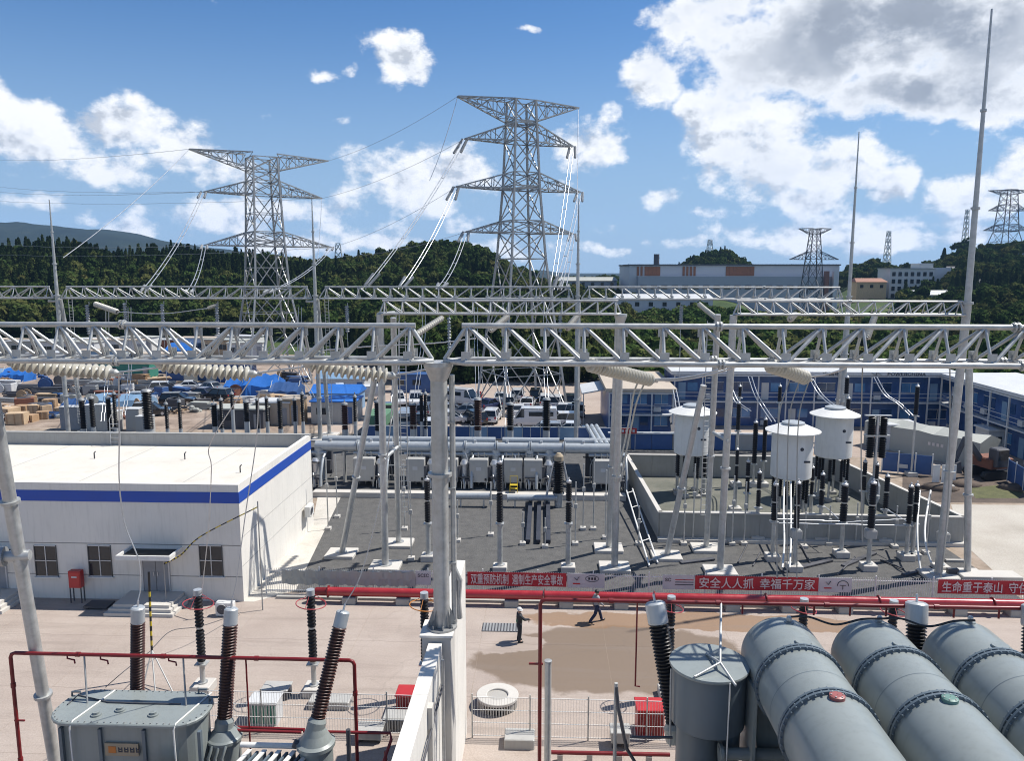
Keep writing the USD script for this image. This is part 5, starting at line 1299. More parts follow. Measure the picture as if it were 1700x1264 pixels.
GL = __import__('json').loads('{"双":[96,[[[38,-4,38,-1,49,5,61,19,54,38,50,62,49,65,46,66,46,73,89,73,85,47,73,18,86,2,93,-2,93,-4,88,-10,86,-10,79,-5,67,9,58,0,45,-9,42,-9],[59,65,65,33,69,31,76,49,79,65]],[[3,-4,3,-1,16,11,24,27,6,53,13,57,29,39,34,60,34,65,5,65,5,74,44,73,42,53,35,28,46,8,38,3,32,16,29,17,24,6,13,-7,7,-9]]]],"重":[96,[[[4,-7,4,1,43,2,43,8,11,8,12,16,43,17,43,21,14,21,14,52,42,52,43,56,5,56,5,64,42,64,43,69,14,68,12,76,43,77,78,81,82,76,81,73,52,70,52,64,91,64,92,57,53,56,52,53,82,52,82,21,52,21,52,17,86,16,86,8,52,8,52,1,92,1,92,-7],[52,29,73,28,73,33,52,33],[52,41,73,40,73,45,52,45],[23,29,43,28,43,33,23,33],[43,44,23,45,23,40,43,40]]]],"预":[96,[[[3,37,3,45,23,45,10,55,8,60,13,64,22,59,29,68,28,69,5,69,5,77,39,77,43,74,45,78,93,77,93,69,73,69,71,62,72,61,89,61,89,13,80,14,80,52,56,52,56,14,47,13,47,42,44,40,38,22,30,24,35,37,27,37,27,-5,20,-9,8,-9,6,0,18,0,18,36],[28,55,35,48,35,45,41,46,47,44,47,61,62,61,63,69,44,69,44,72,42,72,36,62]],[[38,-3,55,6,60,12,63,21,63,47,72,48,72,20,69,10,76,13,86,5,93,-4,86,-9,68,8,61,0,47,-8,43,-9]]]],"防":[96,[[[7,77,34,78,38,75,36,65,60,65,57,80,65,81,70,65,92,65,92,56,59,56,59,44,87,43,85,5,84,-1,79,-8,60,-9,58,-3,58,0,74,0,77,20,76,35,58,35,55,20,49,6,38,-6,33,-9,30,-8,26,-2,40,9,46,21,50,56,35,56,35,60,33,60,29,47,35,39,37,33,37,19,31,12,19,12,18,20,27,20,29,28,25,40,20,45,27,69,17,69,16,-9,7,-9]]]],"机":[96,[[[33,-5,42,10,46,25,47,76,81,76,81,1,87,1,87,17,90,18,95,15,93,-6,88,-9,79,-9,72,-4,71,67,56,67,56,35,52,11,46,-2,40,-9,37,-9]],[[2,14,18,49,18,52,4,52,4,61,20,61,20,81,28,82,29,61,43,61,43,52,29,52,29,44,42,31,43,26,37,21,32,30,29,31,29,-9,20,-9,20,29,18,29,8,9,5,9]]]],"制":[96,[[[66,-1,67,1,79,0,81,1,81,80,89,81,90,-3,85,-8,69,-9]],[[64,72,73,72,73,17,64,17]],[[3,43,3,54,9,64,13,79,21,78,19,68,27,68,27,81,36,81,36,68,54,68,55,59,36,59,36,51,58,51,59,42,36,42,36,35,56,33,55,1,50,-2,40,-2,36,5,36,-9,28,-10,27,25,17,25,16,-2,8,-2,8,34,27,34,27,41],[36,6,47,6,47,25,36,25],[13,52,27,51,27,59,16,59]]]],"遏":[96,[[[2,-3,2,0,16,12,16,40,4,40,4,49,24,49,25,30,27,29,42,45,42,48,35,48,35,78,86,77,85,48,54,48,51,44,89,43,88,9,84,3,94,3,92,-7,45,-8,32,-5,20,3,14,0,9,-9,7,-9],[66,30,76,22,73,18,76,17,76,9,78,9,80,15,80,36,66,36],[43,56,76,55,77,59,44,60],[43,68,76,67,77,70,44,71],[26,25,25,10,31,5,44,1,71,1,69,9,36,9,35,23,30,21],[62,24,55,17,69,18],[45,36,44,17,49,17,47,22,56,29,58,36]],[[20,57,7,76,15,79,28,64,28,61]]]],"生":[96,[[[4,-5,5,3,43,3,43,25,15,25,15,34,43,34,43,54,22,54,13,38,4,42,16,61,22,80,31,78,27,63,43,63,43,81,52,82,53,63,87,63,87,54,53,54,53,34,84,34,84,25,53,25,53,4,92,3,92,-6]]]],"产":[96,[[[2,-5,7,3,10,14,11,45,31,46,24,58,25,61,10,61,10,70,44,70,40,80,48,82,56,70,88,69,87,61,72,61,75,57,68,46,90,45,90,36,20,36,20,17,16,0,10,-10],[34,60,41,48,40,45,58,45,65,60,64,61]]]],"安":[96,[[[6,35,6,44,32,44,40,60,49,58,44,44,90,44,90,35,72,35,66,22,60,15,60,13,85,2,89,-2,83,-9,81,-9,73,-3,51,6,35,-3,11,-9,7,-1,28,4,40,11,18,20,18,23,26,35],[38,35,32,24,34,23,51,18,57,25,61,35]],[[8,71,42,71,39,80,48,82,53,71,88,71,88,49,79,49,78,62,17,62,17,49,8,49]]]],"全":[96,[[[2,43,3,46,27,60,42,75,47,83,54,80,54,75,67,62,93,46,95,43,90,37,87,37,80,42,79,38,53,38,53,24,78,24,79,16,53,16,53,2,89,2,90,-7,7,-7,6,1,8,2,43,2,43,16,19,16,18,23,43,24,43,37,18,38,17,42,7,37],[35,55,24,46,72,47,48,69]]]],"事":[96,[[[4,18,4,26,43,27,42,31,13,31,13,38,43,39,43,43,16,43,15,61,43,62,43,66,6,66,6,74,43,74,44,82,52,82,52,74,91,73,90,66,52,65,53,62,81,62,81,43,52,43,52,39,82,38,83,26,93,25,92,18,83,18,83,1,73,1,72,5,52,5,52,-5,50,-8,44,-10,30,-10,28,-2,43,-2,43,5,12,5,12,12,43,13,43,18],[52,14,73,13,73,18,52,18],[52,27,73,26,73,31,53,31],[52,51,72,50,72,55,52,55],[24,51,43,50,43,55,24,55]]]],"故":[96,[[[3,54,4,63,21,63,21,82,30,81,30,63,47,63,47,55,51,60,57,82,65,80,62,64,93,64,93,55,86,55,80,30,73,16,83,4,94,-3,87,-10,79,-5,67,8,58,-1,43,-10,37,-4,39,1,16,1,16,-5,7,-5,7,38,21,38,21,53],[59,55,65,30,69,27,73,37,76,55],[43,2,52,6,61,16,53,40,47,33,43,34],[39,39,47,54,30,54,30,38],[16,11,35,10,35,29,16,29]]]],"人":[96,[[[3,-3,3,-1,17,7,31,24,40,47,43,81,53,81,52,64,60,34,71,16,80,7,93,0,93,-3,86,-8,73,0,59,16,48,39,39,18,24,0,12,-8,9,-8]]]],"抓":[96,[[[5,21,3,30,15,33,15,53,4,53,3,61,15,62,16,82,24,81,24,62,36,61,38,72,67,75,80,79,84,79,89,75,89,72,81,69,85,18,89,5,93,0,93,-3,88,-9,84,-6,81,0,76,19,73,68,63,65,63,-9,55,-9,55,65,45,64,44,22,41,7,34,-9,28,-6,27,-3,33,10,36,31,24,27,24,-3,20,-8,7,-9,5,0,15,0,15,23],[24,37,37,39,37,54,24,53]]]],"幸":[96,[[[4,46,4,54,43,54,43,63,14,63,14,71,43,71,44,82,52,82,52,71,82,71,82,63,53,63,52,55,92,54,92,46,75,46,69,35,70,33,85,33,85,25,53,25,52,17,54,15,90,15,90,8,52,7,52,-10,44,-10,43,7,6,8,6,15,43,15,43,24,12,25,12,33,26,33,27,35,22,46],[33,46,38,33,59,33,64,44,63,46]]]],"福":[96,[[[4,17,1,24,19,40,27,52,27,55,4,56,5,64,18,64,12,79,19,81,27,68,26,64,35,64,39,61,38,55,29,40,36,32,39,32,39,35,91,34,91,-9,82,-9,81,-5,48,-5,47,-10,39,-10,39,23,35,21,27,30,26,29,26,-9,17,-9,17,24,7,16],[68,4,82,3,82,11,68,11],[68,20,82,19,82,27,68,27],[47,4,60,3,60,11,47,11],[47,20,60,19,60,27,47,27]],[[38,76,91,77,91,69,38,69]],[[44,64,86,64,86,40,44,40],[52,49,78,48,78,56,52,56]]]],"千":[96,[[[4,34,4,43,43,44,43,64,11,61,9,69,56,75,73,80,77,80,83,74,76,70,53,66,53,43,92,43,92,34,53,34,52,-10,43,-9,43,34]]]],"万":[96,[[[3,-5,3,-2,19,11,25,22,29,36,31,56,31,65,5,65,5,74,91,74,91,65,40,65,39,47,82,47,80,9,78,0,73,-7,67,-9,50,-9,45,-1,46,1,65,0,68,2,71,14,72,38,38,38,34,19,24,2,9,-10]]]],"家":[96,[[[5,1,7,4,20,7,33,13,48,23,48,27,44,28,15,13,11,12,9,14,7,20,26,26,42,35,38,40,26,33,11,29,7,34,8,37,21,40,37,47,37,49,19,49,19,57,77,56,77,49,52,49,47,43,55,32,66,38,75,47,83,42,78,36,69,31,69,27,81,9,94,2,88,-6,74,3,60,24,58,23,58,1,49,-9,33,-9,31,-1,45,-1,50,7,50,14,39,7,12,-5,9,-5]],[[7,73,42,73,40,80,45,82,50,81,53,73,89,73,90,52,80,51,80,64,17,64,16,51,7,51]]]],"命":[96,[[[2,51,3,53,14,56,29,64,37,70,48,83,55,79,55,74,70,62,94,53,88,44,69,52,67,47,29,47,26,52,15,46,7,44],[49,68,35,56,61,57]],[[51,-10,51,41,84,42,84,7,78,4,65,4,64,13,76,13,76,33,60,33,60,-9]],[[11,41,43,40,42,6,20,6,20,-2,11,-2],[20,15,34,15,34,33,20,33]]]],"于":[96,[[[4,34,5,43,44,43,44,66,11,66,11,75,85,75,85,66,54,66,54,43,92,43,92,34,54,34,54,0,50,-7,44,-9,27,-9,24,-2,25,1,44,1,44,34]]]],"泰":[96,[[[8,14,3,21,20,32,22,36,4,37,4,45,30,45,33,49,32,51,14,51,14,58,38,59,39,63,38,64,9,64,9,72,42,72,43,81,52,81,51,72,88,71,87,64,50,64,48,62,48,59,83,59,83,51,45,51,41,46,42,45,92,45,92,37,72,36,81,28,94,23,92,18,89,15,86,15,74,22,66,13,84,2,80,-5,75,-4,54,8,53,7,53,-4,47,-9,34,-9,32,-5,32,-1,44,-1,43,6,14,-5,10,3,31,10,31,13,22,21,11,14],[52,36,53,18,57,17,67,29,60,37],[27,27,38,18,39,14,44,15,44,37,35,37]]]],"山":[96,[[[9,61,19,61,19,7,43,7,43,80,52,81,53,7,76,7,77,61,86,62,87,-9,77,-9,76,-2,10,-2]]]],"守":[96,[[[5,35,5,44,57,44,58,58,67,57,67,44,92,43,91,35,67,35,67,-2,64,-7,58,-9,42,-9,39,-2,39,0,57,0,57,35]],[[7,70,44,70,41,80,49,82,55,70,88,70,89,49,79,49,78,61,16,61,16,49,7,49]],[[17,26,17,29,24,32,37,17,40,10,32,5,27,15]]]],"住":[96,[[[29,-6,30,3,57,4,57,25,35,25,35,34,57,34,57,54,32,54,32,63,59,63,52,77,52,80,58,82,63,78,69,66,68,63,92,63,92,54,66,54,66,34,89,34,89,25,66,25,66,4,93,3,93,-6]],[[3,40,3,43,17,60,26,81,35,79,33,71,25,56,25,-9,16,-9,16,41,8,33]]]],"国":[96,[[[7,76,89,76,88,-10,80,-10,78,-5,18,-5,16,-10,7,-9],[17,5,79,4,79,68,17,68]],[[21,11,21,19,43,20,43,34,25,34,25,42,43,42,43,54,22,54,23,62,74,61,73,54,52,54,52,43,71,42,71,34,64,33,72,24,71,19,76,18,75,11],[53,34,52,19,64,19,63,23,56,29,59,34]]]],"电":[96,[[[11,67,42,67,42,81,52,81,52,67,84,67,84,17,93,14,93,6,90,-3,83,-8,51,-8,45,-5,43,-1,42,17,21,17,20,11,11,11],[53,17,52,3,55,1,79,1,83,4,84,17],[52,27,75,26,75,38,52,38],[52,48,75,47,75,58,52,58],[21,27,42,26,42,38,21,38],[21,48,42,47,42,58,21,58]]]],"建":[96,[[[3,-5,3,-2,10,3,15,12,8,24,7,31,14,33,19,22,23,34,23,40,13,40,9,36,5,43,15,54,20,66,5,67,5,75,30,76,33,74,33,70,21,49,21,48,33,47,31,30,25,12,36,5,48,2,55,2,55,13,32,13,31,20,55,21,55,26,36,26,35,33,54,33,55,39,37,39,36,47,55,47,55,52,31,52,31,60,55,60,55,65,37,65,37,73,55,73,56,82,64,81,64,73,85,73,85,60,92,59,92,53,85,52,85,39,64,39,64,34,87,33,87,26,64,26,64,22,90,21,91,13,64,13,63,3,93,2,90,-7,43,-6,30,-2,22,4,20,4,19,0,10,-9,7,-9],[64,48,77,47,77,52,64,52],[64,61,77,60,77,65,64,65]]]],"中":[96,[[[8,64,43,64,44,82,53,81,53,64,87,64,88,17,80,16,78,17,77,22,53,22,53,-9,44,-10,43,22,17,22,17,16,8,16],[53,32,78,31,78,55,53,55],[17,32,43,31,43,55,17,55]]]],"底":[96,[[[24,-3,28,3,28,55,81,60,85,56,85,53,65,50,65,44,67,34,89,34,89,26,69,25,72,12,79,1,84,1,85,14,93,10,92,0,89,-7,79,-9,69,-1,62,13,58,26,37,26,37,5,51,8,48,15,55,18,64,1,65,-6,58,-8,52,5,51,0,28,-9],[56,49,37,48,37,34,57,34]],[[2,-6,7,6,10,22,11,72,48,72,45,80,51,82,55,80,58,72,92,72,91,63,20,63,19,21,15,1,10,-10]]]],"线":[96,[[[36,-2,37,1,50,5,62,13,59,32,40,29,39,38,57,42,56,52,42,50,41,58,56,61,55,82,64,82,64,62,81,64,81,66,67,74,71,80,73,80,87,71,83,66,88,65,89,57,66,54,66,43,90,47,91,39,67,34,68,26,72,19,84,34,92,31,88,23,74,10,76,4,83,0,86,4,86,11,88,11,93,7,92,-3,86,-9,79,-9,74,-7,66,3,44,-7,40,-7]],[[4,3,5,6,34,14,38,14,39,11,39,6,10,-3,6,-3]],[[4,23,19,40,19,41,13,41,7,39,4,48,13,59,22,81,25,81,30,78,30,74,17,50,25,50,31,61,39,58,37,51,22,30,38,31,38,23,9,16,6,17]]]],"P":[61,[[[6,71,32,72,44,70,54,62,57,55,57,40,54,33,48,27,38,23,19,23,18,-2,6,-1],[19,36,40,36,45,43,43,56,36,60,19,60]]]],"O":[74,[[[4,27,6,51,12,62,24,71,31,73,50,71,57,67,66,56,70,42,69,22,62,8,50,-1,31,-3,20,1,8,14],[17,44,20,18,27,11,40,9,47,11,54,18,57,26,57,43,54,52,45,60,34,61,27,59,20,52]]]],"W":[95,[[[1,66,1,72,13,72,27,22,40,71,54,72,68,21,81,71,93,72,94,67,75,-1,62,-2,60,0,47,47,34,-1,20,-2]]]],"E":[57,[[[6,71,52,71,52,60,19,59,19,41,50,41,51,39,51,32,49,29,19,29,19,10,51,10,53,9,52,-2,6,-1]]]],"R":[61,[[[6,71,41,71,48,68,54,62,57,56,57,41,54,34,46,27,60,2,59,-2,47,-2,31,25,19,25,18,-2,6,-1],[19,38,41,38,45,44,44,55,36,60,19,60]]]],"C":[70,[[[4,27,4,43,7,54,16,66,24,71,31,73,50,71,61,63,66,54,66,46,55,46,52,54,48,58,41,61,33,61,23,56,17,44,17,27,19,20,23,14,29,10,40,9,48,12,52,16,55,24,67,23,66,16,61,7,50,-1,31,-3,20,1,8,14]]]],"H":[71,[[[6,71,18,72,19,70,19,42,51,42,52,71,64,72,64,-2,52,-1,51,30,19,30,19,0,18,-2,6,-1]]]],"I":[42,[[[2,-1,2,9,14,11,14,60,3,60,2,71,40,71,39,60,27,59,27,10,40,9,40,-1]]]],"N":[72,[[[6,71,21,71,52,22,53,71,65,72,65,-2,52,-2,50,0,20,47,19,0,18,-2,6,-1]]]],"A":[66,[[[0,-1,26,71,40,71,66,-1,63,-3,53,-2,45,17,20,17,13,-2,3,-3],[25,30,41,29,34,53,31,51]]]],"S":[61,[[[3,15,4,20,15,20,17,14,25,9,37,9,44,14,45,22,42,25,19,32,8,40,5,46,5,55,12,67,23,72,39,72,51,66,56,58,55,50,45,50,40,59,27,61,19,57,18,49,23,44,50,35,55,30,58,20,55,8,44,-1,24,-3,11,2,5,9]]]],"c":[55,[[[3,19,3,32,7,43,13,50,21,54,39,53,46,49,52,40,51,36,40,34,38,40,35,42,25,43,19,39,16,33,17,15,25,8,33,8,37,10,42,18,52,15,52,11,48,4,39,-2,28,-4,16,-1,7,8]]]],"d":[59,[[[3,19,3,32,8,45,14,51,21,54,35,54,41,51,41,70,53,71,53,-3,42,-3,41,1,34,-3,20,-3,8,6],[16,32,19,12,25,8,35,9,39,13,42,27,39,38,35,42,25,43,18,38]]]],"D":[69,[[[6,71,32,72,44,70,53,65,60,57,65,42,64,22,59,11,49,2,37,-2,6,-1],[19,11,37,10,44,13,50,20,52,27,52,44,48,53,42,58,34,60,19,60]]]],"G":[72,[[[4,27,4,43,7,54,16,66,24,71,31,73,50,71,57,67,66,55,67,46,55,46,52,54,48,58,41,61,33,61,23,56,17,44,17,27,19,20,26,12,34,9,42,9,49,12,55,21,55,25,39,25,37,27,38,37,68,36,66,14,53,0,43,-3,31,-3,20,1,8,14]]]]}')


def text(s, h, depth=.006, gap=0.0):
    """lettering in the xz plane facing -y, starting at the origin, cap height about h"""
    sc = h / 76.0
    m = MB(); x = 0.0
    for ch in s:
        if ch == ' ':
            x += 46 * sc + gap; continue
        adv, polys = GL[ch]
        for rings in polys:
            pr = [np.array(r_, float).reshape(-1, 2) * sc for r_ in rings]
            pg = Polygon(pr[0], [q for q in pr[1:]])
            if not pg.is_valid:
                pg = pg.buffer(0)
            for g in getattr(pg, 'geoms', [pg]):
                e = trimesh.creation.extrude_polygon(g, depth, engine='earcut')
                v = np.array(e.vertices)
                m.tri(np.column_stack([v[:, 0] + x, -v[:, 2], v[:, 1]]), e.faces)
        x += adv * sc + gap
    return m, x


def place(m, dx, dy, dz, wscale=1.0):
    for v in m.v:
        v[:, 0] = v[:, 0] * wscale + dx; v[:, 1] += dy; v[:, 2] += dz
    return m


YB = YF - .06
ban = [('双重预防机制 遏制生产安全事故', 776, 940, 962, 991, 'long red safety banner left of the walking man, white lettering'), ('安全人人抓 幸福千万家', 1154, 1357, 968, 996, 'red safety banner above the big grey cylinders, larger white lettering'), ('生命重于泰山 守住安全', 1557, 1745, 974, 1003, 'red safety banner cut by the right edge of the view')]
for s, pa, pb, ya, yb, lab in ban:
    a, c = D(pa, ya, YB), D(pb, yb, YB)
    w = c[0] - a[0]; z0_, z1_ = 1.50 - .78, 1.50
    t = thing('safety_banner', lab, 'banner', 'red banners on the picket fence', (a[0], YB, 0))
    m = MB(); kx = 14
    for i in range(kx):
        xa_, xb_ = w * i / kx, w * (i + 1) / kx
        ya_, yb_ = .02 * math.sin(i * 1.7), .02 * math.sin((i + 1) * 1.7)
        m.hexa([(xa_, ya_ - .01, z0_), (xb_, yb_ - .01, z0_), (xb_, yb_ + .0, z0_), (xa_, ya_, z0_), (xa_, ya_ - .01, z1_), (xb_, yb_ - .01, z1_), (xb_, yb_, z1_), (xa_, ya_, z1_)])
    m.build('cloth', 'banner_red', t)
    tm, tw = text(s, .50)
    place(tm, .18, -.042, z0_ + .16, (w - .36) / tw)
    tm.build('lettering', 'letter_white', t)


def panel(px0, px1, label, words, logos):
    a, c = D(px0, 968, YB), D(px1, 990, YB)
    w = c[0] - a[0]
    t = thing('fence_panel', label, 'sign panel', None, (a[0], YB, 0))
    MB().box((w / 2, 0, 1.1), (w, .02, .82)).build('board', 'banner_white', t)
    x = .12
    for s in words:
        tm, tw = text(s, .2); place(tm, x, -.016, 1.15); tm.build('lettering', 'letter_dark', t); x += tw + .12
    for (lx, kind) in logos:
        if kind == 'oval':
            m = MB(); tt = np.linspace(0, 2 * math.pi, 25)
            m.tube(np.column_stack([lx + .36 * np.cos(tt), tt * 0 - .02, 1.22 + .17 * np.sin(tt)]), .016, 5); m.build('oval_mark', 'letter_dark', t)
            for k in range(3):
                MB().box((lx - .16 + .16 * k, -.016, 1.22), (.1, .012, .14)).build('mark', 'letter_dark', t)
        elif kind == 'knot':
            m = MB(); m.beam((lx - .12, -.016, 1.28), (lx + .02, -.016, 1.12), .07, .012); m.beam((lx + .14, -.016, 1.32), (lx + .02, -.016, 1.12), .09, .012); m.build('mark', 'letter_dark', t)
            MB().box((lx, -.016, .92), (.4, .012, .07)).build('mark', 'letter_red', t)
        elif kind == 'arch':
            m = MB(); tt = np.linspace(0, math.pi, 15)
            m.tube(np.column_stack([lx + .3 * np.cos(tt), tt * 0 - .02, 1.05 + .3 * np.sin(tt)]), .02, 5); m.bar((lx - .16, -.02, 1.08), (lx + .16, -.02, 1.08), .018, n=5); m.bar((lx, -.02, .85), (lx, -.02, 1.08), .018, n=5); m.build('arch_mark', 'letter_dark', t)
        elif kind == 'lines':
            for k in range(3):
                MB().box((lx, -.016, 1.25 - .14 * k), (.55, .012, .04)).build('line', 'letter_red' if k == 0 else 'letter_dark', t)
        elif kind == 'warn':
            m = MB()
            q = [np.array([lx + .2 * math.sin(u_), -.02, 1.18 + .2 * math.cos(u_)]) for u_ in (0, 2.094, 4.189, 6.283)]
            m.tube(q, .02, 5); m.build('warning_mark', 'letter_dark', t)
            MB().box((lx + .55, -.016, 1.15), (.5, .012, .4)).build('mark', 'ring_red', t)
    return t


panel(942, 1003, 'grey white panel with an oval emblem beside the long red banner', [], [(.5, 'knot'), (1.35, 'oval')])
panel(1100, 1152, 'white panel with dark letters left of the larger red banner', ['SC'], [(.95, 'lines'), (1.4, 'lines')])
panel(1359, 1413, 'grey white panel with an arch emblem right of the larger red banner', [], [(.5, 'knot'), (1.3, 'arch')])
panel(656, 687, 'small white warning board left of the fire wall post', [], [(.3, 'warn')])
panel(690, 716, 'white panel with dark letters partly behind the fire wall post', ['SCIC'], [])
sx0, sx1 = D(470, 985, YB)[0], D(690, 985, YB)[0]
t = thing('plastic_sheet', 'crumpled pale grey sheeting draped along the picket fence left of the warning board', 'sheeting')
m = MB(); ks = 44
zz = lambda i, k: [.62, 1.0, 1.44][k] + .05 * math.sin(i * 1.3 + k) + .04 * math.sin(i * 3.1)
yy = lambda i, k: YB - .05 - .06 * math.sin(i * 2.3 + k * 2) ** 2
for i in range(ks):
    for k in range(2):
        xa_, xb_ = sx0 + (sx1 - sx0) * i / ks, sx0 + (sx1 - sx0) * (i + 1) / ks
        m.quad((xa_, yy(i, k), zz(i, k)), (xb_, yy(i + 1, k), zz(i + 1, k)), (xb_, yy(i + 1, k + 1), zz(i + 1, k + 1)), (xa_, yy(i, k + 1), zz(i, k + 1)))
        m.quad((xa_, yy(i, k + 1) + .02, zz(i, k + 1)), (xb_, yy(i + 1, k + 1) + .02, zz(i + 1, k + 1)), (xb_, yy(i + 1, k) + .02, zz(i + 1, k)), (xa_, yy(i, k) + .02, zz(i, k)))
m.build('sheet', 'tarp_grey', t)

YP = 39.75
t = thing('fire_main', 'long red fire water pipe on concrete blocks along the fence', 'pipe')
xa_, xb_ = D(545, 1000, YP)[0], 33.0
xs_ = list(np.arange(xa_, xb_, 5.9)) + [xb_]
for i in range(len(xs_) - 1):
    MB().bar((xs_[i] + .01, YP, .62), (xs_[i + 1] - .01, YP, .62), .24, n=18).build('pipe_section', 'red_pipe', t)
    MB().lathe([(.24, 0), (.33, 0), (.33, .05), (.24, .05)], (xs_[i] + .0, YP, .62), (1, 0, 0), 18).build('flange', 'red_dark', t)
for x in np.arange(xa_ + 1.2, xb_, 2.95):
    MB().cbox((x, YP, .19), (.75, .6, .38), .03).build('saddle_block', 'concrete', t)
q = D(440, 1010, YP)
MB().tube([(xa_, YP, .62), (xa_ - .6, YP, .62), (xa_ - .9, YP - .05, .45), (xa_ - .95, YP - .1, .0)], .22, 14).build('end_bend', 'red_dark', t)
MB().box(((xa_ + xb_) / 2, YP + .45, .07), (xb_ - xa_ + 6, .3, .14)).build('kerb', 'concrete', None, kind='structure')

# ------------------------------------------------------------------ left transformer in the foreground
def rrect(x0, x1, y0, y1, r, k=5):
    out = []
    for cx, cy, a0 in ((x1 - r, y0 + r, -90), (x1 - r, y1 - r, 0), (x0 + r, y1 - r, 90), (x0 + r, y0 + r, 180)):
        for i in range(k + 1):
            a = math.radians(a0 + 90 * i / k)
            out.append((cx + r * math.cos(a), cy + r * math.sin(a)))
    return out


def rbox(x0, x1, y0, y1, r, z0_, z1_, ch=.03):
    m = MB()
    a = [(x, y, z0_) for x, y in rrect(x0, x1, y0, y1, r)]
    b_ = [(x, y, z1_ - ch) for x, y in rrect(x0, x1, y0, y1, r)]
    c = [(x, y, z1_) for x, y in rrect(x0 + ch, x1 - ch, y0 + ch, y1 - ch, r - ch)]
    return m.loft([a, b_, c])


ZT = 4.0
tr = thing('transformer', 'blue grey transformer with a broad flat lid in the left foreground', 'transformer')
TX0, TX1, TY0, TY1 = -15.75, -10.75, 21.75, 23.75
rbox(TX0 + .12, TX1 - .12, TY0 + .12, TY1 - .12, .8, .3, ZT - .1).build('tank', 'tank_grey', tr)
rbox(TX0, TX1, TY0, TY1, .85, ZT - .1, ZT).build('lid', 'tank_grey', tr)
for px_ in (100, 165, 238, 330):
    x = D(px_, 1235, TY0)[0]
    MB().box((x, TY0 + .09, 2.1), (.1, .14, 3.4)).build('stiffener', 'tank_grey_dark', tr)
bm_ = MB()
for x, y in rrect(TX0 + .09, TX1 - .09, TY0 + .09, TY1 - .09, .78, 6):
    bm_.bar((x, y, ZT - .02), (x, y, ZT + .035), .022, n=6)
for q in np.arange(TX0 + 1.0, TX1 - .9, .21):
    for y in (TY0 + .09, TY1 - .09):
        bm_.bar((q, y, ZT - .02), (q, y, ZT + .035), .022, n=6)
bm_.build('lid_bolts', 'galvanized_dull', tr, kind='stuff')
for k, (px_, py_) in enumerate(((200, 1180), (255, 1188), (160, 1188))):
    p = P(px_, py_, ZT)
    MB().lathe([(.16, 0), (.16, .05), (.10, .05), (.10, .12), (.01, .13)], p, (0, 0, 1), 14).build('inspection_cover', 'tank_grey', tr)
for px_ in (118, 290):
    x = D(px_, 1215, TY0)[0]
    MB().tube([(x + .35, TY1 - .1, ZT + .02), (x, TY0 + .1, ZT + .02), (x - .02, TY0 - .03, ZT - .12), (x, TY0 - .0, 1.0)], .028, 6).build('earth_strap', 'white_paint', tr)
a, c = D(175, 1233, TY0 + .1), D(232, 1255, TY0 + .1)
np_ = MB().box(((a[0] + c[0]) / 2, TY0 + .07, (a[2] + c[2]) / 2), (c[0] - a[0], .06, a[2] - c[2])).build('maker_plate', 'hazard_cloth', tr)
MB().box((a[0] + .24, TY0 + .034, (a[2] + c[2]) / 2), (.24, .012, .22)).build('emblem', 'logo_orange', np_)
for k in range(4):
    x = a[0] + .5 + .19 * k; z = (a[2] + c[2]) / 2
    m = MB(); m.box((x - .05, TY0 + .034, z), (.03, .012, .16)); m.box((x + .05, TY0 + .034, z), (.03, .012, .16)); m.box((x, TY0 + .034, z - .06), (.07, .012, .03)); m.box((x, TY0 + .034, z + .02), (.07, .012, .03)); m.build('character', 'letter_dark', np_)
m = MB(); q = [P(*p_, ZT) for p_ in ((112, 1172), (130, 1156), (180, 1168), (240, 1170), (300, 1171))]
MB().tube([p_ + np.array([0, 0, .03]) for p_ in q], .022, 6).build('cable', 'steel_dark', tr)
for px_, py_ in ((120, 1156), (330, 1152), (348, 1165)):
    p = P(px_, py_, ZT); MB().tube([p, p + np.array([0, 0, .14]), p + np.array([.28, .02, .14])], .035, 6).build('lifting_eye', 'tank_grey_dark', tr)
a, c = P(262, 1240, 3.0), P(330, 1236, 3.0)
cb = MB().cbox(((a[0] + c[0]) / 2, 21.0, 2.25), (c[0] - a[0], .8, 1.5), .03).build('control_box', 'cabinet_grey', tr)
MB().box(((a[0] + c[0]) / 2, 20.58, 2.25), (c[0] - a[0] - .1, .03, 1.35)).build('box_door', 'cabinet_grey', cb)


def bushing(label, base, top, r, capr, caph, cape=True, m='porcelain_brown', group='bushings of the left transformer', k=None):
    base, top = np.asarray(base, float), np.asarray(top, float)
    t = thing('transformer_bushing', label, 'bushing', group)
    d = nrm(top - base); L = np.linalg.norm(top - base) - caph
    MB().lathe(sheds(r * .8, r, L, k or int(L / .095)), base, d, 20).build('porcelain', m, t)
    MB().lathe([(.01, -.05), (capr * .95, -.05), (capr, 0), (capr, caph * .92), (capr * .8, caph), (.01, caph)], base + d * L, d, 20).build('cap', 'bus_grey', t)
    MB().bar(base + d * (L + caph - .02), base + d * (L + caph + .22), .035, n=8).build('terminal', 'aluminium', t)
    MB().lathe([(r * 1.25, -.5), (r * 1.25, -.12), (r * .95, 0), (.01, 0)], base, d, 18).build('foot', 'tank_grey', t)
    return base + d * (L + caph + .22)


bt1 = bushing('brown ribbed bushing standing upright behind the lid of the left transformer', D(228, 1150, 24.2), D(229, 1008, 24.2), .235, .225, .52)
bt2 = bushing('brown ribbed bushing leaning slightly right between the grey lid and the radiator', D(373, 1192, 23.2), D(384, 1010, 23.8), .245, .225, .52)
bt3 = bushing('brown ribbed bushing leaning well to the right over the conical turret', D(528, 1192, 22.3), D(570, 1015, 23.2), .235, .215, .48)
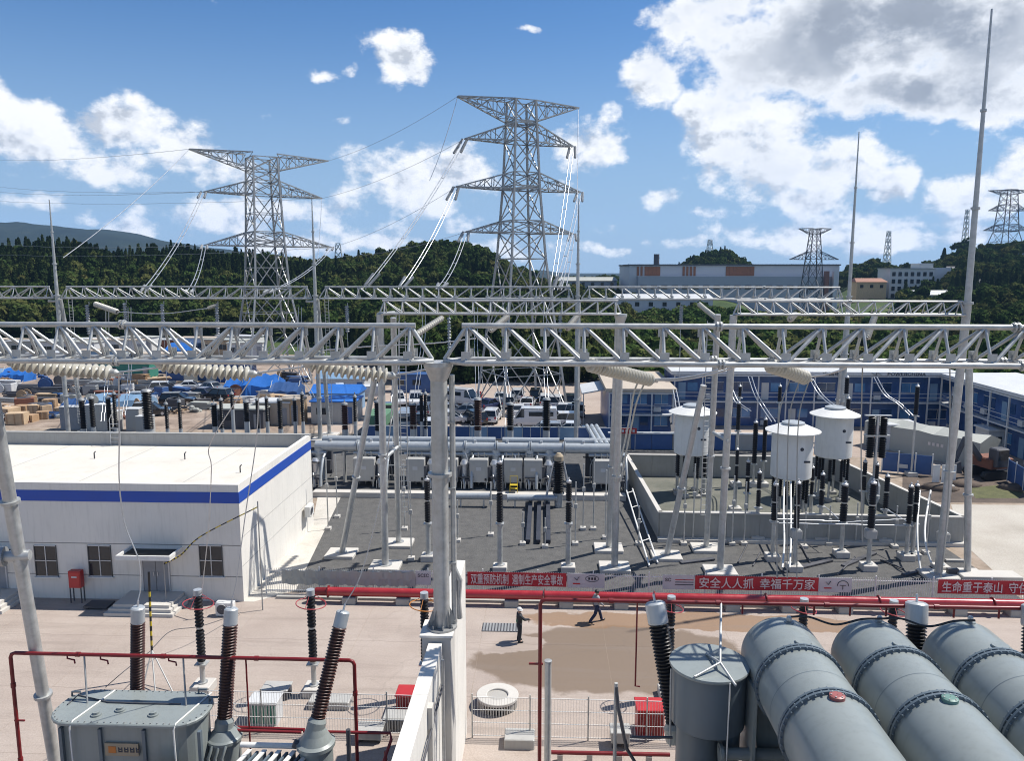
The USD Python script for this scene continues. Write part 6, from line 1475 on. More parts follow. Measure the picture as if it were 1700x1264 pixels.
# turrets
tt_ = thing('bushing_turret', 'blue grey turret under the middle leaning bushing with pipes round it', 'turret')
p = D(373, 1215, 23.1)
MB().lathe([(.5, -3.4), (.5, -.25), (.56, -.25), (.56, -.15), (.5, -.1), (.32, .12), (.01, .12)], (p[0], p[1], p[2]), (0, 0, 1), 26).build('body', 'tank_grey', tt_)
for k in range(3):
    x = p[0] - .2 + .22 * k
    MB().tube([(x, p[1] - .5, p[2] - .2), (x - .06, p[1] - .72, p[2] - .5), (x, p[1] - .7, p[2] - 2.4)], .05, 8).build('pipe', 'tank_grey', tt_)
tt2 = thing('bushing_turret', 'blue grey conical turret under the bushing that leans furthest', 'turret')
p = D(524, 1222, 22.2)
MB().lathe([(.52, -4), (.52, -.42), (.60, -.42), (.60, -.30), (.5, -.24), (.36, .0), (.25, .26), (.01, .26)], (p[0], p[1], p[2] + .1), (0, 0, 1), 28).build('body', 'tank_grey', tt2)
MB().lathe([(.14, 0), (.14, .3), (.18, .3), (.18, .36), (.01, .36)], (p[0] - .1, p[1] - .5, p[2] - .75), (-.2, -1, .2), 16).build('port', 'tank_grey_dark', tt2)
MB().lathe([(.13, 0), (.13, .25), (.01, .25)], (p[0] - .45, p[1] - .1, p[2] - .3), (-1, -.2, .5), 12).build('relay', 'steel_dark', tt2)
MB().tube([p + (-.2, -.62, -.9), p + (-.28, -.7, -2), p + (-.25, -.7, -3)], .03, 6).build('cable', 'aluminium', tt2)
# radiator bank
rb_ = thing('radiator', 'dark finned radiator bank with pale edges between the two turrets', 'radiator')
xa_, xb_ = D(392, 1225, 21.7)[0], D(492, 1225, 21.7)[0]
for k in range(9):
    x = xa_ + (xb_ - xa_) * k / 8
    p0_, p1_ = np.array([x + .25, 22.1, 3.05]), np.array([x - .1, 20.6, 3.0])
    MB().hexa([(x - .13, 20.4, 1), (x - .05, 20.4, 1), (x + .29, 22.1, 1), (x + .21, 22.1, 1), (x - .13, 20.4, 3.0), (x - .05, 20.4, 3.0), (x + .29, 22.1, 3.0), (x + .21, 22.1, 3.0)]).build('fin', 'tank_grey_dark', rb_)
    if k % 2 == 0:
        MB().hexa([(x - .16, 20.4, 3.02), (x - .02, 20.4, 3.02), (x + .32, 22.1, 3.02), (x + .18, 22.1, 3.02), (x - .16, 20.4, 3.06), (x - .02, 20.4, 3.06), (x + .32, 22.1, 3.06), (x + .18, 22.1, 3.06)]).build('edge_strip', 'white_paint', rb_)
MB().bar((xa_ - .1, 22.25, 3.1), (xb_ + .3, 22.25, 3.1), .09, n=10).build('header_pipe', 'white_paint', rb_)

# red deluge frame, left
fr = thing('deluge_pipe', 'dark red fire spray pipe arching over the left transformer', 'pipe')
fa, fb_ = D(17, 1086, 23.4), D(588, 1096, 23.4)
zf = (fa[2] + fb_[2]) / 2
MB().tube([(fa[0], 23.4, 0), (fa[0], 23.4, zf - .15), (fa[0] + .05, 23.4, zf - .04), (fa[0] + .16, 23.4, zf), (fb_[0] - .16, 23.4, zf), (fb_[0] - .05, 23.4, zf - .04), (fb_[0], 23.4, zf - .15), (fb_[0], 23.4, 0)], .062, 12).build('pipe', 'red_dark', fr)
for px_ in (112, 167, 280):
    x = D(px_, 1090, 23.4)[0]
    MB().tube([(x, 23.4, zf), (x, 23.38, zf - .14), (x + .25, 23.36, zf - .18), (x + .26, 23.36, zf - .3)], .028, 8).build('nozzle', 'red_dark', fr)
for px_, pb, mm in ((140, 1168, 'galvanized_dull'), (304, 1172, 'galvanized_dull')):
    x = D(px_, 1092, 23.4)[0]
    q = P(px_ + 5, pb, ZT)
    MB().bar((x, 23.4, zf), (q[0], q[1], ZT), .03, n=8).build('hanger_rod', mm, fr)
x = D(408, 1094, 23.4)[0]
MB().bar((x, 23.4, zf), (x, 23.4, 1.5), .03, n=8).build('drop_pipe', 'red_dark', fr)
MB().box((fa[0] + .1, 23.4, 3.0), (.35, .05, .05)).build('bracket', 'red_dark', fr)
for q in (.2, .45, .72, .93):
    MB().bar((fa[0] + (fb_[0] - fa[0]) * q - .07, 23.4, zf), (fa[0] + (fb_[0] - fa[0]) * q + .07, 23.4, zf), .082, n=12).build('coupling', 'red_dark', fr)
for xq in (fa[0], fb_[0]):
    for zq in (1.5, 4.2):
        MB().bar((xq, 23.4, zq), (xq, 23.4, zq + .14), .082, n=12).build('coupling', 'red_dark', fr)
t = thing('side_pipe', 'dark red low pipe loop beside the white fire wall', 'pipe')
p0_, p1_ = D(545, 1216, 22.5), D(648, 1218, 22.5)
MB().tube([p0_ - np.array([.8, 0, 0]), p0_, p1_, p1_ + np.array([.05, -.1, -.15]), p1_ + np.array([-.25, -.9, -1.0]), p1_ + np.array([-.3, -1.1, -3])], .05, 10).build('pipe', 'red_dark', t)
p0_ = D(640, 1248, 22.3); MB().bar(p0_, p0_ * (1, 1, 0), .05, n=8).build('post', 'red_dark', t)
t = thing('dark_post', 'short dark post standing between the leaning bushing and the red pipe', 'post')
p0_ = D(578, 1212, 22.0); MB().bar(p0_, p0_ * (1, 1, 0), .07, n=10).build('post', 'steel_dark', t)
t = thing('oil_pipes', 'pair of red pipes lying level behind the dark radiator bank', 'pipe')
for dy, dz in ((0, 0), (.35, -.12)):
    MB().bar(D(386, 1213, 23.2) + (0, dy, dz), D(500, 1217, 23.2) + (0, dy, dz), .05, n=10).build('pipe', 'red_dark', t)

# ------------------------------------------------------------------ ring arresters on the road
arr = [(335, 1100, 985, 1003, 'ring_red', 'leftmost, before the white air conditioner'), (520, 1100, 985, 1003, 'ring_red', 'between two leaning brown bushings'), (706, 1100, 990, 1006, 'ring_orange', 'with an orange ring, half hidden by the fire wall post')]
for px_, yb, yt, yr, rm, lab in arr:
    Y = 30.6
    p = D(px_, yb, Y); zt = D(px_, yt, Y)[2]; zr = D(px_, yr, Y)[2]
    post_insulator('black ring topped arrester, ' + lab, p, p[2], zt, .19, .11, 'porcelain_black', 'ring topped arresters on the road', 2, False, (rm, zr, .62), False, True, 'surge_arrester', 14, .25)
for px_, yb, yt, yr, lab in ((1112, 1085, 996, 1010, 'with a pink ring, behind the thick black bushing'), (1330, 1090, 1000, 1012, 'behind the first big cylinder'), (1478, 1085, 1003, 1016, 'between the second and third big cylinders')):
    Y = 31.0
    p = D(px_, yb, Y); zt = D(px_, yt, Y)[2]; zr = D(px_, yr, Y)[2]
    post_insulator('black ring topped arrester, ' + lab, p, p[2], zt, .19, .11, 'porcelain_black', 'ring topped arresters on the road', 2, False, ('ring_red', zr, .5), False, True, 'surge_arrester', 14, .25)
t = thing('warning_tripod', 'tall yellow and black striped pole on a thin tripod behind the left bushing', 'tripod')
Y = 31.5
pt, ph, = D(247, 950, Y), D(252, 1080, Y)
for k in range(16):
    a = pt + (ph - pt) * (k / 16); b_ = pt + (ph - pt) * ((k + 1) / 16)
    MB().bar(a, b_, .05, n=8).build('band', 'black' if k < 3 or k % 2 else 'yellow', t)
for px_, py_ in ((236, 1148), (258, 1152), (287, 1150)):
    MB().bar(ph, P(px_, py_), .03, n=6).build('leg', 'galvanized_dull', t)
for lab, q in (('thin grey stay rope from the striped tripod to the far kerb', [D(254, 1076, Y), D(285, 1048, 33.5), D(335, 1040, 35), D(400, 1018, 38)]), ('thin grey stay rope from the striped tripod towards the near road', [D(252, 1080, Y), D(210, 1112, 29), D(175, 1142, 28.5)])):
    MB().tube(spline(q, 6), .018, 5).build('rope', 'steel_dark', None, lab, 'rope')
m = MB()
rope = spline([D(272, 937, 38.5), D(300, 922, 38.8), D(335, 890, 39.2), (D(428, 842, 38.6))], 10)
t = thing('barrier_rope', 'yellow and black barrier rope slanting past the corner of the control building', 'rope')
for i in range(len(rope) - 1):
    MB().bar(rope[i], rope[i + 1], .035, n=6, caps=False).build('band', 'yellow' if i % 2 else 'black', t)
t = thing('scaffold_pole', 'thin pole holding the striped rope in front of the white wall', 'pole')
MB().bar(rope[-1] * (1, 1, 0), rope[-1] + (0, 0, .3), .035, n=8).build('pole', 'galvanized_dull', t)
t = thing('door_pole', 'thin pole holding the striped rope at the building steps', 'pole')
MB().bar(rope[0] * (1, 1, 0), rope[0] + (0, 0, .3), .03, n=8).build('pole', 'galvanized_dull', t)

# ------------------------------------------------------------------ near mesh fence and odds and ends on the road
Y = 27.7
hF = D(600, 1152, Y)[2]


def mesh_fence(label, x0, x1):
    t = thing('mesh_fence', label, 'fence', 'thin mesh fence round the transformers')
    k = max(1, round((x1 - x0) / 2.4)); w = (x1 - x0) / k
    for i in range(k + 1):
        MB().bar((x0 + i * w, Y, 0), (x0 + i * w, Y, hF + .1), .03, n=8).build('post', 'cabinet_grey', t)
        if i < k:
            m = MB()
            for q in np.arange(.1, w - .05, .105):
                m.box((x0 + i * w + q, Y, hF / 2 + .03), (.010, .010, hF - .12))
            m.build('wires', 'white_paint', t, kind='stuff')
            for z in (.12, hF * .38, hF * .68, hF - .04):
                MB().box((x0 + i * w + w / 2, Y, z), (w - .06, .022, .022)).build('rail', 'white_paint', t)


mesh_fence('thin mesh fence left of the white fire wall', -13.5, -3.6)
mesh_fence('thin mesh fence right of the white fire wall', -2.75, 6.2)


def crate(name, label, cat, px, py, size, m, rz=0, louvre=None, lid=None, z0_=0.0):
    p = P(px, py)
    t = thing(name, label, cat, None, (p[0], p[1] + size[1] / 2, 0), rz)
    MB().cbox((0, 0, z0_ + size[2] / 2), size, .03).build('body', m, t)
    if louvre:
        k = int(size[0] / .13)
        for i in range(k):
            MB().box((-size[0] / 2 + (i + .5) * size[0] / k, -size[1] / 2 - .012, z0_ + size[2] * .5), (size[0] / k * .45, .03, size[2] * .8)).build('slat', louvre, t)
    if lid:
        MB().cbox((0, 0, z0_ + size[2] + .03), (size[0] + .08, size[1] + .08, .06), .02).build('lid', lid, t)
    for s in (-1, 1):
        MB().box((s * size[0] * .38, 0, z0_ / 2 if z0_ else .015), (.1, size[1] * .8, z0_ or .03)).build('foot', 'steel_dark', t)
    return t


crate('cooling_cabinet', 'pale cabinet with dark green louvres behind the mesh fence', 'cabinet', 436, 1206, (1.15, .8, .95), 'office_white', 0, 'valve_green', 'office_white')
crate('storage_box', 'flat mauve grey box on the road behind the leaning bushing', 'box', 545, 1180, (1.7, .7, .35), 'cabinet_grey')
crate('tool_chest', 'small dark grey chest on the road behind the louvred cabinet', 'box', 455, 1164, (1.1, .7, .42), 'steel_dark', 0, None, 'cabinet_grey')
crate('sand_box', 'red fire sand box half hidden behind the white fire wall', 'sand box', 682, 1190, (1.2, .8, .85), 'red_bright', 0, 'red_dark', 'red_bright')
crate('louvred_unit', 'low dark louvred unit beside the red sand box and the fire wall', 'unit', 662, 1214, (1.3, .7, .5), 'cabinet_grey', 0, 'steel_dark')
crate('motor_plinth', 'rounded grey motor housing on a low plinth left of the fire wall', 'motor', 612, 1236, (1.0, .6, .35), 'cabinet_grey', 0, None, 'cabinet_grey', .15)
crate('sand_box', 'red fire sand box with slatted front beside the round hanging tank', 'sand box', 1080, 1226, (1.05, .9, 1.1), 'red_bright', 0, 'red_dark', 'red_bright')
crate('junction_box', 'low grey sloping box right of the white fire wall', 'box', 862, 1246, (1.15, .8, .4), 'cabinet_grey')
crate('pump_unit', 'small grey green pump on a plinth before the red sand box', 'pump', 1030, 1246, (.7, .6, .4), 'galvanized_dull', 0, None, 'cabinet_grey', .25)
p = P(838, 1043)
t = thing('drain_grate', 'rectangular drain grate in the road behind the standing man', 'grate', None, (p[0] - .2, p[1], 0))
for k in range(12):
    MB().box((-.85 + .155 * k, 0, .03), (.09, .9, .03)).build('bar', 'galvanized_dull', t)
MB().box((0, 0, .014), (1.9, .95, .01)).build('frame', 'steel_dark', t)
p = P(826, 1172)
t = thing('ring_well', 'round white ring well with a slatted dark side on the road', 'well', None, (p[0], p[1], 0))
MB().lathe([(.84, .40), (.88, .41), (.88, .50), (.86, .52), (.47, .52), (.44, .50), (.44, .36)], (0, 0, 0), (0, 0, 1), 44).build('ring', 'concrete_pale', t)
MB().disc((0, 0, .44), (0, 0, 1), .44, 30).build('cover', 'concrete', t)
MB().lathe([(.70, .0), (.70, .42)], (0, 0, 0), (0, 0, 1), 36).build('core', 'steel_dark', t)
for k in range(44):
    a = k * 2 * math.pi / 44
    MB().box((.80 * math.cos(a), .80 * math.sin(a), .205), (.06, .05, .40), a).build('slat', 'concrete_pale', t)

# ------------------------------------------------------------------ right transformer in the foreground
t = thing('oil_tank', 'round dark blue grey hanging tank with a pale flat top left of the big cylinders', 'tank')
tx, ty = D(1178, 1085, 19.6)[0], 19.6
MB().lathe([(.92, 5.96), (.97, 6.0), (.97, 7.56)], (tx, ty, 0), (0, 0, 1), 48).build('shell', 'tank_grey_dark', t)
MB().lathe([(.97, 7.56), (1.04, 7.56), (1.05, 7.6), (1.04, 7.64), (.01, 7.67)], (tx, ty, 0), (0, 0, 1), 48).build('lid', 'tank_grey', t)
MB().lathe([(.01, 5.95), (.92, 5.96)], (tx, ty, 0), (0, 0, 1), 40).build('underside', 'tank_grey_dark', t)
MB().lathe([(.55, 0.2), (.55, 5.98)], (tx - .28, ty - .1, 0), (0, 0, 1), 26).build('stem', 'tank_grey_dark', t)
MB().lathe([(.36, .2), (.36, 5.98)], (tx + .5, ty - .1, 0), (0, 0, 1), 22).build('stem', 'tank_grey_dark', t)
hub = np.array([D(1196, 1092, 19.2)[0], 19.2, 7.72])
for q in ((-.75, -.45, -.04), (.25, -.7, -.12), (-.2, .75, -.02)):
    MB().tube([hub + (0, 0, .12), hub + np.array(q) * .9, hub + np.array(q)], .035, 8).build('spray_arm', 'galvanized', t)
MB().tube([(tx + .32, ty - 1.0, 7.6), (tx + .32, ty - .96, 5.2)], .02, 6).build('earth_wire', 'white_paint', t)
MB().tube([(tx - 1.03, ty - .15, 7.5), (tx - 1.02, ty - .2, 6.2), (tx - 1.0, ty - .2, 5.3)], .03, 6).build('conduit', 'cabinet_grey', t)
MB().tube([(tx - 1.0, ty - .5, 5.75), (tx - 2.1, ty - .6, 5.8)], .035, 6).build('side_pipe', 'steel_dark', t)
MB().tube([(tx - 2.5, ty - .4, 7.1), (tx - 2.45, ty - .5, 6.6), (tx - 2.2, ty - .5, 5.4), (tx - 1.9, ty - .5, 4.9), (tx - 1.0, ty - .5, 4.8)], .05, 8).build('hose', 'steel_dark', t)
MB().bar((tx - 2.5, ty - .4, 7.2), (tx - 2.5, ty - .4, 0), .05, n=8).build('post', 'cabinet_grey', t)

RC, PITCHC, ZC = 1.06, 2.44, 7.56
cy_end = P(1300, 1022, ZC + RC)[1] + .32
xc0 = P(1305, 1037, ZC + RC)[0]
caps_m = ['cap_red', 'cap_green', 'cap_green']
nm3 = ['leftmost big grey cylinder, with a red cap on top', 'middle big grey cylinder, with a green cap on top', 'rightmost big grey cylinder cut by the picture edge']
for i in range(3):
    x = xc0 + PITCHC * i
    t = thing('conservator_tank', nm3[i], 'cylinder tank', 'big grey cylinder tanks in the right foreground')
    MB().lathe([(.01, 0), (.40, .02), (.70, .08), (.90, .18), (1.01, .32), (RC, .52), (RC, 1.4)], (x, cy_end, ZC), (0, -1, 0), 56, True).build('end_dome', 'tank_grey', t)
    yr = [cy_end - 1.4, P(1345, 1076, ZC + RC)[1], P(1397, 1150, ZC + RC)[1], 13.0, 9.5]
    for a, c in zip(yr[:-1], yr[1:]):
        MB().lathe([(RC, 0), (RC, a - c)], (x, a, ZC), (0, -1, 0), 56).build('shell_ring', 'tank_grey', t)
    for y in yr[1:4]:
        for o in (0, .12):
            MB().lathe([(RC, 0), (RC + .075, .005), (RC + .075, .07), (RC, .075)], (x, y + .08 - o, ZC), (0, -1, 0), 56).build('flange', 'tank_grey_dark', t)
        bm_ = MB()
        for k in range(26):
            a = math.pi * (-.1 + 1.2 * k / 25)
            c_ = np.array([x + (RC + .05) * math.cos(a), y + .11, ZC + (RC + .05) * math.sin(a)])
            bm_.bar(c_, c_ + (0, -.28, 0), .022, n=6)
        bm_.build('flange_bolts', 'tank_grey_dark', t, kind='stuff')
    MB().lathe([(RC + .003, 0), (RC + .003, .02)], (x, (yr[1] + yr[2]) / 2 - .1, ZC), (0, -1, 0), 56).build('weld', 'tank_grey_dark', t)
    y = P(1310 + 148 * i, 1033, ZC + RC)[1]
    MB().lathe([(.13, -.1), (.13, .03), (.01, .03)], (x + .12, y, ZC + RC - .02), (0, 0, 1), 16).build('boss', 'tank_grey', t)
    MB().lathe([(.07, 0), (.07, .09), (.04, .13), (.01, .13)], (x + .12, y, ZC + RC + .04), (0, 0, 1), 12).build('valve', 'galvanized', t)
    y2_ = P(1345, 1068, ZC + RC)[1]
    MB().lathe([(.2, -.1), (.2, .07), (.01, .07)], (x + .12, y2_, ZC + RC - .02), (0, 0, 1), 18).build('hatch', 'tank_grey', t)
    y3_ = P(1398, 1160, ZC + RC)[1]
    MB().lathe([(.17, -.1), (.17, .08), (.12, .1), (.01, .1)], (x + .02, y3_, ZC + RC - .01), (0, 0, 1), 18).build('cap', caps_m[i], t)
    for k in range(6):
        a = k * math.pi / 3
        MB().bar((x + .02 + .13 * math.cos(a), y3_ + .13 * math.sin(a), ZC + RC + .05), (x + .02 + .13 * math.cos(a), y3_ + .13 * math.sin(a), ZC + RC + .1), .018, n=6).build('bolt', 'cabinet_grey', t)
    for y in (cy_end - 1.5, 15.2, 11.5):
        MB().hexa([(x - .8, y - .12, 4.9), (x + .8, y - .12, 4.9), (x + .8, y + .12, 4.9), (x - .8, y + .12, 4.9), (x - .98, y - .12, ZC - .35), (x + .98, y - .12, ZC - .35), (x + .98, y + .12, ZC - .35), (x - .98, y + .12, ZC - .35)]).build('saddle', 'tank_grey', t)
yv = P(1310, 1033, ZC + RC)[1]
for i in range(2):
    x = xc0 + PITCHC * i + .12
    q = spline([(x, yv, ZC + RC + .14), (x + .5, yv - .02, ZC + RC + .16), (x + 1.2, yv - .05, ZC + RC - .03), (x + 1.9, yv - .02, ZC + RC + .12), (x + PITCHC, yv, ZC + RC + .14)], 8)
    MB().tube(q, .03, 8).build('hose', 'black', None, ['black hose sagging from the first big cylinder to the second', 'black hose sagging from the second big cylinder to the third'][i], 'hose')
t = thing('transformer', 'dark grey transformer body carrying the three big cylinders', 'transformer')
rbox(xc0 - .9, 14.5, 8.5, cy_end - 1.0, .25, .3, 4.6).build('tank', 'tank_grey_dark', t)
for y in (cy_end - 1.5, 15.2, 11.5):
    MB().box((xc0 + 3.2, y, 4.78), (9.0, .3, .24)).build('cross_beam', 'tank_grey', t)
for k, (y, z) in enumerate(((cy_end - 1.9, 5.5), (cy_end - 3.2, 5.5))):
    MB().bar((xc0 - 1.9, y, z), (xc0 + .4, y, z), .16, n=14).build('pipe', 'tank_grey', t)
    MB().lathe([(.16, 0), (.26, 0), (.26, .08), (.16, .08)], (xc0 - 1.8, y, z), (-1, 0, 0), 16).build('pipe_flange', 'tank_grey', t)
MB().hexa([(xc0 - 1.12, cy_end - 2.2, 4.9), (xc0 - 1.04, cy_end - 2.2, 4.9), (xc0 - 1.04, cy_end - .5, 4.9), (xc0 - 1.12, cy_end - .5, 4.9), (xc0 - 1.12, cy_end - 2.2, 7.4), (xc0 - 1.04, cy_end - 2.2, 7.4), (xc0 - 1.04, cy_end - .5, 7.4), (xc0 - 1.12, cy_end - .5, 7.4)]).build('side_plate', 'tank_grey', t)
for k in range(4):
    MB().box((xc0 - 1.25, 17.5 - k * 1.5, 2.5), (.12, .2, 4)).build('stiffener', 'tank_grey', t)
bt4 = bushing('thick black bushing leaning left behind the round hanging tank', D(1122, 1200, 20.2), D(1087, 1000, 21.0), .29, .29, .55, True, 'porcelain_black', 'black bushings of the right transformer')
bt5 = bushing('thick black bushing between the second and third big cylinders', D(1520, 1130, 20.9), D(1522, 1000, 21.4), .28, .30, .55, True, 'porcelain_black', 'black bushings of the right transformer')
bt6 = bushing('thick black bushing behind the third big cylinder at the right', D(1712, 1130, 20.9), D(1716, 1005, 21.4), .28, .30, .55, True, 'porcelain_black', 'black bushings of the right transformer')

fr = thing('deluge_pipe', 'dark red fire spray pipe running over the big grey cylinders to the right', 'pipe')
fa = D(897, 996, 21.6); zf = fa[2]
for xq in np.arange(fa[0] + 2, 15, 3.1):
    MB().bar((xq, 21.6, zf), (xq + .14, 21.6, zf), .078, n=12).build('coupling', 'red_dark', fr)
MB().tube([(fa[0], 21.6, 0), (fa[0], 21.6, zf - .15), (fa[0] + .05, 21.6, zf - .04), (fa[0] + .16, 21.6, zf), (15.5, 21.6, zf)], .058, 12).build('pipe', 'red_dark', fr)
for px_ in (1233, 1352, 1412, 1472, 1585, 1660):
    x = D(px_, 1003, 21.6)[0]
    MB().bar((x, 21.6, zf), (x, 21.6, zf - .32), .03, n=8).build('nozzle', 'red_dark', fr)
x = D(1058, 1000, 21.6)[0]; zb = D(1058, 1140, 21.6)[2]
MB().tube([(x, 21.6, zf), (x, 21.6, zb), (x + .14, 21.6, zb - .01)], .026, 8).build('drop_pipe', 'red_dark', fr)
x = D(1197, 1003, 21.6)[0]
MB().bar((x, 21.6, zf), hub + (0, 0, .1), .035, n=8).build('hanger_rod', 'galvanized', fr)
MB().box((fa[0] - .12, 21.6, D(897, 1103, 21.6)[2]), (.42, .05, .05)).build('bracket', 'red_dark', fr)
t = thing('steel_stanchion', 'short bright steel stanchion beside the red pipe riser', 'post')
p = D(910, 1100, 21.4)
MB().bar((p[0], p[1], 0), p, .10, n=16).build('tube', 'galvanized', t)
MB().lathe([(.10, 0), (.115, .01), (.115, .05), (.01, .06)], p, (0, 0, 1), 16).build('cap', 'galvanized_dull', t)
t = thing('floor_pipe', 'dark red pipe low over the road from the riser to the red sand box', 'pipe')
a, c = P(915, 1250, .35), P(1112, 1254, .35)
MB().bar(a, c, .075, n=12).build('pipe', 'red_dark', t)
for k in range(4):
    q = a + (c - a) * (k + .3) / 4
    MB().box((q[0], q[1], .15), (.2, .2, .3)).build('saddle', 'concrete', t)

# ------------------------------------------------------------------ strain strings on the near gantry and their leads


def strain_string(label, pts, r, group, k, m='insulator_cream', hook=None):
    q = spline([D(*p) for p in pts], 10)
    t = thing('strain_insulator', label, 'insulator', group)
    s = np.concatenate([[0], np.cumsum(np.linalg.norm(np.diff(q, axis=0), axis=1))])
    f = lambda u_: np.array([np.interp(u_, s, q[:, j]) for j in range(3)])
    L = s[-1]
    MB().tube(q, r * .42, 10).build('core', m, t)
    for i in range(k):
        u_ = L * (i + .5) / k
        d = nrm(f(min(u_ + .05, L)) - f(max(u_ - .05, 0)))
        w = L / k
        MB().lathe([(r * .4, -w * .46), (r * .86, -w * .30), (r, -w * .06), (r, w * .04), (r * .55, w * .22), (r * .4, w * .46)], f(u_), d, 18).build('disc', m, t)
    for e, o in ((q[0], q[0] - q[1]), (q[-1], q[-1] - q[-2])):
        MB().lathe([(r * .5, -.1), (r * .5, .12), (.05, .2), (.05, .34), (.01, .34)], e, o, 10).build('end_fitting', 'galvanized', t)
    return q[-1] + nrm(q[-1] - q[-2]) * .3


SG = 'cream strain insulators under the near gantry'
e1_ = strain_string('cream ribbed strain insulator under the near beam at the far left', [(22, 603, 22.7), (100, 613, 22.8), (186, 619, 22.9)], .235, SG, 15)
e2_ = strain_string('cream ribbed strain insulator under the near beam above the white roof', [(268, 605, 22.7), (340, 616, 22.8), (416, 621, 22.9)], .235, SG, 14)
e3_ = strain_string('cream ribbed strain insulator under the near beam beside the fire wall post', [(515, 606, 22.7), (580, 617, 22.8), (646, 624, 22.9)], .235, SG, 13)
e4_ = strain_string('cream strain insulator under the near right beam above the blue office', [(978, 606, 22.3), (1030, 619, 23.2), (1080, 631, 24.2)], .215, SG, 20)
e5_ = strain_string('cream strain insulator under the near right beam above the white reactors', [(1278, 607, 22.3), (1306, 616, 22.9), (1338, 628, 23.6)], .225, SG, 12)
wn_ = 0


def wire(label, pts, r=.018, m='aluminium', group=None, name='conductor', k=10, n=5):
    q = spline([D(*p) if isinstance(p, tuple) else np.asarray(p, float) for p in pts], k)
    return MB().tube(q, r, n).build(name, m, None, label, 'conductor', group)


A = np.array
wire('thin lead from the far left cream string down to the upright brown bushing', [(197, 622, 23.2), (198, 720, 23.6), (198, 800, 23.9), (207, 870, 24.2), (230, 930, 24.3), (233, 975, 24.3), A(bt1)], .022)
wire('thin lead hanging past the white roof down to the leftmost ring arrester', [(420, 624, 23.2), (350, 735, 26), (351, 780, 27), (346, 880, 29), (335, 985, 30.6)], .018, 'aluminium')
wire('thin lead hanging past the blue stripe corner down to the middle brown bushing', [(430, 650, 23.2), (425, 735, 23.6), (408, 850, 23.8), (393, 960, 23.9), A(bt2)], .018)
wire('thin lead from the fire wall post side down to the furthest leaning bushing', [(655, 628, 23.2), (640, 780, 23.2), (620, 880, 23.2), (597, 960, 23.2), A(bt3)], .018)
wire('level lead from the far left cream string to the next one', [(190, 619, 22.95), (235, 614, 22.8), (275, 609, 22.7)], .03)
wire('level lead from the second cream string to the third', [(418, 621, 22.95), (470, 614, 22.8), (520, 608, 22.7)], .03)
wire('level lead from the third cream string to the fire wall post top', [(648, 624, 22.95), (690, 617, 22.8), (725, 610, 22.5)], .03)
wire('double lead from the cream string above the office to the right, upper', [(1082, 630, 24.3), (1130, 628, 23.8), (1180, 618, 23), (1215, 607, 22.4)], .03)
wire('double lead from the cream string above the office to the right, lower', [(1082, 632, 24.3), (1130, 631, 23.8), (1180, 622, 23), (1222, 609, 22.4)], .03)
wire('double lead from the cream string above the reactors to the right, upper', [(1340, 627, 23.7), (1370, 622, 23.2), (1395, 615, 22.6), (1410, 607, 22.3)], .03)
wire('cream lead bending down from the office cream string, left strand', [(1060, 632, 24.0), (1052, 655, 24.1), (1046, 690, 24.3), (1036, 740, 24.5), (1022, 800, 24.6)], .03, 'insulator_cream')
wire('cream lead bending down from the office cream string, right strand', [(1072, 632, 24.1), (1058, 665, 24.2), (1050, 700, 24.4), (1040, 750, 24.6), (1030, 800, 24.7)], .03, 'insulator_cream')
for i, (xa_, xb_) in enumerate(((1292, 1290), (1309, 1307), (1325, 1323))):
    wire(['left', 'middle', 'right'][i] + ' of three thin leads hanging down before the nearest reactor', [(xa_ + 20, 627, 23.4), (xb_ + 4, 690, 23.5), (xb_, 800, 23.6), (xb_, 960, 23.6)], .02, 'galvanized_dull')
wire('thin lead hanging by the tall mast column at the right', [(1577, 610, 22.3), (1577, 700, 22.6), (1574, 830, 22.8), (1562, 960, 23)], .02, 'galvanized_dull')
wire('thin lead before the pale tarpaulin shed at the right', [(1432, 610, 22.3), (1430, 700, 22.6), (1430, 800, 22.8), (1432, 900, 23)], .02, 'galvanized_dull')
wire('long diagonal wire from the near right beam down to the near left beam', [(790, 562, 22.5), (720, 570, 22.8), (620, 575, 23.5), (535, 582, 24.5)], .02)

# ------------------------------------------------------------------ people


def limb_body(joints, bones, edge=.035):
    parts = []
    for a, b_ in bones:
        (pa, ra), (pb, rb2) = joints[a], joints[b_]
        s1 = manifold3d.Manifold.sphere(ra, 12).translate(tuple(map(float, pa)))
        s2 = manifold3d.Manifold.sphere(rb2, 12).translate(tuple(map(float, pb)))
        parts.append(manifold3d.Manifold.batch_hull([s1, s2]))
    u_ = parts[0]
    for q in parts[1:]:
        u_ = u_ + q
    u_ = u_.refine_to_length(edge)
    me = u_.to_mesh()
    tm = trimesh.Trimesh(me.vert_properties[:, :3], me.tri_verts, process=True)
    trimesh.smoothing.filter_taubin(tm, iterations=8)
    return np.array(tm.vertices), np.array(tm.faces), np.array(tm.vertex_normals)


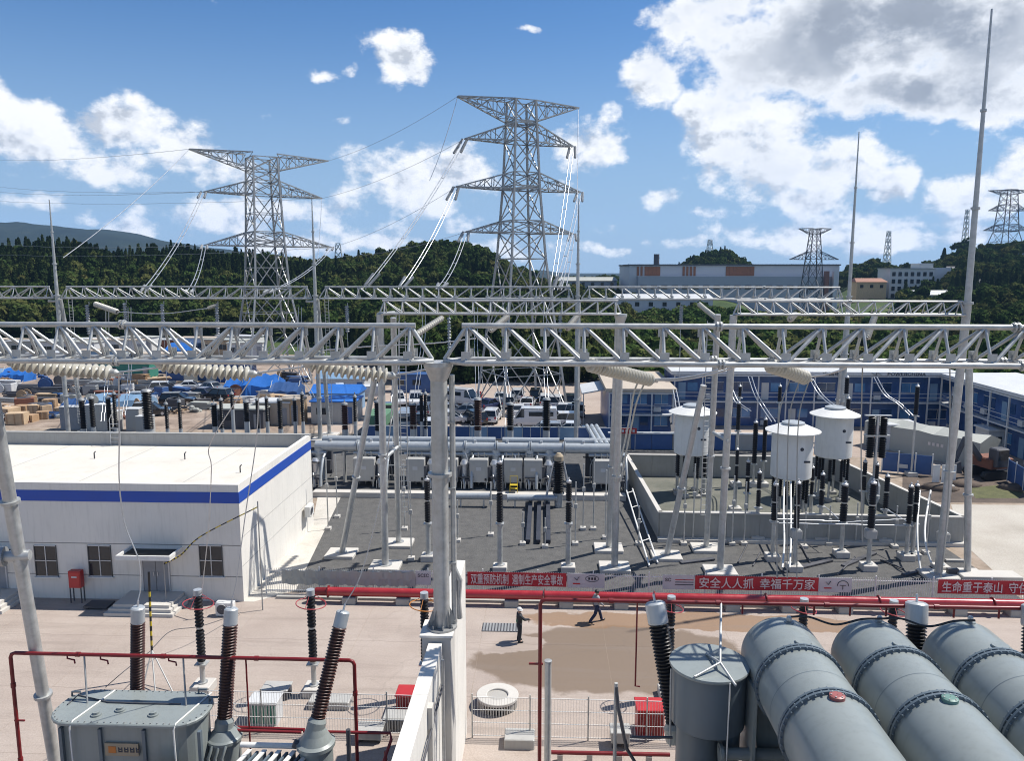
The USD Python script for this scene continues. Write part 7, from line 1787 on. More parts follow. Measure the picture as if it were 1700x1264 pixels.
def person(label, loc, rz, pose, top, trousers, hat, extra=None):
    """y is forward"""
    t = thing('person', label, 'person', None, loc, rz)
    J = {k: (np.array(v[:3], float), v[3]) for k, v in pose.items()}
    skin = [('pelvis', 'chest'), ('chest', 'neck'), ('neck', 'head'), ('head', 'chin')]
    for s in 'lr':
        skin += [('chest', 'sh' + s), ('sh' + s, 'el' + s), ('el' + s, 'wr' + s), ('wr' + s, 'pa' + s), ('pelvis', 'hip' + s), ('hip' + s, 'kn' + s), ('kn' + s, 'an' + s), ('an' + s, 'to' + s)]
        d = nrm(J['pa' + s][0] - J['wr' + s][0]); side = nrm(np.cross(d, [0, 0, 1.0]) + 1e-6)
        for i, (o, ln) in enumerate(((-.030, .055), (-.010, .07), (.010, .066), (.030, .05))):
            J[f'f{s}{i}'] = (J['pa' + s][0] + side * o, .010); J[f'g{s}{i}'] = (J['pa' + s][0] + side * o * 1.1 + d * ln + np.array([0, 0, -.012]), .0085)
            skin.append((f'f{s}{i}', f'g{s}{i}'))
        J['tb' + s] = ((J['wr' + s][0] + J['pa' + s][0]) / 2 + side * .03, .012); J['tt' + s] = (J['pa' + s][0] + side * .055 + d * .01, .009)
        skin.append(('tb' + s, 'tt' + s))
    J['nose'] = (J['head'][0] + np.array([0, .105, -.03]), .014); J['brow'] = (J['head'][0] + np.array([0, .08, .0]), .02)
    skin.append(('brow', 'nose'))
    for s, q in (('l', -1), ('r', 1)):
        J['ear' + s] = (J['head'][0] + np.array([.088 * q, 0, -.02]), .02); skin.append(('head', 'ear' + s))
    MB().add(*limb_body(J, skin, .03)).build('body', 'skin', t)
    big = lambda k, e: (J[k][0], J[k][1] + e)
    G = {k: big(k, .022) for k in J}
    up_ = [('pelvis', 'chest'), ('chest', 'neckb')]
    G['neckb'] = (J['neck'][0] - np.array([0, 0, .05]), J['neck'][1] + .015)
    for s in 'lr':
        up_ += [('chest', 'sh' + s), ('sh' + s, 'el' + s), ('el' + s, 'wc' + s), ('sh' + s, 'pelvis')]
        G['wc' + s] = (J['el' + s][0] * .12 + J['wr' + s][0] * .88, J['wr' + s][1] + .018)
    MB().add(*limb_body(G, up_, .04)).build('jacket', top, t)
    lo = []
    for s in 'lr':
        G['ac' + s] = (J['kn' + s][0] * .06 + J['an' + s][0] * .94, J['an' + s][1] + .03)
        lo += [('pelvis', 'hip' + s), ('hip' + s, 'kn' + s), ('kn' + s, 'ac' + s)]
    MB().add(*limb_body(G, lo, .04)).build('trousers', trousers, t)
    for s in 'lr':
        MB().add(*limb_body({'a': (J['an' + s][0] + (0, -.02, -.03), .052), 'b': (J['to' + s][0], .046)}, [('a', 'b')], .03)).build('shoe', 'black', t)
    h = J['head'][0]
    MB().lathe([(.118, -.01), (.122, .02), (.112, .07), (.075, .115), (.01, .13)], h + (0, -.012, .015), (0, .05, 1), 20, True).build('helmet' if hat != 'hair' else 'hair', hat, t)
    if hat != 'hair':
        MB().lathe([(.118, 0), (.15, -.008), (.15, .004), (.118, .012)], h + (0, .02, .015), (0, .05, 1), 20).build('brim', hat, t)
    if extra:
        MB().add(*limb_body({'a': (J['pelvis'][0] + (0, 0, .1), J['pelvis'][1] + .04), 'b': (J['pelvis'][0] + (0, 0, .2), J['chest'][1] + .02)}, [('a', 'b')], .04)).build('waist_band', extra, t)
    for q in (-1, 1):
        MB().lathe([(.012, 0), (.008, .008), (.001, .010)], h + (.034 * q, .098, -.005), (0, 1, 0), 8).build('eye', 'black', t)
    return t


stand = dict(pelvis=(0, 0, .97, .125), chest=(0, .01, 1.33, .135), neck=(0, .0, 1.50, .055), head=(0, .02, 1.635, .095), chin=(0, .06, 1.565, .055),
             hipl=(-.10, 0, .90, .095), hipr=(.10, 0, .90, .095), knl=(-.11, .03, .50, .062), knr=(.12, .02, .50, .062), anl=(-.12, -.02, .09, .045), anr=(.13, -.03, .09, .045), tol=(-.14, .14, .05, .04), tor=(.15, .13, .05, .04),
             shl=(-.20, 0, 1.40, .062), shr=(.20, 0, 1.40, .062), ell=(-.25, .03, 1.13, .046), elr=(.24, .22, 1.22, .046), wrl=(-.23, .14, .90, .032), wrr=(.20, .46, 1.20, .032), pal=(-.22, .17, .83, .03), par=(.19, .54, 1.20, .03))
p = P(862, 1066)
person('man in dark work clothes and white helmet standing on the road, one arm held out', p, -75, stand, 'cloth_dark', 'cloth_dark', 'helmet_white', 'cloth_green')
walk = dict(stand)
walk.update(knl=(-.10, .22, .53, .062), anl=(-.10, .34, .10, .045), tol=(-.11, .50, .07, .04), knr=(.10, -.12, .50, .062), anr=(.10, -.40, .16, .045), tor=(.11, -.27, .07, .04), ell=(-.24, -.12, 1.15, .046), wrl=(-.23, -.10, .90, .032), pal=(-.22, -.08, .83, .03), elr=(.24, .10, 1.15, .046), wrr=(.21, .28, .98, .032), par=(.20, .33, .93, .03))
p = P(990, 1034)
person('man in a grey shirt and dark trousers walking beside the red fire pipe', p, -70, walk, 'cloth_grey', 'cloth_navy', 'hair')

# ------------------------------------------------------------------ lattice pylons


def pylon(label, loc, rot, levels, arms, lw, bw, m='tower_steel', panel=1.15, name='pylon', group=None, strings=True):
    """levels: (z, half width) from the ground up; arms: (z tip, root height, left length, right length, 'top' or 'low')"""
    t = thing(name, label, 'pylon', group, loc, rot)
    zs = [q[0] for q in levels]; ws = [q[1] for q in levels]
    W = lambda z: float(np.interp(z, zs, ws))
    corner = lambda z, i: np.array([(1 if i in (0, 3) else -1) * W(z), (1 if i in (0, 1) else -1) * W(z), z])
    for i in range(4):
        mm = MB()
        for a, b_ in zip(zs[:-1], zs[1:]):
            mm.beam(corner(a, i), corner(b_, i), lw)
        mm.build('leg', m, t)
    stops = sorted(set([round(z, 2) for z in zs] + [round(a[0], 2) for a in arms] + [round(a[0] + (a[1] if a[4] == 'low' else -a[1]), 2) for a in arms]))
    stops = [z for z in stops if z <= zs[-1] + .01]
    lat = MB()
    for za, zb in zip(stops[:-1], stops[1:]):
        if zb - za < .3:
            continue
        k = max(1, round((zb - za) / (2 * W((za + zb) / 2) * panel)))
        for j in range(k):
            z0_, z1_ = za + (zb - za) * j / k, za + (zb - za) * (j + 1) / k
            for i in range(4):
                a0, a1, b0, b1 = corner(z0_, i), corner(z0_, (i + 1) % 4), corner(z1_, i), corner(z1_, (i + 1) % 4)
                lat.beam(a0, b1, bw); lat.beam(a1, b0, bw)
                if j == 0 and za > 0:
                    lat.beam(a0, a1, bw)
                if z1_ - z0_ > 4.5:
                    mid = (a0 + a1 + b0 + b1) / 4
                    lat.beam((a0 + b0) / 2, mid, bw * .8); lat.beam((a1 + b1) / 2, mid, bw * .8); lat.beam(((a0 + b0) / 2), (a0 * .75 + b1 * .25), bw * .8); lat.beam(((a1 + b1) / 2), (a1 * .75 + b0 * .25), bw * .8)
    for i in range(4):
        lat.beam(corner(zs[-1], i), corner(zs[-1], (i + 1) % 4), bw)
    lat.build('bracing', m, t, kind='stuff')
    tips = []
    for (z, h, ll, lr, kind) in arms:
        for s, L in ((-1, ll), (1, lr)):
            if not L:
                continue
            am = MB()
            zt = z
            zr0, zr1 = (z, z + h) if kind == 'low' else (z - h, z)
            tip = np.array([s * L, 0, zt + (0 if kind == 'low' else -.15)])
            A_ = [np.array([s * W(zr0), q * W(zr0), zr0]) for q in (-1, 1)]
            B_ = [np.array([s * W(zr1), q * W(zr1), zr1]) for q in (-1, 1)]
            k = max(3, int(L / 1.6))
            tips_ = [tip + np.array([0, q * .25, 0]) for q in (-1, 1)]
            pa = [[A_[q] + (tips_[q] - A_[q]) * i / k for i in range(k + 1)] for q in (0, 1)]
            pb = [[B_[q] + (tips_[q] - B_[q]) * i / k for i in range(k + 1)] for q in (0, 1)]
            for q in (0, 1):
                am.beam(A_[q], tips_[q], bw * 1.25); am.beam(B_[q], tips_[q], bw * 1.25)
                for i in range(k):
                    if i:
                        am.beam(pa[q][i], pb[q][i], bw * .75)
                    am.beam(*((pa[q][i], pb[q][i + 1]) if i % 2 else (pb[q][i], pa[q][i + 1])), bw * .75)
            for i in range(k):
                for pp in (pa, pb):
                    am.beam(pp[0][i], pp[1][i + 1], bw * .7)
                    if i:
                        am.beam(pp[0][i], pp[1][i], bw * .7)
            am.beam(tips_[0], tips_[1], bw)
            am.build('cross_arm', m, t)
            ca, sa = math.cos(math.radians(rot)), math.sin(math.radians(rot))
            w = np.array([loc[0] + tip[0] * ca, loc[1] + tip[0] * sa, loc[2] + tip[2]])
            tips.append(w)
    return t, tips


zz2 = lambda y, px, Y: float(D(px, y, Y)[2])
Yp2, Yp1 = 100.0, 122.0
x2, x1 = D(865, 400, Yp2)[0], D(440, 400, Yp1)[0]
z2 = lambda y: zz2(y, 865, Yp2)
z1f = lambda y: zz2(y, 440, Yp1)
_, tips2 = pylon('tallest double circuit lattice pylon standing behind the car park', (x2, Yp2, 0), 27, [(0, 4.5), (z2(430), 2.35), (z2(310), 1.75), (z2(168), 1.35)],
                 [(z2(168), 2.5, 8.4, 8.1, 'top'), (z2(237), 2.2, 7.5, 7.3, 'low'), (z2(315), 2.0, 8.7, 8.5, 'low'), (z2(387), 1.5, 7.5, 7.5, 'low')], .24, .115, 'galvanized_dull')
_, tips1 = pylon('left double circuit lattice pylon behind the blue tents', (x1, Yp1, 0), 38, [(0, 5.0), (z1f(480), 2.7), (z1f(400), 2.3), (z1f(262), 1.85)],
                 [(z1f(256), 2.5, 10.6, 10.9, 'top'), (z1f(324), 2.1, 8.9, 9.6, 'low'), (z1f(409), 2.2, 9.2, 11.0, 'low')], .26, .125, 'galvanized_dull')
pr = D(1350, 440, 260)
zr = lambda y: zz2(y, 1350, 260)
pylon('dark lattice pylon rising over the grey works', (pr[0], 260, 2), 6, [(0, 3.4), (zr(430) - 2, 1.9), (zr(380) - 2, 1.15)], [(zr(379) - 2, 2.0, 5.4, 5.4, 'top'), (zr(431) - 2, 2.6, 8.0, 8.4, 'low')], .22, .12, 'steel_dark')
pr = D(1667, 418, 470)
zr = lambda y: zz2(y, 1667, 470) - pr[2]
pylon('black lattice pylon at the right edge beside the tallest mast', (pr[0], 470, pr[2]), 4, [(-6, 8.5), (0, 7.4), (zr(385), 4.6), (zr(315), 2.9)], [(zr(316), 2.4, 12.5, 12.5, 'top'), (zr(350), 3.6, 11.5, 11.5, 'low'), (zr(383), 3.6, 13.5, 13.5, 'low')], .36, .15, 'steel_dark')
for px_, yt, yb, w0, Y, lab in ((1178, 398, 424, 2.6, 620, 'thin grey mast tower on the hill behind the works chimney'), (1472, 384, 440, 2.4, 640, 'thin pale mast tower left of the white flats'), (1601, 348, 412, 2.0, 640, 'faint thin mast tower on the right hill'), (562, 404, 432, 2.4, 420, 'small pale mast tower on the ridge between the two near pylons')):
    p = D(px_, yb, Y); zt = D(px_, yt, Y)[2]
    pylon(lab, (p[0], Y, p[2] - 4), 10, [(0, w0), (zt - p[2] + 4, w0 * .45)], [], .3, .24, 'galvanized', 1.4, 'mast_tower')

# ------------------------------------------------------------------ conductors
CG = 'twin conductors from the pylons down to the far gantry'


def twin(label, a, b, sag=1.2, gap=.42, r=.05, mm='aluminium', strings=2.6):
    a, b = np.asarray(a, float), np.asarray(b, float)
    t = thing('conductor_bundle', label, 'conductors', CG)
    d = nrm(b - a); s = nrm(np.cross(d, [0, 0, 1.0]))
    for q in (-1, 1):
        tt = np.linspace(0, 1, 20)
        pts = a + np.outer(tt, b - a) + s * q * gap / 2 - np.outer(4 * sag * tt * (1 - tt), [0, 0, 1.0])
        MB().tube(pts, r, 5).build('conductor', mm, t)
        L = np.linalg.norm(b - a)
        if strings:
            MB().lathe(sheds(.07, .17, strings, 12), a + s * q * .35, nrm(pts[2] - a), 8).build('insulator_string', 'insulator_grey', t)
            e = b - nrm(b - pts[-3]) * strings
            MB().lathe(sheds(.07, .17, strings * .8, 10), e + s * q * .2, nrm(b - pts[-3]), 8).build('insulator_string', 'insulator_grey', t)
    for u_ in (.25, .45, .65, .82):
        c = a + (b - a) * u_ - np.array([0, 0, 4 * sag * u_ * (1 - u_)])
        MB().bar(c - s * gap / 2, c + s * gap / 2, .04, n=5).build('spacer', mm, t)


tb = [(604, 480), (664, 480), (727, 480)]
# tips2 order: top L,R; upper L,R; mid L,R; low L,R
for i, lab in zip((2, 4, 6), ('upper left arm of the tallest pylon to the far beam', 'middle left arm of the tallest pylon down to the far beam', 'lower left arm of the tallest pylon down to the far beam')):
    twin('bright twin conductors, ' + lab, tips2[i], D(*tb[(i - 2) // 2], Y3), .9)
for i, px_, lab in ((3, 916, 'upper right arm of the tallest pylon, steep'), (5, 922, 'middle right arm of the tallest pylon, steep'), (7, 935, 'lower right arm of the tallest pylon, short')):
    twin('bright twin conductors, ' + lab, tips2[i], D(px_, 482, Y3), .7)
for i, px_, lab in ((2, 236, 'upper left arm of the left pylon to the far beam'), (4, 312, 'lower left arm of the left pylon to the far beam'), (5, 440, 'lower right arm of the left pylon to the far beam')):
    twin('twin conductors, ' + lab, tips1[i], D(px_, 486, Y3), 1.0)
wire_i = 0
for a, b_, lab in ((tips2[0], D(713, 300, 92), 'thin shield wire falling left from the top arm of the tallest pylon'), (tips1[0], D(105, 428, Y3), 'thin shield wire from the left pylon top to the far left mast'),
                   (tips1[3], D(527, 432, Y3), 'short wire from the left pylon down to the mast beside it'), (tips2[1], D(958, 350, Y3), 'thin shield wire from the tallest pylon to the mast beside it')):
    tt = np.linspace(0, 1, 12)
    pts = a + np.outer(tt, b_ - a) - np.outer(4 * .6 * tt * (1 - tt), [0, 0, 1.0])
    MB().tube(pts, .04, 5).build('shield_wire', 'aluminium', None, lab, 'wire')
FARW = [(tips1[2], (-60, 302), 'upper'), (tips1[2], (-60, 312), 'second'), (tips1[4], (-60, 398), 'lower'), (tips1[3], (-60, 330), 'third'), (tips1[5], (-60, 420), 'lowest'), (tips1[0], (-60, 262), 'topmost')]
for i, (a, q, lab) in enumerate(FARW):
    b_ = D(*q, 240)
    tt = np.linspace(0, 1, 24)
    pts = a + np.outer(tt, b_ - a) - np.outer(4 * 1.2 * tt * (1 - tt), [0, 0, 1.0])
    MB().tube(pts, .028, 5).build('line_wire', 'tower_steel', None, f'dark line wire running left from the left pylon, {lab} in the sky', 'wire', 'dark line wires leaving to the left')
for i, (a, b_, lab) in enumerate(((tips2[2], tips1[3], 'upper'), (tips2[4], tips1[5], 'middle'), (tips2[6], tips1[5] + (0, 0, -1.5), 'lower'), (tips2[0], tips1[1], 'top'))):
    tt = np.linspace(0, 1, 20)
    pts = a + np.outer(tt, b_ - a) - np.outer(4 * .8 * tt * (1 - tt), [0, 0, 1.0])
    MB().tube(pts, .022, 5).build('line_wire', 'tower_steel', None, f'dark {lab} wire strung between the two double circuit pylons', 'wire', 'dark wires between the two pylons')

# hanging and strain strings of the far and middle gantries
for i, (px_, ya, yb, Y) in enumerate([(148, 506, 556, 79.4), (210, 503, 552, 79.4), (272, 505, 556, 79.4), (362, 505, 556, 79.4), (577, 508, 552, 79.4), (746, 527, 590, 79.2), (1130, 508, 545, 79.4), (930, 520, 552, 79.4)]):
    a, b_ = D(px_, ya, Y), D(px_, yb, Y)
    t = thing('hanging_insulator', f'grey ribbed insulator hanging below the far gantry, number {["one","two","three","four","five","six","seven","eight"][i]} by place: ' + ['beside the left mast', 'second from the left mast', 'third from the left mast', 'left of the left pylon', 'right of the left pylon mast', 'just right of the fire wall post', 'before the grey works', 'before the tallest pylon'][i], 'insulator', 'grey insulators hanging from the far gantry')
    t.SetCustomDataByKey('label', 'grey ribbed insulator hanging below the far gantry ' + ['beside the left mast', 'second from the left mast', 'third from the left mast', 'left of the left pylon', 'right of the left pylon mast', 'just right of the fire wall post', 'before the grey works', 'before the tallest pylon'][i])
    L = a[2] - b_[2]
    MB().lathe(sheds(.12, .22, L, 12), b_, (0, 0, 1), 10).build('porcelain', 'insulator_grey', t)
    MB().bar(a, a + (0, 0, .3), .05, n=6).build('hook', 'galvanized_dull', t)
    MB().bar(b_ - (0, 0, 5), b_, .03, n=5).build('lead', 'aluminium', t)
strs = [((158, 505, 79), (195, 518, 77), .3, 'under the far beam near the left mast'), ((345, 512, 79), (362, 506, 79.5), .22, 'under the far beam left of the left pylon'), ((690, 556, 44.6), (734, 528, 50), .20, 'at the middle gantry right of the ladder column'), ((815, 548, 44.8), (842, 526, 49), .2, 'at the middle gantry before the tallest pylon'), ((942, 545, 44.8), (962, 520, 49), .2, 'at the middle gantry beside the single column'),
        ((1160, 505, 79), (1192, 531, 76), .26, 'under the far beam before the grey works'), ((1312, 530, 45), (1320, 522, 48), .2, 'at the right middle gantry, left'), ((1440, 560, 45), (1452, 526, 49), .2, 'at the right middle gantry, right')]
for i, (a, b_, r_, lab) in enumerate(strs):
    a, b_ = D(*a), D(*b_)
    t = thing('strain_insulator', 'cream strain insulator ' + lab, 'insulator', 'cream strain insulators of the rear gantries')
    MB().lathe(sheds(r_ * .6, r_, np.linalg.norm(b_ - a), 14), a, b_ - a, 10).build('porcelain', 'insulator_cream', t)
    MB().lathe([(.05, -.2), (.05, 0), (r_ * .6, 0), (r_ * .6, .1), (.01, .1)], a, b_ - a, 8).build('end_fitting', 'galvanized', t)
jump = [([(1245, 626, 64), (1255, 655, 63), (1270, 680, 62), (1284, 700, 56)], 'to the nearest reactor'), ([(1347, 630, 66), (1360, 652, 65), (1376, 668, 63), (1390, 676, 61.5)], 'to the right reactor'), ([(1453, 626, 70), (1470, 655, 69), (1492, 670, 68), (1513, 690, 67)], 'towards the pale tarpaulin shed'), ([(1214, 648, 66), (1224, 668, 65), (1244, 683, 63)], 'to the slim insulator left of the reactors'), ([(1120, 648, 66), (1124, 668, 64), (1126, 690, 62)], 'to the leftmost reactor')]
for pts, lab in jump:
    t = thing('jumper_leads', 'pale twin jumper leads curving down ' + lab, 'conductors', 'pale twin jumpers over the reactors')
    for o in (-.14, .14):
        q = spline([D(*p) + (o, 0, 0) for p in pts], 8)
        MB().tube(q, .045, 5).build('lead', 'aluminium', t)
for i, (xa_, ya, xb_, yb) in enumerate(((178, 620, 170, 700), (215, 625, 205, 690), (498, 612, 520, 660), (660, 600, 652, 668), (703, 560, 690, 660), (838, 600, 845, 660), (905, 600, 908, 660), (790, 560, 793, 660))):
    t = thing('jumper_leads', 'thin twin leads dropping from the far gantry ' + ['left of the pale cabinets', 'over the pale cabinets', 'beside the blue tents', 'beside the ladder column', 'left of the fire wall post', 'over the middle of the car park', 'over the white van', 'right of the fire wall post'][i], 'conductors', 'thin twin leads dropping from the far gantry')
    for o in (-.16, .16):
        a, b_ = D(xa_, ya, 79) + (o, 0, 0), D(xb_, yb, 75.2) + (o, 0, 0)
        q = spline([D(xa_, 510, 79.5) + (o, 0, 0), a, b_], 6)
        MB().tube(q, .035, 5).build('lead', 'aluminium', t)
t = thing('strung_bus', 'slack wire strung below the far beam between two strain insulators', 'conductor')
MB().tube(spline([D(195, 518, 77), D(270, 521, 77.5), D(345, 512, 78.5)], 8), .04, 5).build('wire', 'aluminium', t)

# ------------------------------------------------------------------ site offices


def office(label, A_, B_, depth, fh, bays, floors=2, roof='office_white', zroof=None, rail=True, wallm='office_blue', stairs=False, over=1.0):
    """facade from A to B seen from the side to the right of A->B turned -90 degrees"""
    A_, B_ = np.array(A_, float), np.array(B_, float)
    L = np.linalg.norm(B_ - A_); rz = math.degrees(math.atan2(B_[1] - A_[1], B_[0] - A_[0]))
    t = thing('site_office', label, 'building', 'blue site office buildings', (A_[0], A_[1], 0), rz)
    H = fh * floors
    MB().box((L / 2, depth / 2, H / 2), (L, depth, H)).build('wall', wallm, t)
    rm = MB(); rm.hexa([(-.4, -over, H + .05), (L + .4, -over, H + .05), (L + .4, depth + .4, H + .05), (-.4, depth + .4, H + .05), (-.4, -over, H + .42), (L + .4, -over, H + .42), (L + .4, depth + .4, H + .55), (-.4, depth + .4, H + .55)])
    rm.build('roof', roof, t)
    w = L / bays
    for f in range(floors):
        z = f * fh
        for i in range(bays):
            x = (i + .5) * w
            kx = R.random()
            if (i + f) % 3 == 1:
                MB().box((x - w * .18, -.02, z + 1.05), (w * .26, .05, 2.0)).build('door', 'office_white' if kx > .5 else 'blue_light', t)
                MB().box((x + w * .2, -.02, z + 1.55), (w * .36, .05, 1.0)).build('window', 'office_glass_sky' if kx > .4 else 'office_glass', t)
            else:
                wn = MB().box((x, -.02, z + 1.55), (w * .62, .05, 1.05)).build('window', 'office_glass_sky' if kx > .4 else 'office_glass', t)
                MB().box((x, -.05, z + 1.55), (.05, .03, 1.05)).build('frame', 'office_white', wn)
                for dz in (-.55, .55):
                    MB().box((x, -.05, z + 1.55 + dz), (w * .66, .04, .06)).build('frame', 'office_white', wn)
                if kx < .5:
                    MB().cbox((x - w * .2, -.2, z + .45), (.8, .3, .55), .03).build('outdoor_unit', 'office_white', t)
        MB().box((L / 2, -over * .5, z + fh - .08), (L, over, .14)).build('floor_band', 'office_white', t)
        if rail and f:
            for zz_ in (.55, 1.0):
                MB().box((L / 2, -over + .05, z + zz_), (L, .05, .05)).build('rail', 'office_white', t)
    for i in range(bays + 1):
        MB().box((i * w, -over + .1, H / 2), (.14, .14, H)).build('column', 'office_white', t)
    if stairs:
        m = MB(); m.beam((L + .2, -2.4, .2), (L + .2, .5, fh + .1), .9, .12); m.build('stair', 'steel_dark', t)
    return t


o1 = office('long two storey blue site office with lettering on its white roof edge', (14.9, 90.0), (46.8, 90.0), 7, 3.05, 10)
office('end wing of the blue site offices at the right edge of the view', (45.9, 89.0), (45.7, 66.0), 7, 3.0, 7)
office('small two storey blue site office with a beige roof beside the car park', (7.0, 84.6), (13.9, 84.6), 12.5, 2.42, 3, 2, 'roof_beige', None, True, 'office_blue', True)
t = thing('lean_to', 'white lean-to roof on posts at the left of the small blue office', 'shelter')
MB().hexa([(4.2, 88, 3.9), (6.9, 88, 4.4), (6.9, 95, 4.4), (4.2, 95, 3.9), (4.2, 88, 4.05), (6.9, 88, 4.55), (6.9, 95, 4.55), (4.2, 95, 4.05)]).build('roof', 'office_white', t)
for y in (88.2, 94.8):
    MB().bar((4.4, y, 0), (4.4, y, 3.95), .06, n=6).build('post', 'galvanized', t)
fs = 'office_lettering'
t = thing('roof_lettering', 'dark lettering and emblem on the white roof edge of the long blue office', 'lettering', None, (0, 88.97, 0))
tm, tw = text('POWERCHINA', .34); xq = D(1473, 622, 89)[0]; place(tm, xq, 0, 6.16, (D(1537, 622, 89)[0] - xq) / tw); tm.build('letters', 'letter_dark', t)
tm, tw = text('中国电建', .40); xq = D(1366, 622, 89)[0]; place(tm, xq, 0, 6.13, (D(1404, 622, 89)[0] - xq) / tw); tm.build('letters', 'letter_dark', t)
xq = D(1447, 622, 89)[0]
m = MB(); m.beam((xq, 0, 6.45), (xq + .5, 0, 6.15), .16, .012); m.beam((xq + .55, 0, 6.48), (xq + .5, 0, 6.15), .2, .012); m.beam((xq + .7, 0, 6.45), (xq + 1.1, 0, 6.2), .16, .012); m.build('emblem', 'letter_dark', t)

# ------------------------------------------------------------------ right hand works yard
a, c = P(1528, 748), P(1690, 742)
t = thing('tarpaulin_shed', 'long low shed covered in grey tarpaulin before the blue office wing', 'shed')
q0, q1 = np.array([33.2, 80.5, 0]), np.array([39.5, 70.5, 0])
dx = nrm(q1 - q0); sy_ = np.array([dx[1], -dx[0], 0])
rings = []
for i in range(9):
    c_ = q0 + (q1 - q0) * i / 8
    sag = .08 * math.sin(i * 2.1)
    rings.append([c_ - sy_ * 0, c_ - sy_ * 3.4, c_ - sy_ * 3.4 + (0, 0, 2.5 + sag), c_ - sy_ * 1.7 + (0, 0, 2.95 - sag), c_ + (0, 0, 2.5 + sag)])
MB().loft(rings).build('tarpaulin', 'tarp_grey', t)
sgn = MB().box(tuple((q0 * .35 + q1 * .65) + np.array([.05, 0, 1.5])), (2.2, .08, .75), math.atan2(dx[1], dx[0])).build('red_board', 'red_bright', t)
for k in range(4):
    MB().box(tuple((q0 * .35 + q1 * .65) + sy_ * .06 + dx * (-.66 + .42 * k) + np.array([.05, 0, 1.5])), (.24, .012, .3), math.atan2(dx[1], dx[0])).build('mark', 'letter_white', sgn)


def cabin(label, px, py, size, m, roofm, rz=0, windows=1, name='site_cabin', cat='cabin', door=True, doorm='door_grey', winm='window_dark', pitched=0.0):
    p = P(px, py)
    t = thing(name, label, cat, None, (p[0], p[1] + size[1] / 2, 0), rz)
    MB().box((0, 0, size[2] / 2), size).build('wall', m, t)
    if pitched:
        hx, hy = size[0] / 2 + .25, size[1] / 2 + .25
        z = size[2]
        MB().hexa([(-hx, -hy, z), (hx, -hy, z), (hx, hy, z), (-hx, hy, z), (-hx, -.05, z + pitched), (hx, -.05, z + pitched), (hx, .05, z + pitched), (-hx, .05, z + pitched)]).build('roof', roofm, t)
    else:
        MB().cbox((0, 0, size[2] + .09), (size[0] + .35, size[1] + .35, .18), .04).build('roof', roofm, t)
    for i in range(windows):
        x = (i + .5) / (windows + (1 if door else 0)) * size[0] - size[0] / 2
        wn = MB().box((x, -size[1] / 2 - .02, size[2] * .58), (size[0] / (windows + 1) * .5, .05, size[2] * .3)).build('window', winm, t)
        MB().box((x, -size[1] / 2 - .05, size[2] * .58), (.04, .03, size[2] * .3)).build('frame', 'office_white', wn)
    if door:
        MB().box((size[0] / 2 - .7, -size[1] / 2 - .02, size[2] * .4), (.8, .05, size[2] * .76)).build('door', doorm, t)
    return t


cabin('white site cabin with a small window before the tarpaulin shed', 1498, 748, (3.2, 2.6, 2.5), 'office_white', 'office_white', 0, 1, 'site_cabin', 'cabin', False)
cabin('small maroon and grey cabin beside the twin breaker stand', 1466, 746, (1.1, 2.2, 2.3), 'rust', 'tarp_grey', 0, 0, 'site_cabin', 'cabin', True)
cabin('white panelled hut at the far right behind the excavator', 1668, 752, (3.4, 2.4, 2.2), 'office_white', 'office_white', 0, 1)
t = thing('blue_hoarding', 'blue hoarding panels with white frames behind the enclosure corner', 'hoarding')
a, c = P(1463, 784), P(1546, 792)
for k in range(3):
    q = a + (c - a) * (k + .5) / 3; L = np.linalg.norm(c - a) / 3
    rz = math.atan2(c[1] - a[1], c[0] - a[0])
    MB().box((q[0], q[1], 1.0), (L - .1, .06, 1.7), rz).build('panel', 'blue_panel', t)
for k in range(4):
    q = a + (c - a) * k / 3
    MB().box((q[0], q[1] - .03, 1.05), (.1, .1, 2.0), rz).build('post', 'white_paint', t)
MB().box(tuple((a + c) / 2 + np.array([-.3, -.06, .75])), (.7, .012, .35), rz).build('emblem', 'banner_white', t)
t = thing('blue_hoarding', 'blue hoarding panels running towards the viewer at the right edge', 'hoarding')
a, c = P(1672, 800), P(1712, 826)
rz = math.atan2(c[1] - a[1], c[0] - a[0])
for k in range(3):
    q = a + (c - a) * (k + .5) / 3; L = np.linalg.norm(c - a) / 3
    MB().box((q[0], q[1], 1.05), (L - .06, .06, 1.8), rz).build('panel', 'blue_panel', t)
    q = a + (c - a) * k / 3
    MB().box((q[0], q[1], 1.05), (.1, .1, 2.1), rz).build('post', 'white_paint', t)
t = thing('white_boards', 'row of white boards standing on the dirt before the excavator', 'boards')
for px_ in (1553, 1568, 1580):
    p = P(px_, 802); MB().box((p[0], p[1], .8), (.62, .08, 1.5), .1).build('board', 'white_paint', t)
# excavator
p = P(1640, 792)
t = thing('excavator', 'dark excavator with folded arm on the dirt at the right', 'excavator', None, (p[0], p[1], 0), 15)
for s in (-1, 1):
    m = MB(); pr_ = [(-1.6, .35), (-1.35, .05), (1.35, .05), (1.6, .35), (1.35, .75), (-1.35, .75)]
    m.loft([[(x, s * 1.0 - .25, z) for x, z in pr_][::-1], [(x, s * 1.0 + .25, z) for x, z in pr_][::-1]] if False else [[(x, s * 1.0 + .25, z) for x, z in pr_], [(x, s * 1.0 - .25, z) for x, z in pr_]]).build('track', 'rubber', t)
MB().cbox((.5, .2, 1.35), (2.4, 2.2, .9), .1).build('engine_deck', 'rust', t)
c = MB().cbox((.2, -.75, 1.95), (1.3, 1.0, 1.6), .1).build('cab', 'steel_dark', t)
MB().box((.2, -1.262, 2.2), (1.0, .02, .9)).build('cab_window', 'window_dark', c)
MB().beam((-.6, .3, 1.5), (-2.4, .3, 3.6), .35, .4).build('boom', 'steel_dark', t)
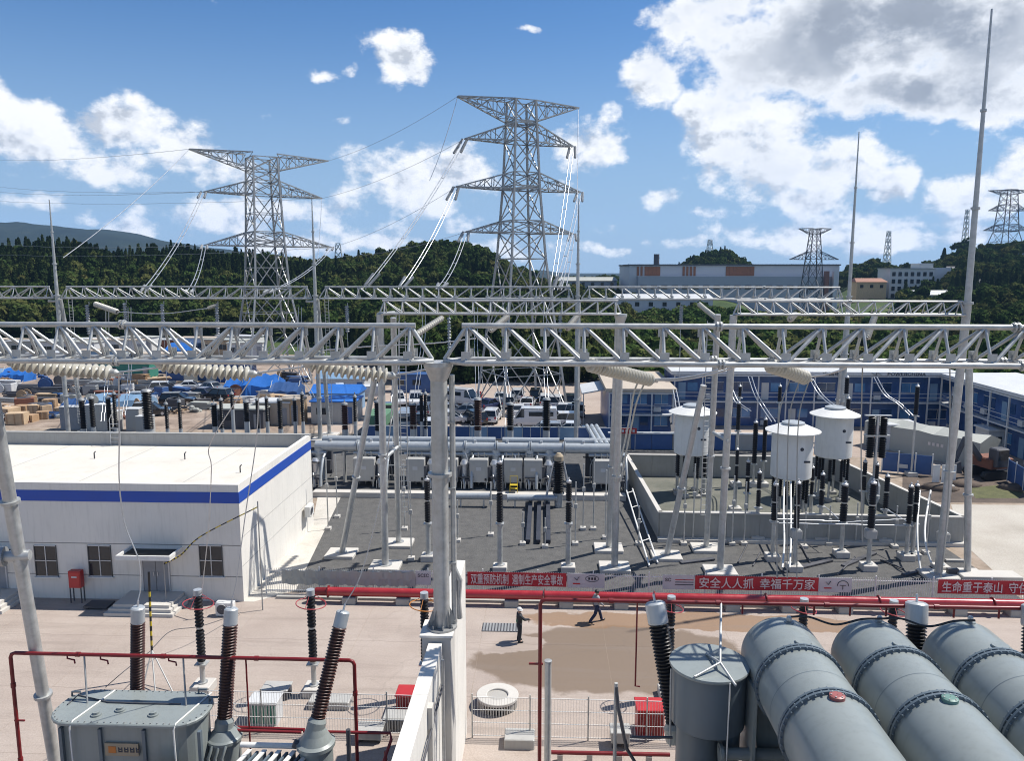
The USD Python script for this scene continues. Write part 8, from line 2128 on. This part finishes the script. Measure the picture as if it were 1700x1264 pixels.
MB().beam((-2.4, .3, 3.6), (-3.3, .3, 1.5), .28, .3).build('stick', 'steel_dark', t)
MB().hexa([(-3.7, -.2, .6), (-2.9, -.2, .5), (-2.9, .8, .5), (-3.7, .8, .6), (-3.6, -.2, 1.4), (-3.1, -.2, 1.6), (-3.1, .8, 1.6), (-3.6, .8, 1.4)]).build('bucket', 'steel_dark', t)
for i, (px_, py_, s) in enumerate(((1560, 812, .8), (1600, 806, .7), (1690, 812, .8))):
    p = P(px_, py_)
    v = trimesh.creation.icosphere(3, 1.0).copy()
    vv = v.vertices * (2.0, 1.2, .5) * s; vv = vv * (0.75 + .5 * meshkit.fbm(v.vertices * 2.2 + i * 7, 4, i))[:, None]
    MB().add(vv + p, v.faces, v.vertex_normals).build('earth_mound', 'dark_dirt', None, ['brown earth heap behind the right enclosure corner', 'brown earth heap beside the excavator tracks', 'brown earth heap at the right edge by the blue panels'][i], 'earth heap')
p = P(1578, 935)
t = thing('plank', 'single grey plank lying on the pale apron by the mast column foot', 'plank', None, (p[0] + .4, p[1] + .2, 0))
MB().box((0, 0, .08), (1.2, .25, .12)).build('plank', 'concrete', t)
t = thing('slab_stack', 'pale slab with dark end lying behind the fence at the right', 'slab', None, tuple(P(1640, 962)))
MB().cbox((0, 0, .2), (3.4, 1.1, .3), .03).build('slab', 'concrete_pale', t)
MB().box((-1.9, .3, .25), (.6, .3, .5)).build('block', 'steel_dark', t)

rods = [(1225, 935, 1240, 905, 'rod'), (1250, 940, 1262, 918, 'rod'), (1345, 935, 1330, 905, 'rod'), (1300, 950, 1380, 930, 'plank'), (1400, 940, 1452, 918, 'plank'), (1462, 930, 1500, 945, 'rod'), (1500, 955, 1555, 940, 'plank'), (1130, 935, 1185, 928, 'plank'), (1390, 955, 1420, 925, 'rod')]
for i, (ax, ay, bx, by, kd) in enumerate(rods):
    t = thing('loose_' + kd, f'dark loose {kd} lying on the gravel ' + ['right of the raking gantry leg, leftmost', 'second right of the raking gantry leg', 'under the nearest reactor', 'below the larger red banner middle', 'before the right side insulators', 'beside the close insulator pair', 'left of the mast column feet', 'between raking leg and lattice ladder', 'behind the arch emblem panel'][i], kd, None, (0, 0, 0))
    a, b_ = P(ax, ay, .06), P(bx, by, .10)
    (MB().bar(a, b_, .05, n=7) if kd == 'rod' else MB().beam(a, b_, .32, .10)).build(kd, 'steel_dark', t)

# ------------------------------------------------------------------ vehicles


def car(name, label, cat, paint, L=4.6, W_=1.82, kind='suv', loc=(0, 0, 0), rz=0, group='vehicles parked beyond the switchgear'):
    """a car along +x (front)"""
    t = thing(name, label, cat, group, loc, rz)
    h = {'suv': (.95, 1.68), 'sedan': (.86, 1.45), 'van': (1.15, 2.25), 'truck': (1.2, 2.5)}[kind]
    hw = W_ / 2
    st = {'suv': [(-.5, .62, .80), (-.49, .32, .95), (.16, .30, .98), (.40, .32, .90), (.485, .36, .78), (.5, .45, .62)], 'sedan': [(-.5, .60, .76), (-.49, .32, .90), (-.3, .30, .93), (.16, .28, .90), (.42, .30, .80), (.49, .36, .66), (.5, .42, .58)],
          'van': [(-.5, .45, 1.1), (-.495, .32, 1.2), (.3, .30, 1.2), (.44, .32, 1.05), (.495, .36, .85), (.5, .45, .65)], 'truck': [(-.5, .75, .95), (-.495, .6, .98), (.2, .6, .98), (.22, .4, 1.1), (.49, .4, 1.1), (.5, .5, .9)]}[kind]
    rings = []
    for fx, zb, zt in st:
        k = .92 if abs(fx) > .48 else 1.0
        x = fx * L
        rings.append([(x, -hw * k * .94, zb), (x, hw * k * .94, zb), (x, hw * k, zb + (zt - zb) * .35), (x, hw * k * .985, zt - .06), (x, hw * k * .9, zt), (x, -hw * k * .9, zt), (x, -hw * k * .985, zt - .06), (x, -hw * k, zb + (zt - zb) * .35)])
    MB().loft(rings).build('body', paint, t)
    g = {'suv': (-.485, -.40, .06, .24), 'sedan': (-.36, -.22, .05, .24), 'van': (-.495, -.48, .26, .40), 'truck': (.2, .22, .36, .46)}[kind]
    zb, zt = h[0] - .04, h[1] - .05
    gx = [q * L for q in g]
    MB().loft([[(gx[0], -hw * .93, zb), (gx[3], -hw * .93, zb), (gx[3], hw * .93, zb), (gx[0], hw * .93, zb)], [(gx[1], -hw * .76, zt), (gx[2], -hw * .76, zt), (gx[2], hw * .76, zt), (gx[1], hw * .76, zt)]]).build('cabin_glass', 'car_glass', t)
    MB().cbox(((gx[1] + gx[2]) / 2, 0, zt + .02), (gx[2] - gx[1] + .12, hw * 1.6, .1), .04).build('roof', paint, t)
    for s in (-1, 1):
        for a, b_ in ((gx[0], gx[1]), (gx[3], gx[2])):
            MB().beam((a, s * hw * .94, zb), (b_, s * hw * .775, zt), .09, .05).build('pillar', paint, t)
        xm = (gx[0] + gx[3]) / 2
        MB().beam((xm, s * hw * .94, zb), ((gx[1] + gx[2]) / 2, s * hw * .775, zt), .09, .05).build('pillar', paint, t)
        for fx in (-.31, .31):
            w = MB().lathe([(.01, 0), (.20, 0), (.21, .03), (.33, .03), (.345, .08), (.345, .2), (.01, .2)], (fx * L, s * (hw + .0), .345), (0, -s, 0), 16).build('wheel', 'rubber', t)
            MB().lathe([(.01, -.012), (.19, -.012), (.20, .02)], (fx * L, s * hw, .345), (0, -s, 0), 10).build('rim', 'aluminium', w)
        MB().box((L * .478, s * hw * .68, .72 if kind != 'van' else .8), (.12, .34, .14)).build('headlight', 'lamp_clear', t)
        MB().box((-L * .492, s * hw * .78, .82), (.08, .2, .22)).build('tail_light', 'lamp_red', t)
        MB().box((gx[3] + .05, s * (hw + .08), zb + .06), (.1, .16, .12)).build('mirror', paint, t)
    MB().box((-L * .5, 0, .62), (.03, .44, .13)).build('number_plate', 'blue_panel', t)
    if kind == 'van':
        rings = [[(x, -hw * .97, 1.1), (x, hw * .97, 1.1), (x, hw * .93, 2.1), (x, -hw * .93, 2.1)] for x in (-.495 * L, .2 * L)]
        MB().loft(rings).build('load_bay', paint, t)
        for s in (-1, 1):
            MB().box((-.16 * L, s * (hw * .96), 1.6), (.52 * L, .05, .5)).build('side_window', 'car_glass', t)
        MB().box((-.5 * L, 0, 1.65), (.04, hw * 1.5, .5)).build('rear_window', 'car_glass', t)
    if kind == 'truck':
        MB().box((-.15 * L, 0, 1.55), (.66 * L, W_ * 1.05, 1.15)).build('load_bay', 'office_white' if paint != 'cloth_green' else 'cloth_green', t)
    return t


CARS = [  # px, py ground, rz (0 = facing right), kind, paint, label
    (902, 726, 178, 'suv', 'car_silver', 'silver off roader seen from the side at the near edge of the car park'), (886, 708, 180, 'van', 'car_white', 'white minibus behind the silver off roader'), (817, 700, 85, 'suv', 'car_white', 'white hatchback seen from behind, alone in the middle of the car park'),
    (786, 703, 120, 'suv', 'car_black', 'black car beside the brown bushing in the car park'), (766, 672, -28, 'van', 'car_white', 'white van with a dark windscreen just right of the fire wall post'), (876, 677, 84, 'sedan', 'car_white', 'white saloon seen from behind in the rear row'), (846, 676, 88, 'suv', 'car_silver', 'grey off roader left of the white saloon in the rear row'),
    (812, 680, 60, 'sedan', 'car_blue', 'dark blue saloon behind the lone white hatchback'), (906, 674, 90, 'suv', 'car_white', 'white car right of the white saloon in the rear row'), (924, 676, 80, 'suv', 'car_white', 'white car with a pinkish roof at the right of the rear row'), (931, 692, 175, 'suv', 'car_white', 'white off roader near the far gantry column'),
    (931, 708, 185, 'suv', 'car_white', 'white jeep with spare wheel near the far gantry column'), (943, 722, 178, 'sedan', 'car_white', 'white saloon cut by the far gantry column foot'), (751, 688, 10, 'sedan', 'car_white', 'white saloon right behind the fire wall post'), (750, 702, 5, 'sedan', 'car_white', 'second white saloon, nearer, behind the fire wall post'),
    (661, 672, -75, 'suv', 'car_white', 'white car facing the viewer right of the ladder column'), (690, 672, -80, 'suv', 'car_white', 'white car with green glass left of the fire wall post'), (662, 712, 100, 'sedan', 'car_white', 'white saloon half behind the ladder'), (676, 712, 95, 'van', 'car_silver', 'grey van left of the brown bushing'),
    (706, 690, 90, 'suv', 'car_white', 'white car hidden behind the thin bushings'), (296, 672, 10, 'suv', 'car_black', 'black off roader nearest on the left storage yard'), (334, 660, 170, 'sedan', 'car_blue', 'slate blue saloon behind the black off roader'), (318, 648, 20, 'sedan', 'car_white', 'white saloon left of the slate blue one'),
    (252, 690, 15, 'suv', 'car_black', 'black pickup like car near the ladder on the white roof'), (348, 650, 160, 'sedan', 'car_silver', 'silver saloon at the right of the left yard cars'), (634, 712, 90, 'truck', 'cloth_green', 'dark green truck behind the raking gantry leg'), (590, 666, 200, 'truck', 'car_white', 'white flat truck behind the blue roofed hut'), (570, 652, 195, 'truck', 'car_white', 'second white truck further behind the blue roofed hut'),
    (722, 674, 88, 'suv', 'car_silver', 'silver car in the rear row just left of the fire wall post'), (790, 668, 92, 'sedan', 'car_red', 'dark red saloon in the rear row beside the white van'), (832, 668, 90, 'sedan', 'car_white', 'white saloon at the back beside the grey off roader'), (860, 664, 88, 'suv', 'car_white', 'white car furthest back in the middle row'), (890, 664, 92, 'suv', 'car_black', 'black car furthest back behind the white saloon'),
    (916, 704, 178, 'sedan', 'car_blue', 'dark blue saloon hidden between minibus and jeep'), (772, 690, 175, 'sedan', 'car_silver', 'silver saloon seen from the side behind the black car'), (715, 718, 95, 'suv', 'car_white', 'white car at the near edge left of the fire wall post'), (946, 674, 85, 'suv', 'car_black', 'black car at the right end of the rear row'), (232, 668, 15, 'sedan', 'car_silver', 'silver saloon behind the black pickup like car'), (276, 652, 18, 'suv', 'car_white', 'white car at the back left of the yard cars'), (362, 664, 165, 'suv', 'car_black', 'black car beside the blue tent at the pylon foot'),
    (700, 706, 95, 'sedan', 'car_black', 'black saloon between the thin bushings'), (648, 690, 100, 'suv', 'car_silver', 'silver car beside the ladder column'), (860, 690, 92, 'sedan', 'car_white', 'white saloon near the centre of the car park by the slim bushing'), (958, 690, 90, 'suv', 'car_silver', 'grey car right of the far gantry column'),
]
for px_, py_, rz, kind, paint, lab in CARS:
    p = P(px_, py_)
    nm = {'suv': 'parked_car', 'sedan': 'parked_car', 'van': 'parked_van', 'truck': 'parked_truck'}[kind]
    car(nm, lab, {'van': 'van', 'truck': 'truck'}.get(kind, 'car'), paint, {'suv': 4.6, 'sedan': 4.5, 'van': 5.4, 'truck': 7.0}[kind], {'van': 1.95, 'truck': 2.3}.get(kind, 1.82), kind, (p[0], p[1], .012), rz)
for k in range(6):
    a = P(790 + k * 24, 712); b_ = P(796 + k * 22, 690)
    MB().beam(a + (0, 0, .012), b_ + (0, 0, .012), .1, .012).build('bay_marking', 'white_paint', None, kind='structure')

# ------------------------------------------------------------------ left storage yard
cabin('cream hut with a dark window before the blue tents', 452, 706, (4.2, 3.0, 2.6), 'roof_beige', 'office_white', 0, 1)
cabin('pale orange topped hut beside the cream hut', 483, 706, (2.4, 2.6, 3.0), 'timber_pale', 'roof_beige', 0, 0)
cabin('low dark grey shed behind the broad bushings on the white roof line', 395, 712, (6.0, 3.0, 2.2), 'steel_dark', 'tarp_grey', 0, 1)
cabin('grey hut with a bright blue roof beside the far gantry mast', 553, 704, (5.2, 4, 2.6), 'cabinet_grey', 'blue_tarp', 0, 1, 'site_cabin', 'cabin', True, 'blue_panel')
cabin('blue framed hut with a deep blue roof behind the first blue roofed hut', 556, 684, (6.0, 4, 2.4), 'blue_light', 'blue_tarp', 0, 1, 'site_cabin', 'cabin', True, 'blue_panel', 'window_dark', .9)
cabin('pale blue roofed hut furthest behind the far gantry mast', 566, 656, (7, 4.5, 2.4), 'office_white', 'blue_light', 0, 2, 'site_cabin', 'cabin', True, 'blue_panel', 'window_dark', 1.1)
cabin('dark blue container behind the car park below the wood', 692, 652, (7.5, 2.5, 2.6), 'blue_panel', 'blue_panel', 0, 2)
cabin('grey green container at the back of the left yard', 205, 630, (9, 3, 2.7), 'valve_green', 'tarp_grey', 0, 1)
cabin('dark blue container at the back of the left yard by the cars', 330, 632, (11, 3, 2.8), 'blue_panel', 'blue_panel', 0, 2)
cabin('second dark blue container at the back right of the left yard', 380, 636, (7, 3, 2.8), 'office_blue', 'blue_panel', 0, 1)
for i, (px_, py_, w, h_) in enumerate([(151, 716, 1.5, 2.9), (173, 718, 1.7, 3.1), (221, 716, 1.6, 2.5), (238, 722, 1.6, 2.0), (117, 714, 2.3, 2.6), (190, 716, .9, 2.2)]):
    crate('control_cabinet', 'pale tall control cabinet behind the white roof ' + ['left of the dark bushings', 'between the second and third bushing', 'left of the roof ladder', 'right of the roof ladder', 'greyest, beside the far left mast', 'small, before the brown blue roof'][i], 'cabinet', px_, py_, (w, 1.2, h_), 'cabinet_grey' if i != 4 else 'door_grey', 0, None, 'office_white')
tents = [(30, 632, 4.2, 3, 2.2, 'blue_tarp', 'bright blue tarpaulin heap at the far left'), (14, 622, 6, 3, 1.2, 'blue_light', 'pale turquoise tarpaulin behind the blue heap'), (392, 654, 2.6, 3, 2.4, 'blue_tarp', 'blue tent at the left foot of the left pylon'), (438, 654, 5.2, 4, 2.9, 'blue_tarp', 'broad blue tent under the left pylon'), (476, 660, 4.2, 3.5, 2.3, 'blue_panel', 'darker blue tent under the right of the left pylon'),
         (205, 672, 8, 3, 1.5, 'blue_light', 'blue sheeted store behind the pale cabinets'), (128, 682, 3.0, 2.5, 1.6, 'blue_panel', 'deep blue sheeted store beside the far left mast'), (300, 592, 5, 4, 3.0, 'blue_tarp', 'small blue tent far back beyond the near beam')]
for px_, py_, w, d_, h_, mm, lab in tents:
    p = P(px_, py_)
    t = thing('tarpaulin_tent', lab, 'tent', None, (p[0], p[1], 0))
    m = MB(); rings = []
    for i in range(8):
        x = -w / 2 + w * i / 7
        j = [R.uniform(-.15, .15) for _ in range(5)]
        rings.append([(x, d_ / 2 + j[0], 0), (x, d_ / 2 + j[1], h_ * .55 + j[1]), (x, 0 + j[2], h_ * (1 if 0 < i < 7 else .85) + j[2]), (x, -d_ / 2 + j[3], h_ * .5 + j[3]), (x, -d_ / 2 - .3 + j[4], 0)])
    m.loft(rings); m.build('cover', mm, t)
    for s in (-1, 1):
        MB().bar((s * w * .48, -d_ / 2 - .35, 0), (s * w * .48, -.0, h_ + .15), .05, n=6).build('pole', 'galvanized', t)
stacks = [(60, 658, 8, 9, 'steel_dark'), (120, 652, 9, 12, 'steel_dark'), (150, 640, 8, 10, 'galvanized_dull'), (70, 645, 9, 8, 'steel_dark'), (30, 668, 6, 7, 'galvanized_dull'), (165, 656, 8, 9, 'steel_dark'), (95, 668, 7, 8, 'steel_dark'), (215, 648, 9, 10, 'galvanized_dull'), (255, 640, 9, 9, 'galvanized_dull'), (20, 650, 7, 9, 'steel_dark')]
for i, (px_, py_, L, k, mm) in enumerate(stacks):
    p = P(px_, py_)
    t = thing('steel_stack', 'stack of long steel members on the left yard, ' + ['third from the left edge, low', 'beside the far left mast', 'pale, right of the far left mast', 'dark, behind the low stack', 'pale, nearest the left edge', 'dark, behind the blue store', 'dark, nearest the crates', 'pale, behind the pale cabinets', 'pale, before the blue container', 'dark, at the left edge behind'][i], 'steel stack', 'steel stacks on the left yard', (p[0], p[1], 0), R.uniform(-12, 12))
    for j in range(k):
        z, y = .22 + .26 * (j // 4), -.6 + .32 * (j % 4) + .1 * (j // 4)
        o = R.uniform(-.4, .4)
        MB().beam((-L / 2 + o, y, z), (L / 2 + o, y, z), .22, .2).build('member', mm, t)
    for s in (-1, 1):
        MB().box((s * L * .3, 0, .06), (.15, 1.6, .12)).build('sleeper', 'wood', t)
crs = [(38, 688, 1.6, 1.1), (60, 690, 1.4, 1.3), (84, 684, 1.5, 1.6), (14, 692, 2.2, 1.1), (72, 696, 1.3, .9), (104, 690, 1.4, 1.0), (50, 700, 1.5, .8), (30, 704, 2.0, 1.3)]
for i, (px_, py_, w, h_) in enumerate(crs):
    p = P(px_, py_)
    t = thing('wooden_crate', 'wooden crate at the left edge of the yard, ' + ['left, beside the tallest crate', 'in the middle with a pale front', 'tallest, brown', 'wide, furthest left', 'low, before the tallest', 'rightmost, towards the mast', 'low and flat in front', 'grey sheeted, nearest the white roof'][i], 'crate', 'wooden crates on the left yard', (p[0], p[1], 0), R.uniform(-20, 20))
    MB().box((0, 0, h_ / 2 + .06), (w, w * .8, h_)).build('box', 'timber_pale' if i % 2 else 'wood', t)
    for s in (-1, 0, 1):
        MB().box((s * w * .42, -w * .4 - .02, h_ / 2 + .06), (.1, .04, h_)).build('batten', 'wood' if i % 2 else 'timber_pale', t)
    MB().box((0, 0, .03), (w, w * .7, .06)).build('pallet', 'wood', t)
far_boxes = [(112, 596, 13, 3.4, 'office_white'), (150, 588, 10, 3.2, 'tarp_grey'), (190, 592, 12, 3.4, 'office_white'), (228, 590, 7, 3.8, 'house_white'), (262, 588, 8, 3.0, 'rust'), (330, 590, 9, 3.6, 'office_white'), (372, 592, 10, 3.4, 'timber_pale'), (60, 592, 12, 3.2, 'tarp_grey'), (18, 590, 10, 3.2, 'blue_light'), (405, 596, 7, 3.2, 'office_white'), (395, 584, 10, 3.4, 'house_white'), (270, 612, 11, 2.6, 'tarp_grey'), (228, 610, 8, 2.4, 'office_white'), (85, 610, 9, 2.6, 'office_white'), (165, 606, 9, 2.6, 'blue_light')]
fl = ['long white, at the left', 'grey, in the second row', 'white, left of the house like one', 'white and tallest in the row', 'rust red', 'white, left of the timber coloured one', 'timber coloured', 'grey, left of the long white one', 'pale blue at the left edge', 'white, beside the left pylon foot', 'white, furthest back by the left pylon', 'low grey, in the front row', 'low white, in the front row', 'low white, front row at the left', 'low pale blue, front row']
for i, (px_, py_, w, h_, mm) in enumerate(far_boxes):
    cabin('store cabin at the back of the yard, ' + fl[i], px_, py_, (w, 3.2, h_), mm, ['tarp_grey', 'office_white', 'roof_beige'][i % 3], R.uniform(-14, 14), 2, 'store_cabin', 'cabin', True)

CL = []
kinds = ['pipe bundle', 'board pile', 'cable reel', 'sack heap', 'small bin', 'scrap heap']
cols = [('rusty', 'rust'), ('dark', 'steel_dark'), ('pale', 'tarp_grey'), ('brown', 'wood'), ('sandy', 'timber_pale'), ('grey', 'galvanized_dull'), ('white', 'office_white'), ('blue', 'blue_panel')]
spots = [('by the left picture edge', 0, 60), ('left of the far left mast', 60, 105), ('right of the far left mast', 110, 170), ('behind the pale cabinets', 170, 240), ('near the black off roader', 240, 310), ('near the slate blue saloon', 310, 380), ('before the blue tents', 380, 440), ('around the cream hut', 440, 510)]
pick = [(k, c, s_) for s_ in range(8) for k in range(6) for c in range(8) if (k * 3 + c * 5 + s_ * 7) % 3 == 0]
R.shuffle(pick)
for k, c, s_ in pick[:145]:
    px_, py_ = R.uniform(*spots[s_][1:]), R.uniform(620, 700 if s_ < 4 else 690)
    if s_ == 6:
        py_ = R.uniform(640, 690)
    p = P(px_, py_)
    t = thing(kinds[k].replace(' ', '_'), f'{cols[c][0]} {kinds[k]} on the left storage yard {spots[s_][0]}', kinds[k], None, (p[0], p[1], 0), R.uniform(-40, 40))
    mm = cols[c][1]
    if k == 0:
        L = R.uniform(3, 6.5)
        for j in range(7):
            MB().bar((-L / 2, -.5 + .25 * (j % 4), .15 + .22 * (j // 4)), (L / 2, -.5 + .25 * (j % 4), .15 + .22 * (j // 4)), .11, n=7).build('pipe', mm, t)
    elif k == 1:
        for j in range(6):
            MB().box((R.uniform(-.15, .15), R.uniform(-.1, .1), .1 + .16 * j), (R.uniform(2.2, 3.6), 1.1, .12)).build('board', mm, t)
    elif k == 2:
        r_ = R.uniform(.6, .95)
        for sgn_ in (-1, 1):
            MB().lathe([(.01, 0), (r_, 0), (r_, .08), (.01, .08)], (0, sgn_ * .45, r_), (0, sgn_, 0), 18).build('flange', mm, t)
        MB().bar((0, -.45, r_), (0, .45, r_), r_ * .6, n=14).build('drum', 'steel_dark', t)
    elif k == 3:
        for j in range(7):
            MB().cbox((R.uniform(-.8, .8), R.uniform(-.4, .4), .15 + .28 * (j // 3)), (.8, .5, .28), .09, R.uniform(-.5, .5)).build('sack', mm, t)
    elif k == 4:
        MB().cbox((0, 0, .7), (R.uniform(1.4, 2.4), 1.2, 1.3), .05).build('bin', mm, t)
        MB().box((0, 0, 1.38), (1.5, 1.0, .06)).build('lid', 'steel_dark', t)
    else:
        for j in range(9):
            a = R.uniform(0, 3.14)
            MB().beam((-math.cos(a) * 1.2, -math.sin(a) * .8, R.uniform(.1, .6)), (math.cos(a) * 1.2, math.sin(a) * .8, R.uniform(.1, .9)), R.uniform(.1, .3), R.uniform(.05, .3)).build('piece', mm if j % 3 else 'steel_dark', t)

# ------------------------------------------------------------------ works, flats and houses far off
xw0, xw1, Yw = D(1045, 441, 300)[0], D(1394, 441, 300)[0], 300
zw = D(1200, 441, Yw)[2]; zl = D(1200, 459, Yw)[2]; zb = D(1200, 474, Yw)[2]
t = thing('works_building', 'long pale grey works building with orange panels under its roof', 'building')
MB().box(((xw0 + xw1) / 2, Yw + 20, zw / 2), (xw1 - xw0, 40, zw)).build('wall', 'factory_light', t)
MB().box(((xw0 + xw1) / 2, Yw + 20, zw + .25), (xw1 - xw0 + .8, 40.8, .5)).build('roof', 'roof_dark', t)
lo = MB().box(((xw0 + xw1) / 2 + .5, Yw - 2, (zl) / 2), (xw1 - xw0 - 5, 4, zl)).build('lower_storey', 'factory_grey', t)
for a, c in ((1056, 1068), (1070, 1096), (1132, 1156), (1205, 1252)):
    xa_, xb_ = D(a, 450, Yw)[0], D(c, 450, Yw)[0]
    k = max(1, int((xb_ - xa_) / 1.2))
    for i in range(k):
        MB().box((xa_ + (i + .5) * (xb_ - xa_) / k, Yw - .12, (zl + zw) / 2 - .1), ((xb_ - xa_) / k * (.6 if a in (1056, 1132) else .97), .25, zw - zl - .6)).build('orange_panel', 'factory_orange', t)
for i in range(19):
    x = xw0 + 5 + i * 3.9
    MB().box((x, Yw - 4.1, zb - .6), (2.3, .2, 1.4)).build('window', 'window_dark', t)
x = D(1090, 430, Yw + 25)[0]
MB().bar((x, Yw + 25, 0), (x, Yw + 25, D(1090, 422, Yw + 25)[2]), 1.15, n=14).build('chimney', 'steel_dark', t)
for a in (1372, 1386):
    x = D(a, 460, Yw - 5)[0]
    MB().box((x, Yw - 5, zl / 2 + 1), (1.4, 2, zl + 2)).build('buttress', 'house_brick' if a == 1372 else 'factory_light', t)
xf0, xf1, Yf = D(1478, 447, 330)[0], D(1552, 447, 330)[0], 330
ztf = D(1520, 447, Yf)[2]
t = thing('block_of_flats', 'white four storey block of flats on the right hillside', 'building')
MB().box(((xf0 + xf1) / 2, Yf + 6, ztf / 2), (xf1 - xf0, 12, ztf)).build('wall', 'house_white', t)
MB().box(((xf0 + xf1) / 2, Yf + 6, ztf + .2), (xf1 - xf0 + .6, 12.6, .4)).build('roof', 'tarp_grey', t)
MB().box((xf1 - 3.0, Yf + 5, ztf + 1.2), (5.5, 8, 2.4)).build('stair_tower', 'house_white', t)
MB().box((xf1 + 3.6, Yf + 7, ztf / 2 + .3), (7.0, 12, ztf + .6)).build('side_wing', 'factory_light', t)
for f in range(4):
    for i in range(7):
        MB().box((xf0 + 1.6 + i * (xf1 - xf0 - 3) / 6, Yf - .05, ztf - 2.0 - f * 3.0), (1.35, .2, 1.7)).build('window', 'window_dark', t)
for i, (px_, yt, Y, w, h_, mm, rf, lab) in enumerate([(1605, 448, 360, 20, 9, 'house_brick', 'roof_dark', 'red brick house on the right hill beside the tallest mast'), (1580, 462, 340, 9, 7, 'house_brick', 'roof_dark', 'small brick house right of the white flats'), (1640, 470, 320, 16, 6, 'house_brick', 'roof_dark', 'low brick house behind the tallest mast'), (1562, 489, 290, 26, 4, 'factory_grey', 'office_white', 'long low shed with a pale roof below the white flats'),
                                                  (1440, 468, 330, 12, 4, 'timber_pale', 'factory_orange', 'small orange roofed house right of the works'), (1100, 496, 250, 30, 3.5, 'factory_light', 'office_white', 'low pale shed before the works at its left'), (975, 466, 330, 24, 3, 'factory_grey', 'tarp_grey', 'low grey roof on the ridge left of the works'), (1690, 480, 300, 14, 5, 'house_white', 'roof_dark', 'small white house at the right edge')]):
    p = D(px_, yt, Y)
    t = thing('far_house', lab, 'house', None, (p[0], Y, p[2] - h_))
    MB().box((0, 0, h_ / 2 - 4), (w, 9, h_ + 8)).build('wall', mm, t)
    MB().hexa([(-w / 2 - .5, -5, h_), (w / 2 + .5, -5, h_), (w / 2 + .5, 5, h_), (-w / 2 - .5, 5, h_), (-w / 2 + .5, -.3, h_ + 1.5), (w / 2 - .5, -.3, h_ + 1.5), (w / 2 - .5, .3, h_ + 1.5), (-w / 2 + .5, .3, h_ + 1.5)]).build('roof', rf, t)
    for k in range(max(2, int(w / 4))):
        MB().box((-w / 2 + (k + .5) * w / max(2, int(w / 4)), -4.53, h_ * .55), (1.3, .1, 1.3)).build('window', 'window_dark', t)

# ------------------------------------------------------------------ air
M['haze'] = usdkit.material(stage, '/World/Looks/haze', {'v': ('principled_volume', {'color': (.36, .62, 1.0), 'density': .00009, 'anisotropy': .1})}, [], volume='v.volume')
b = MB(); b.box((0, 0, 168), (9400, 9400, 344)); b.build('haze', 'haze', None, kind='stuff')
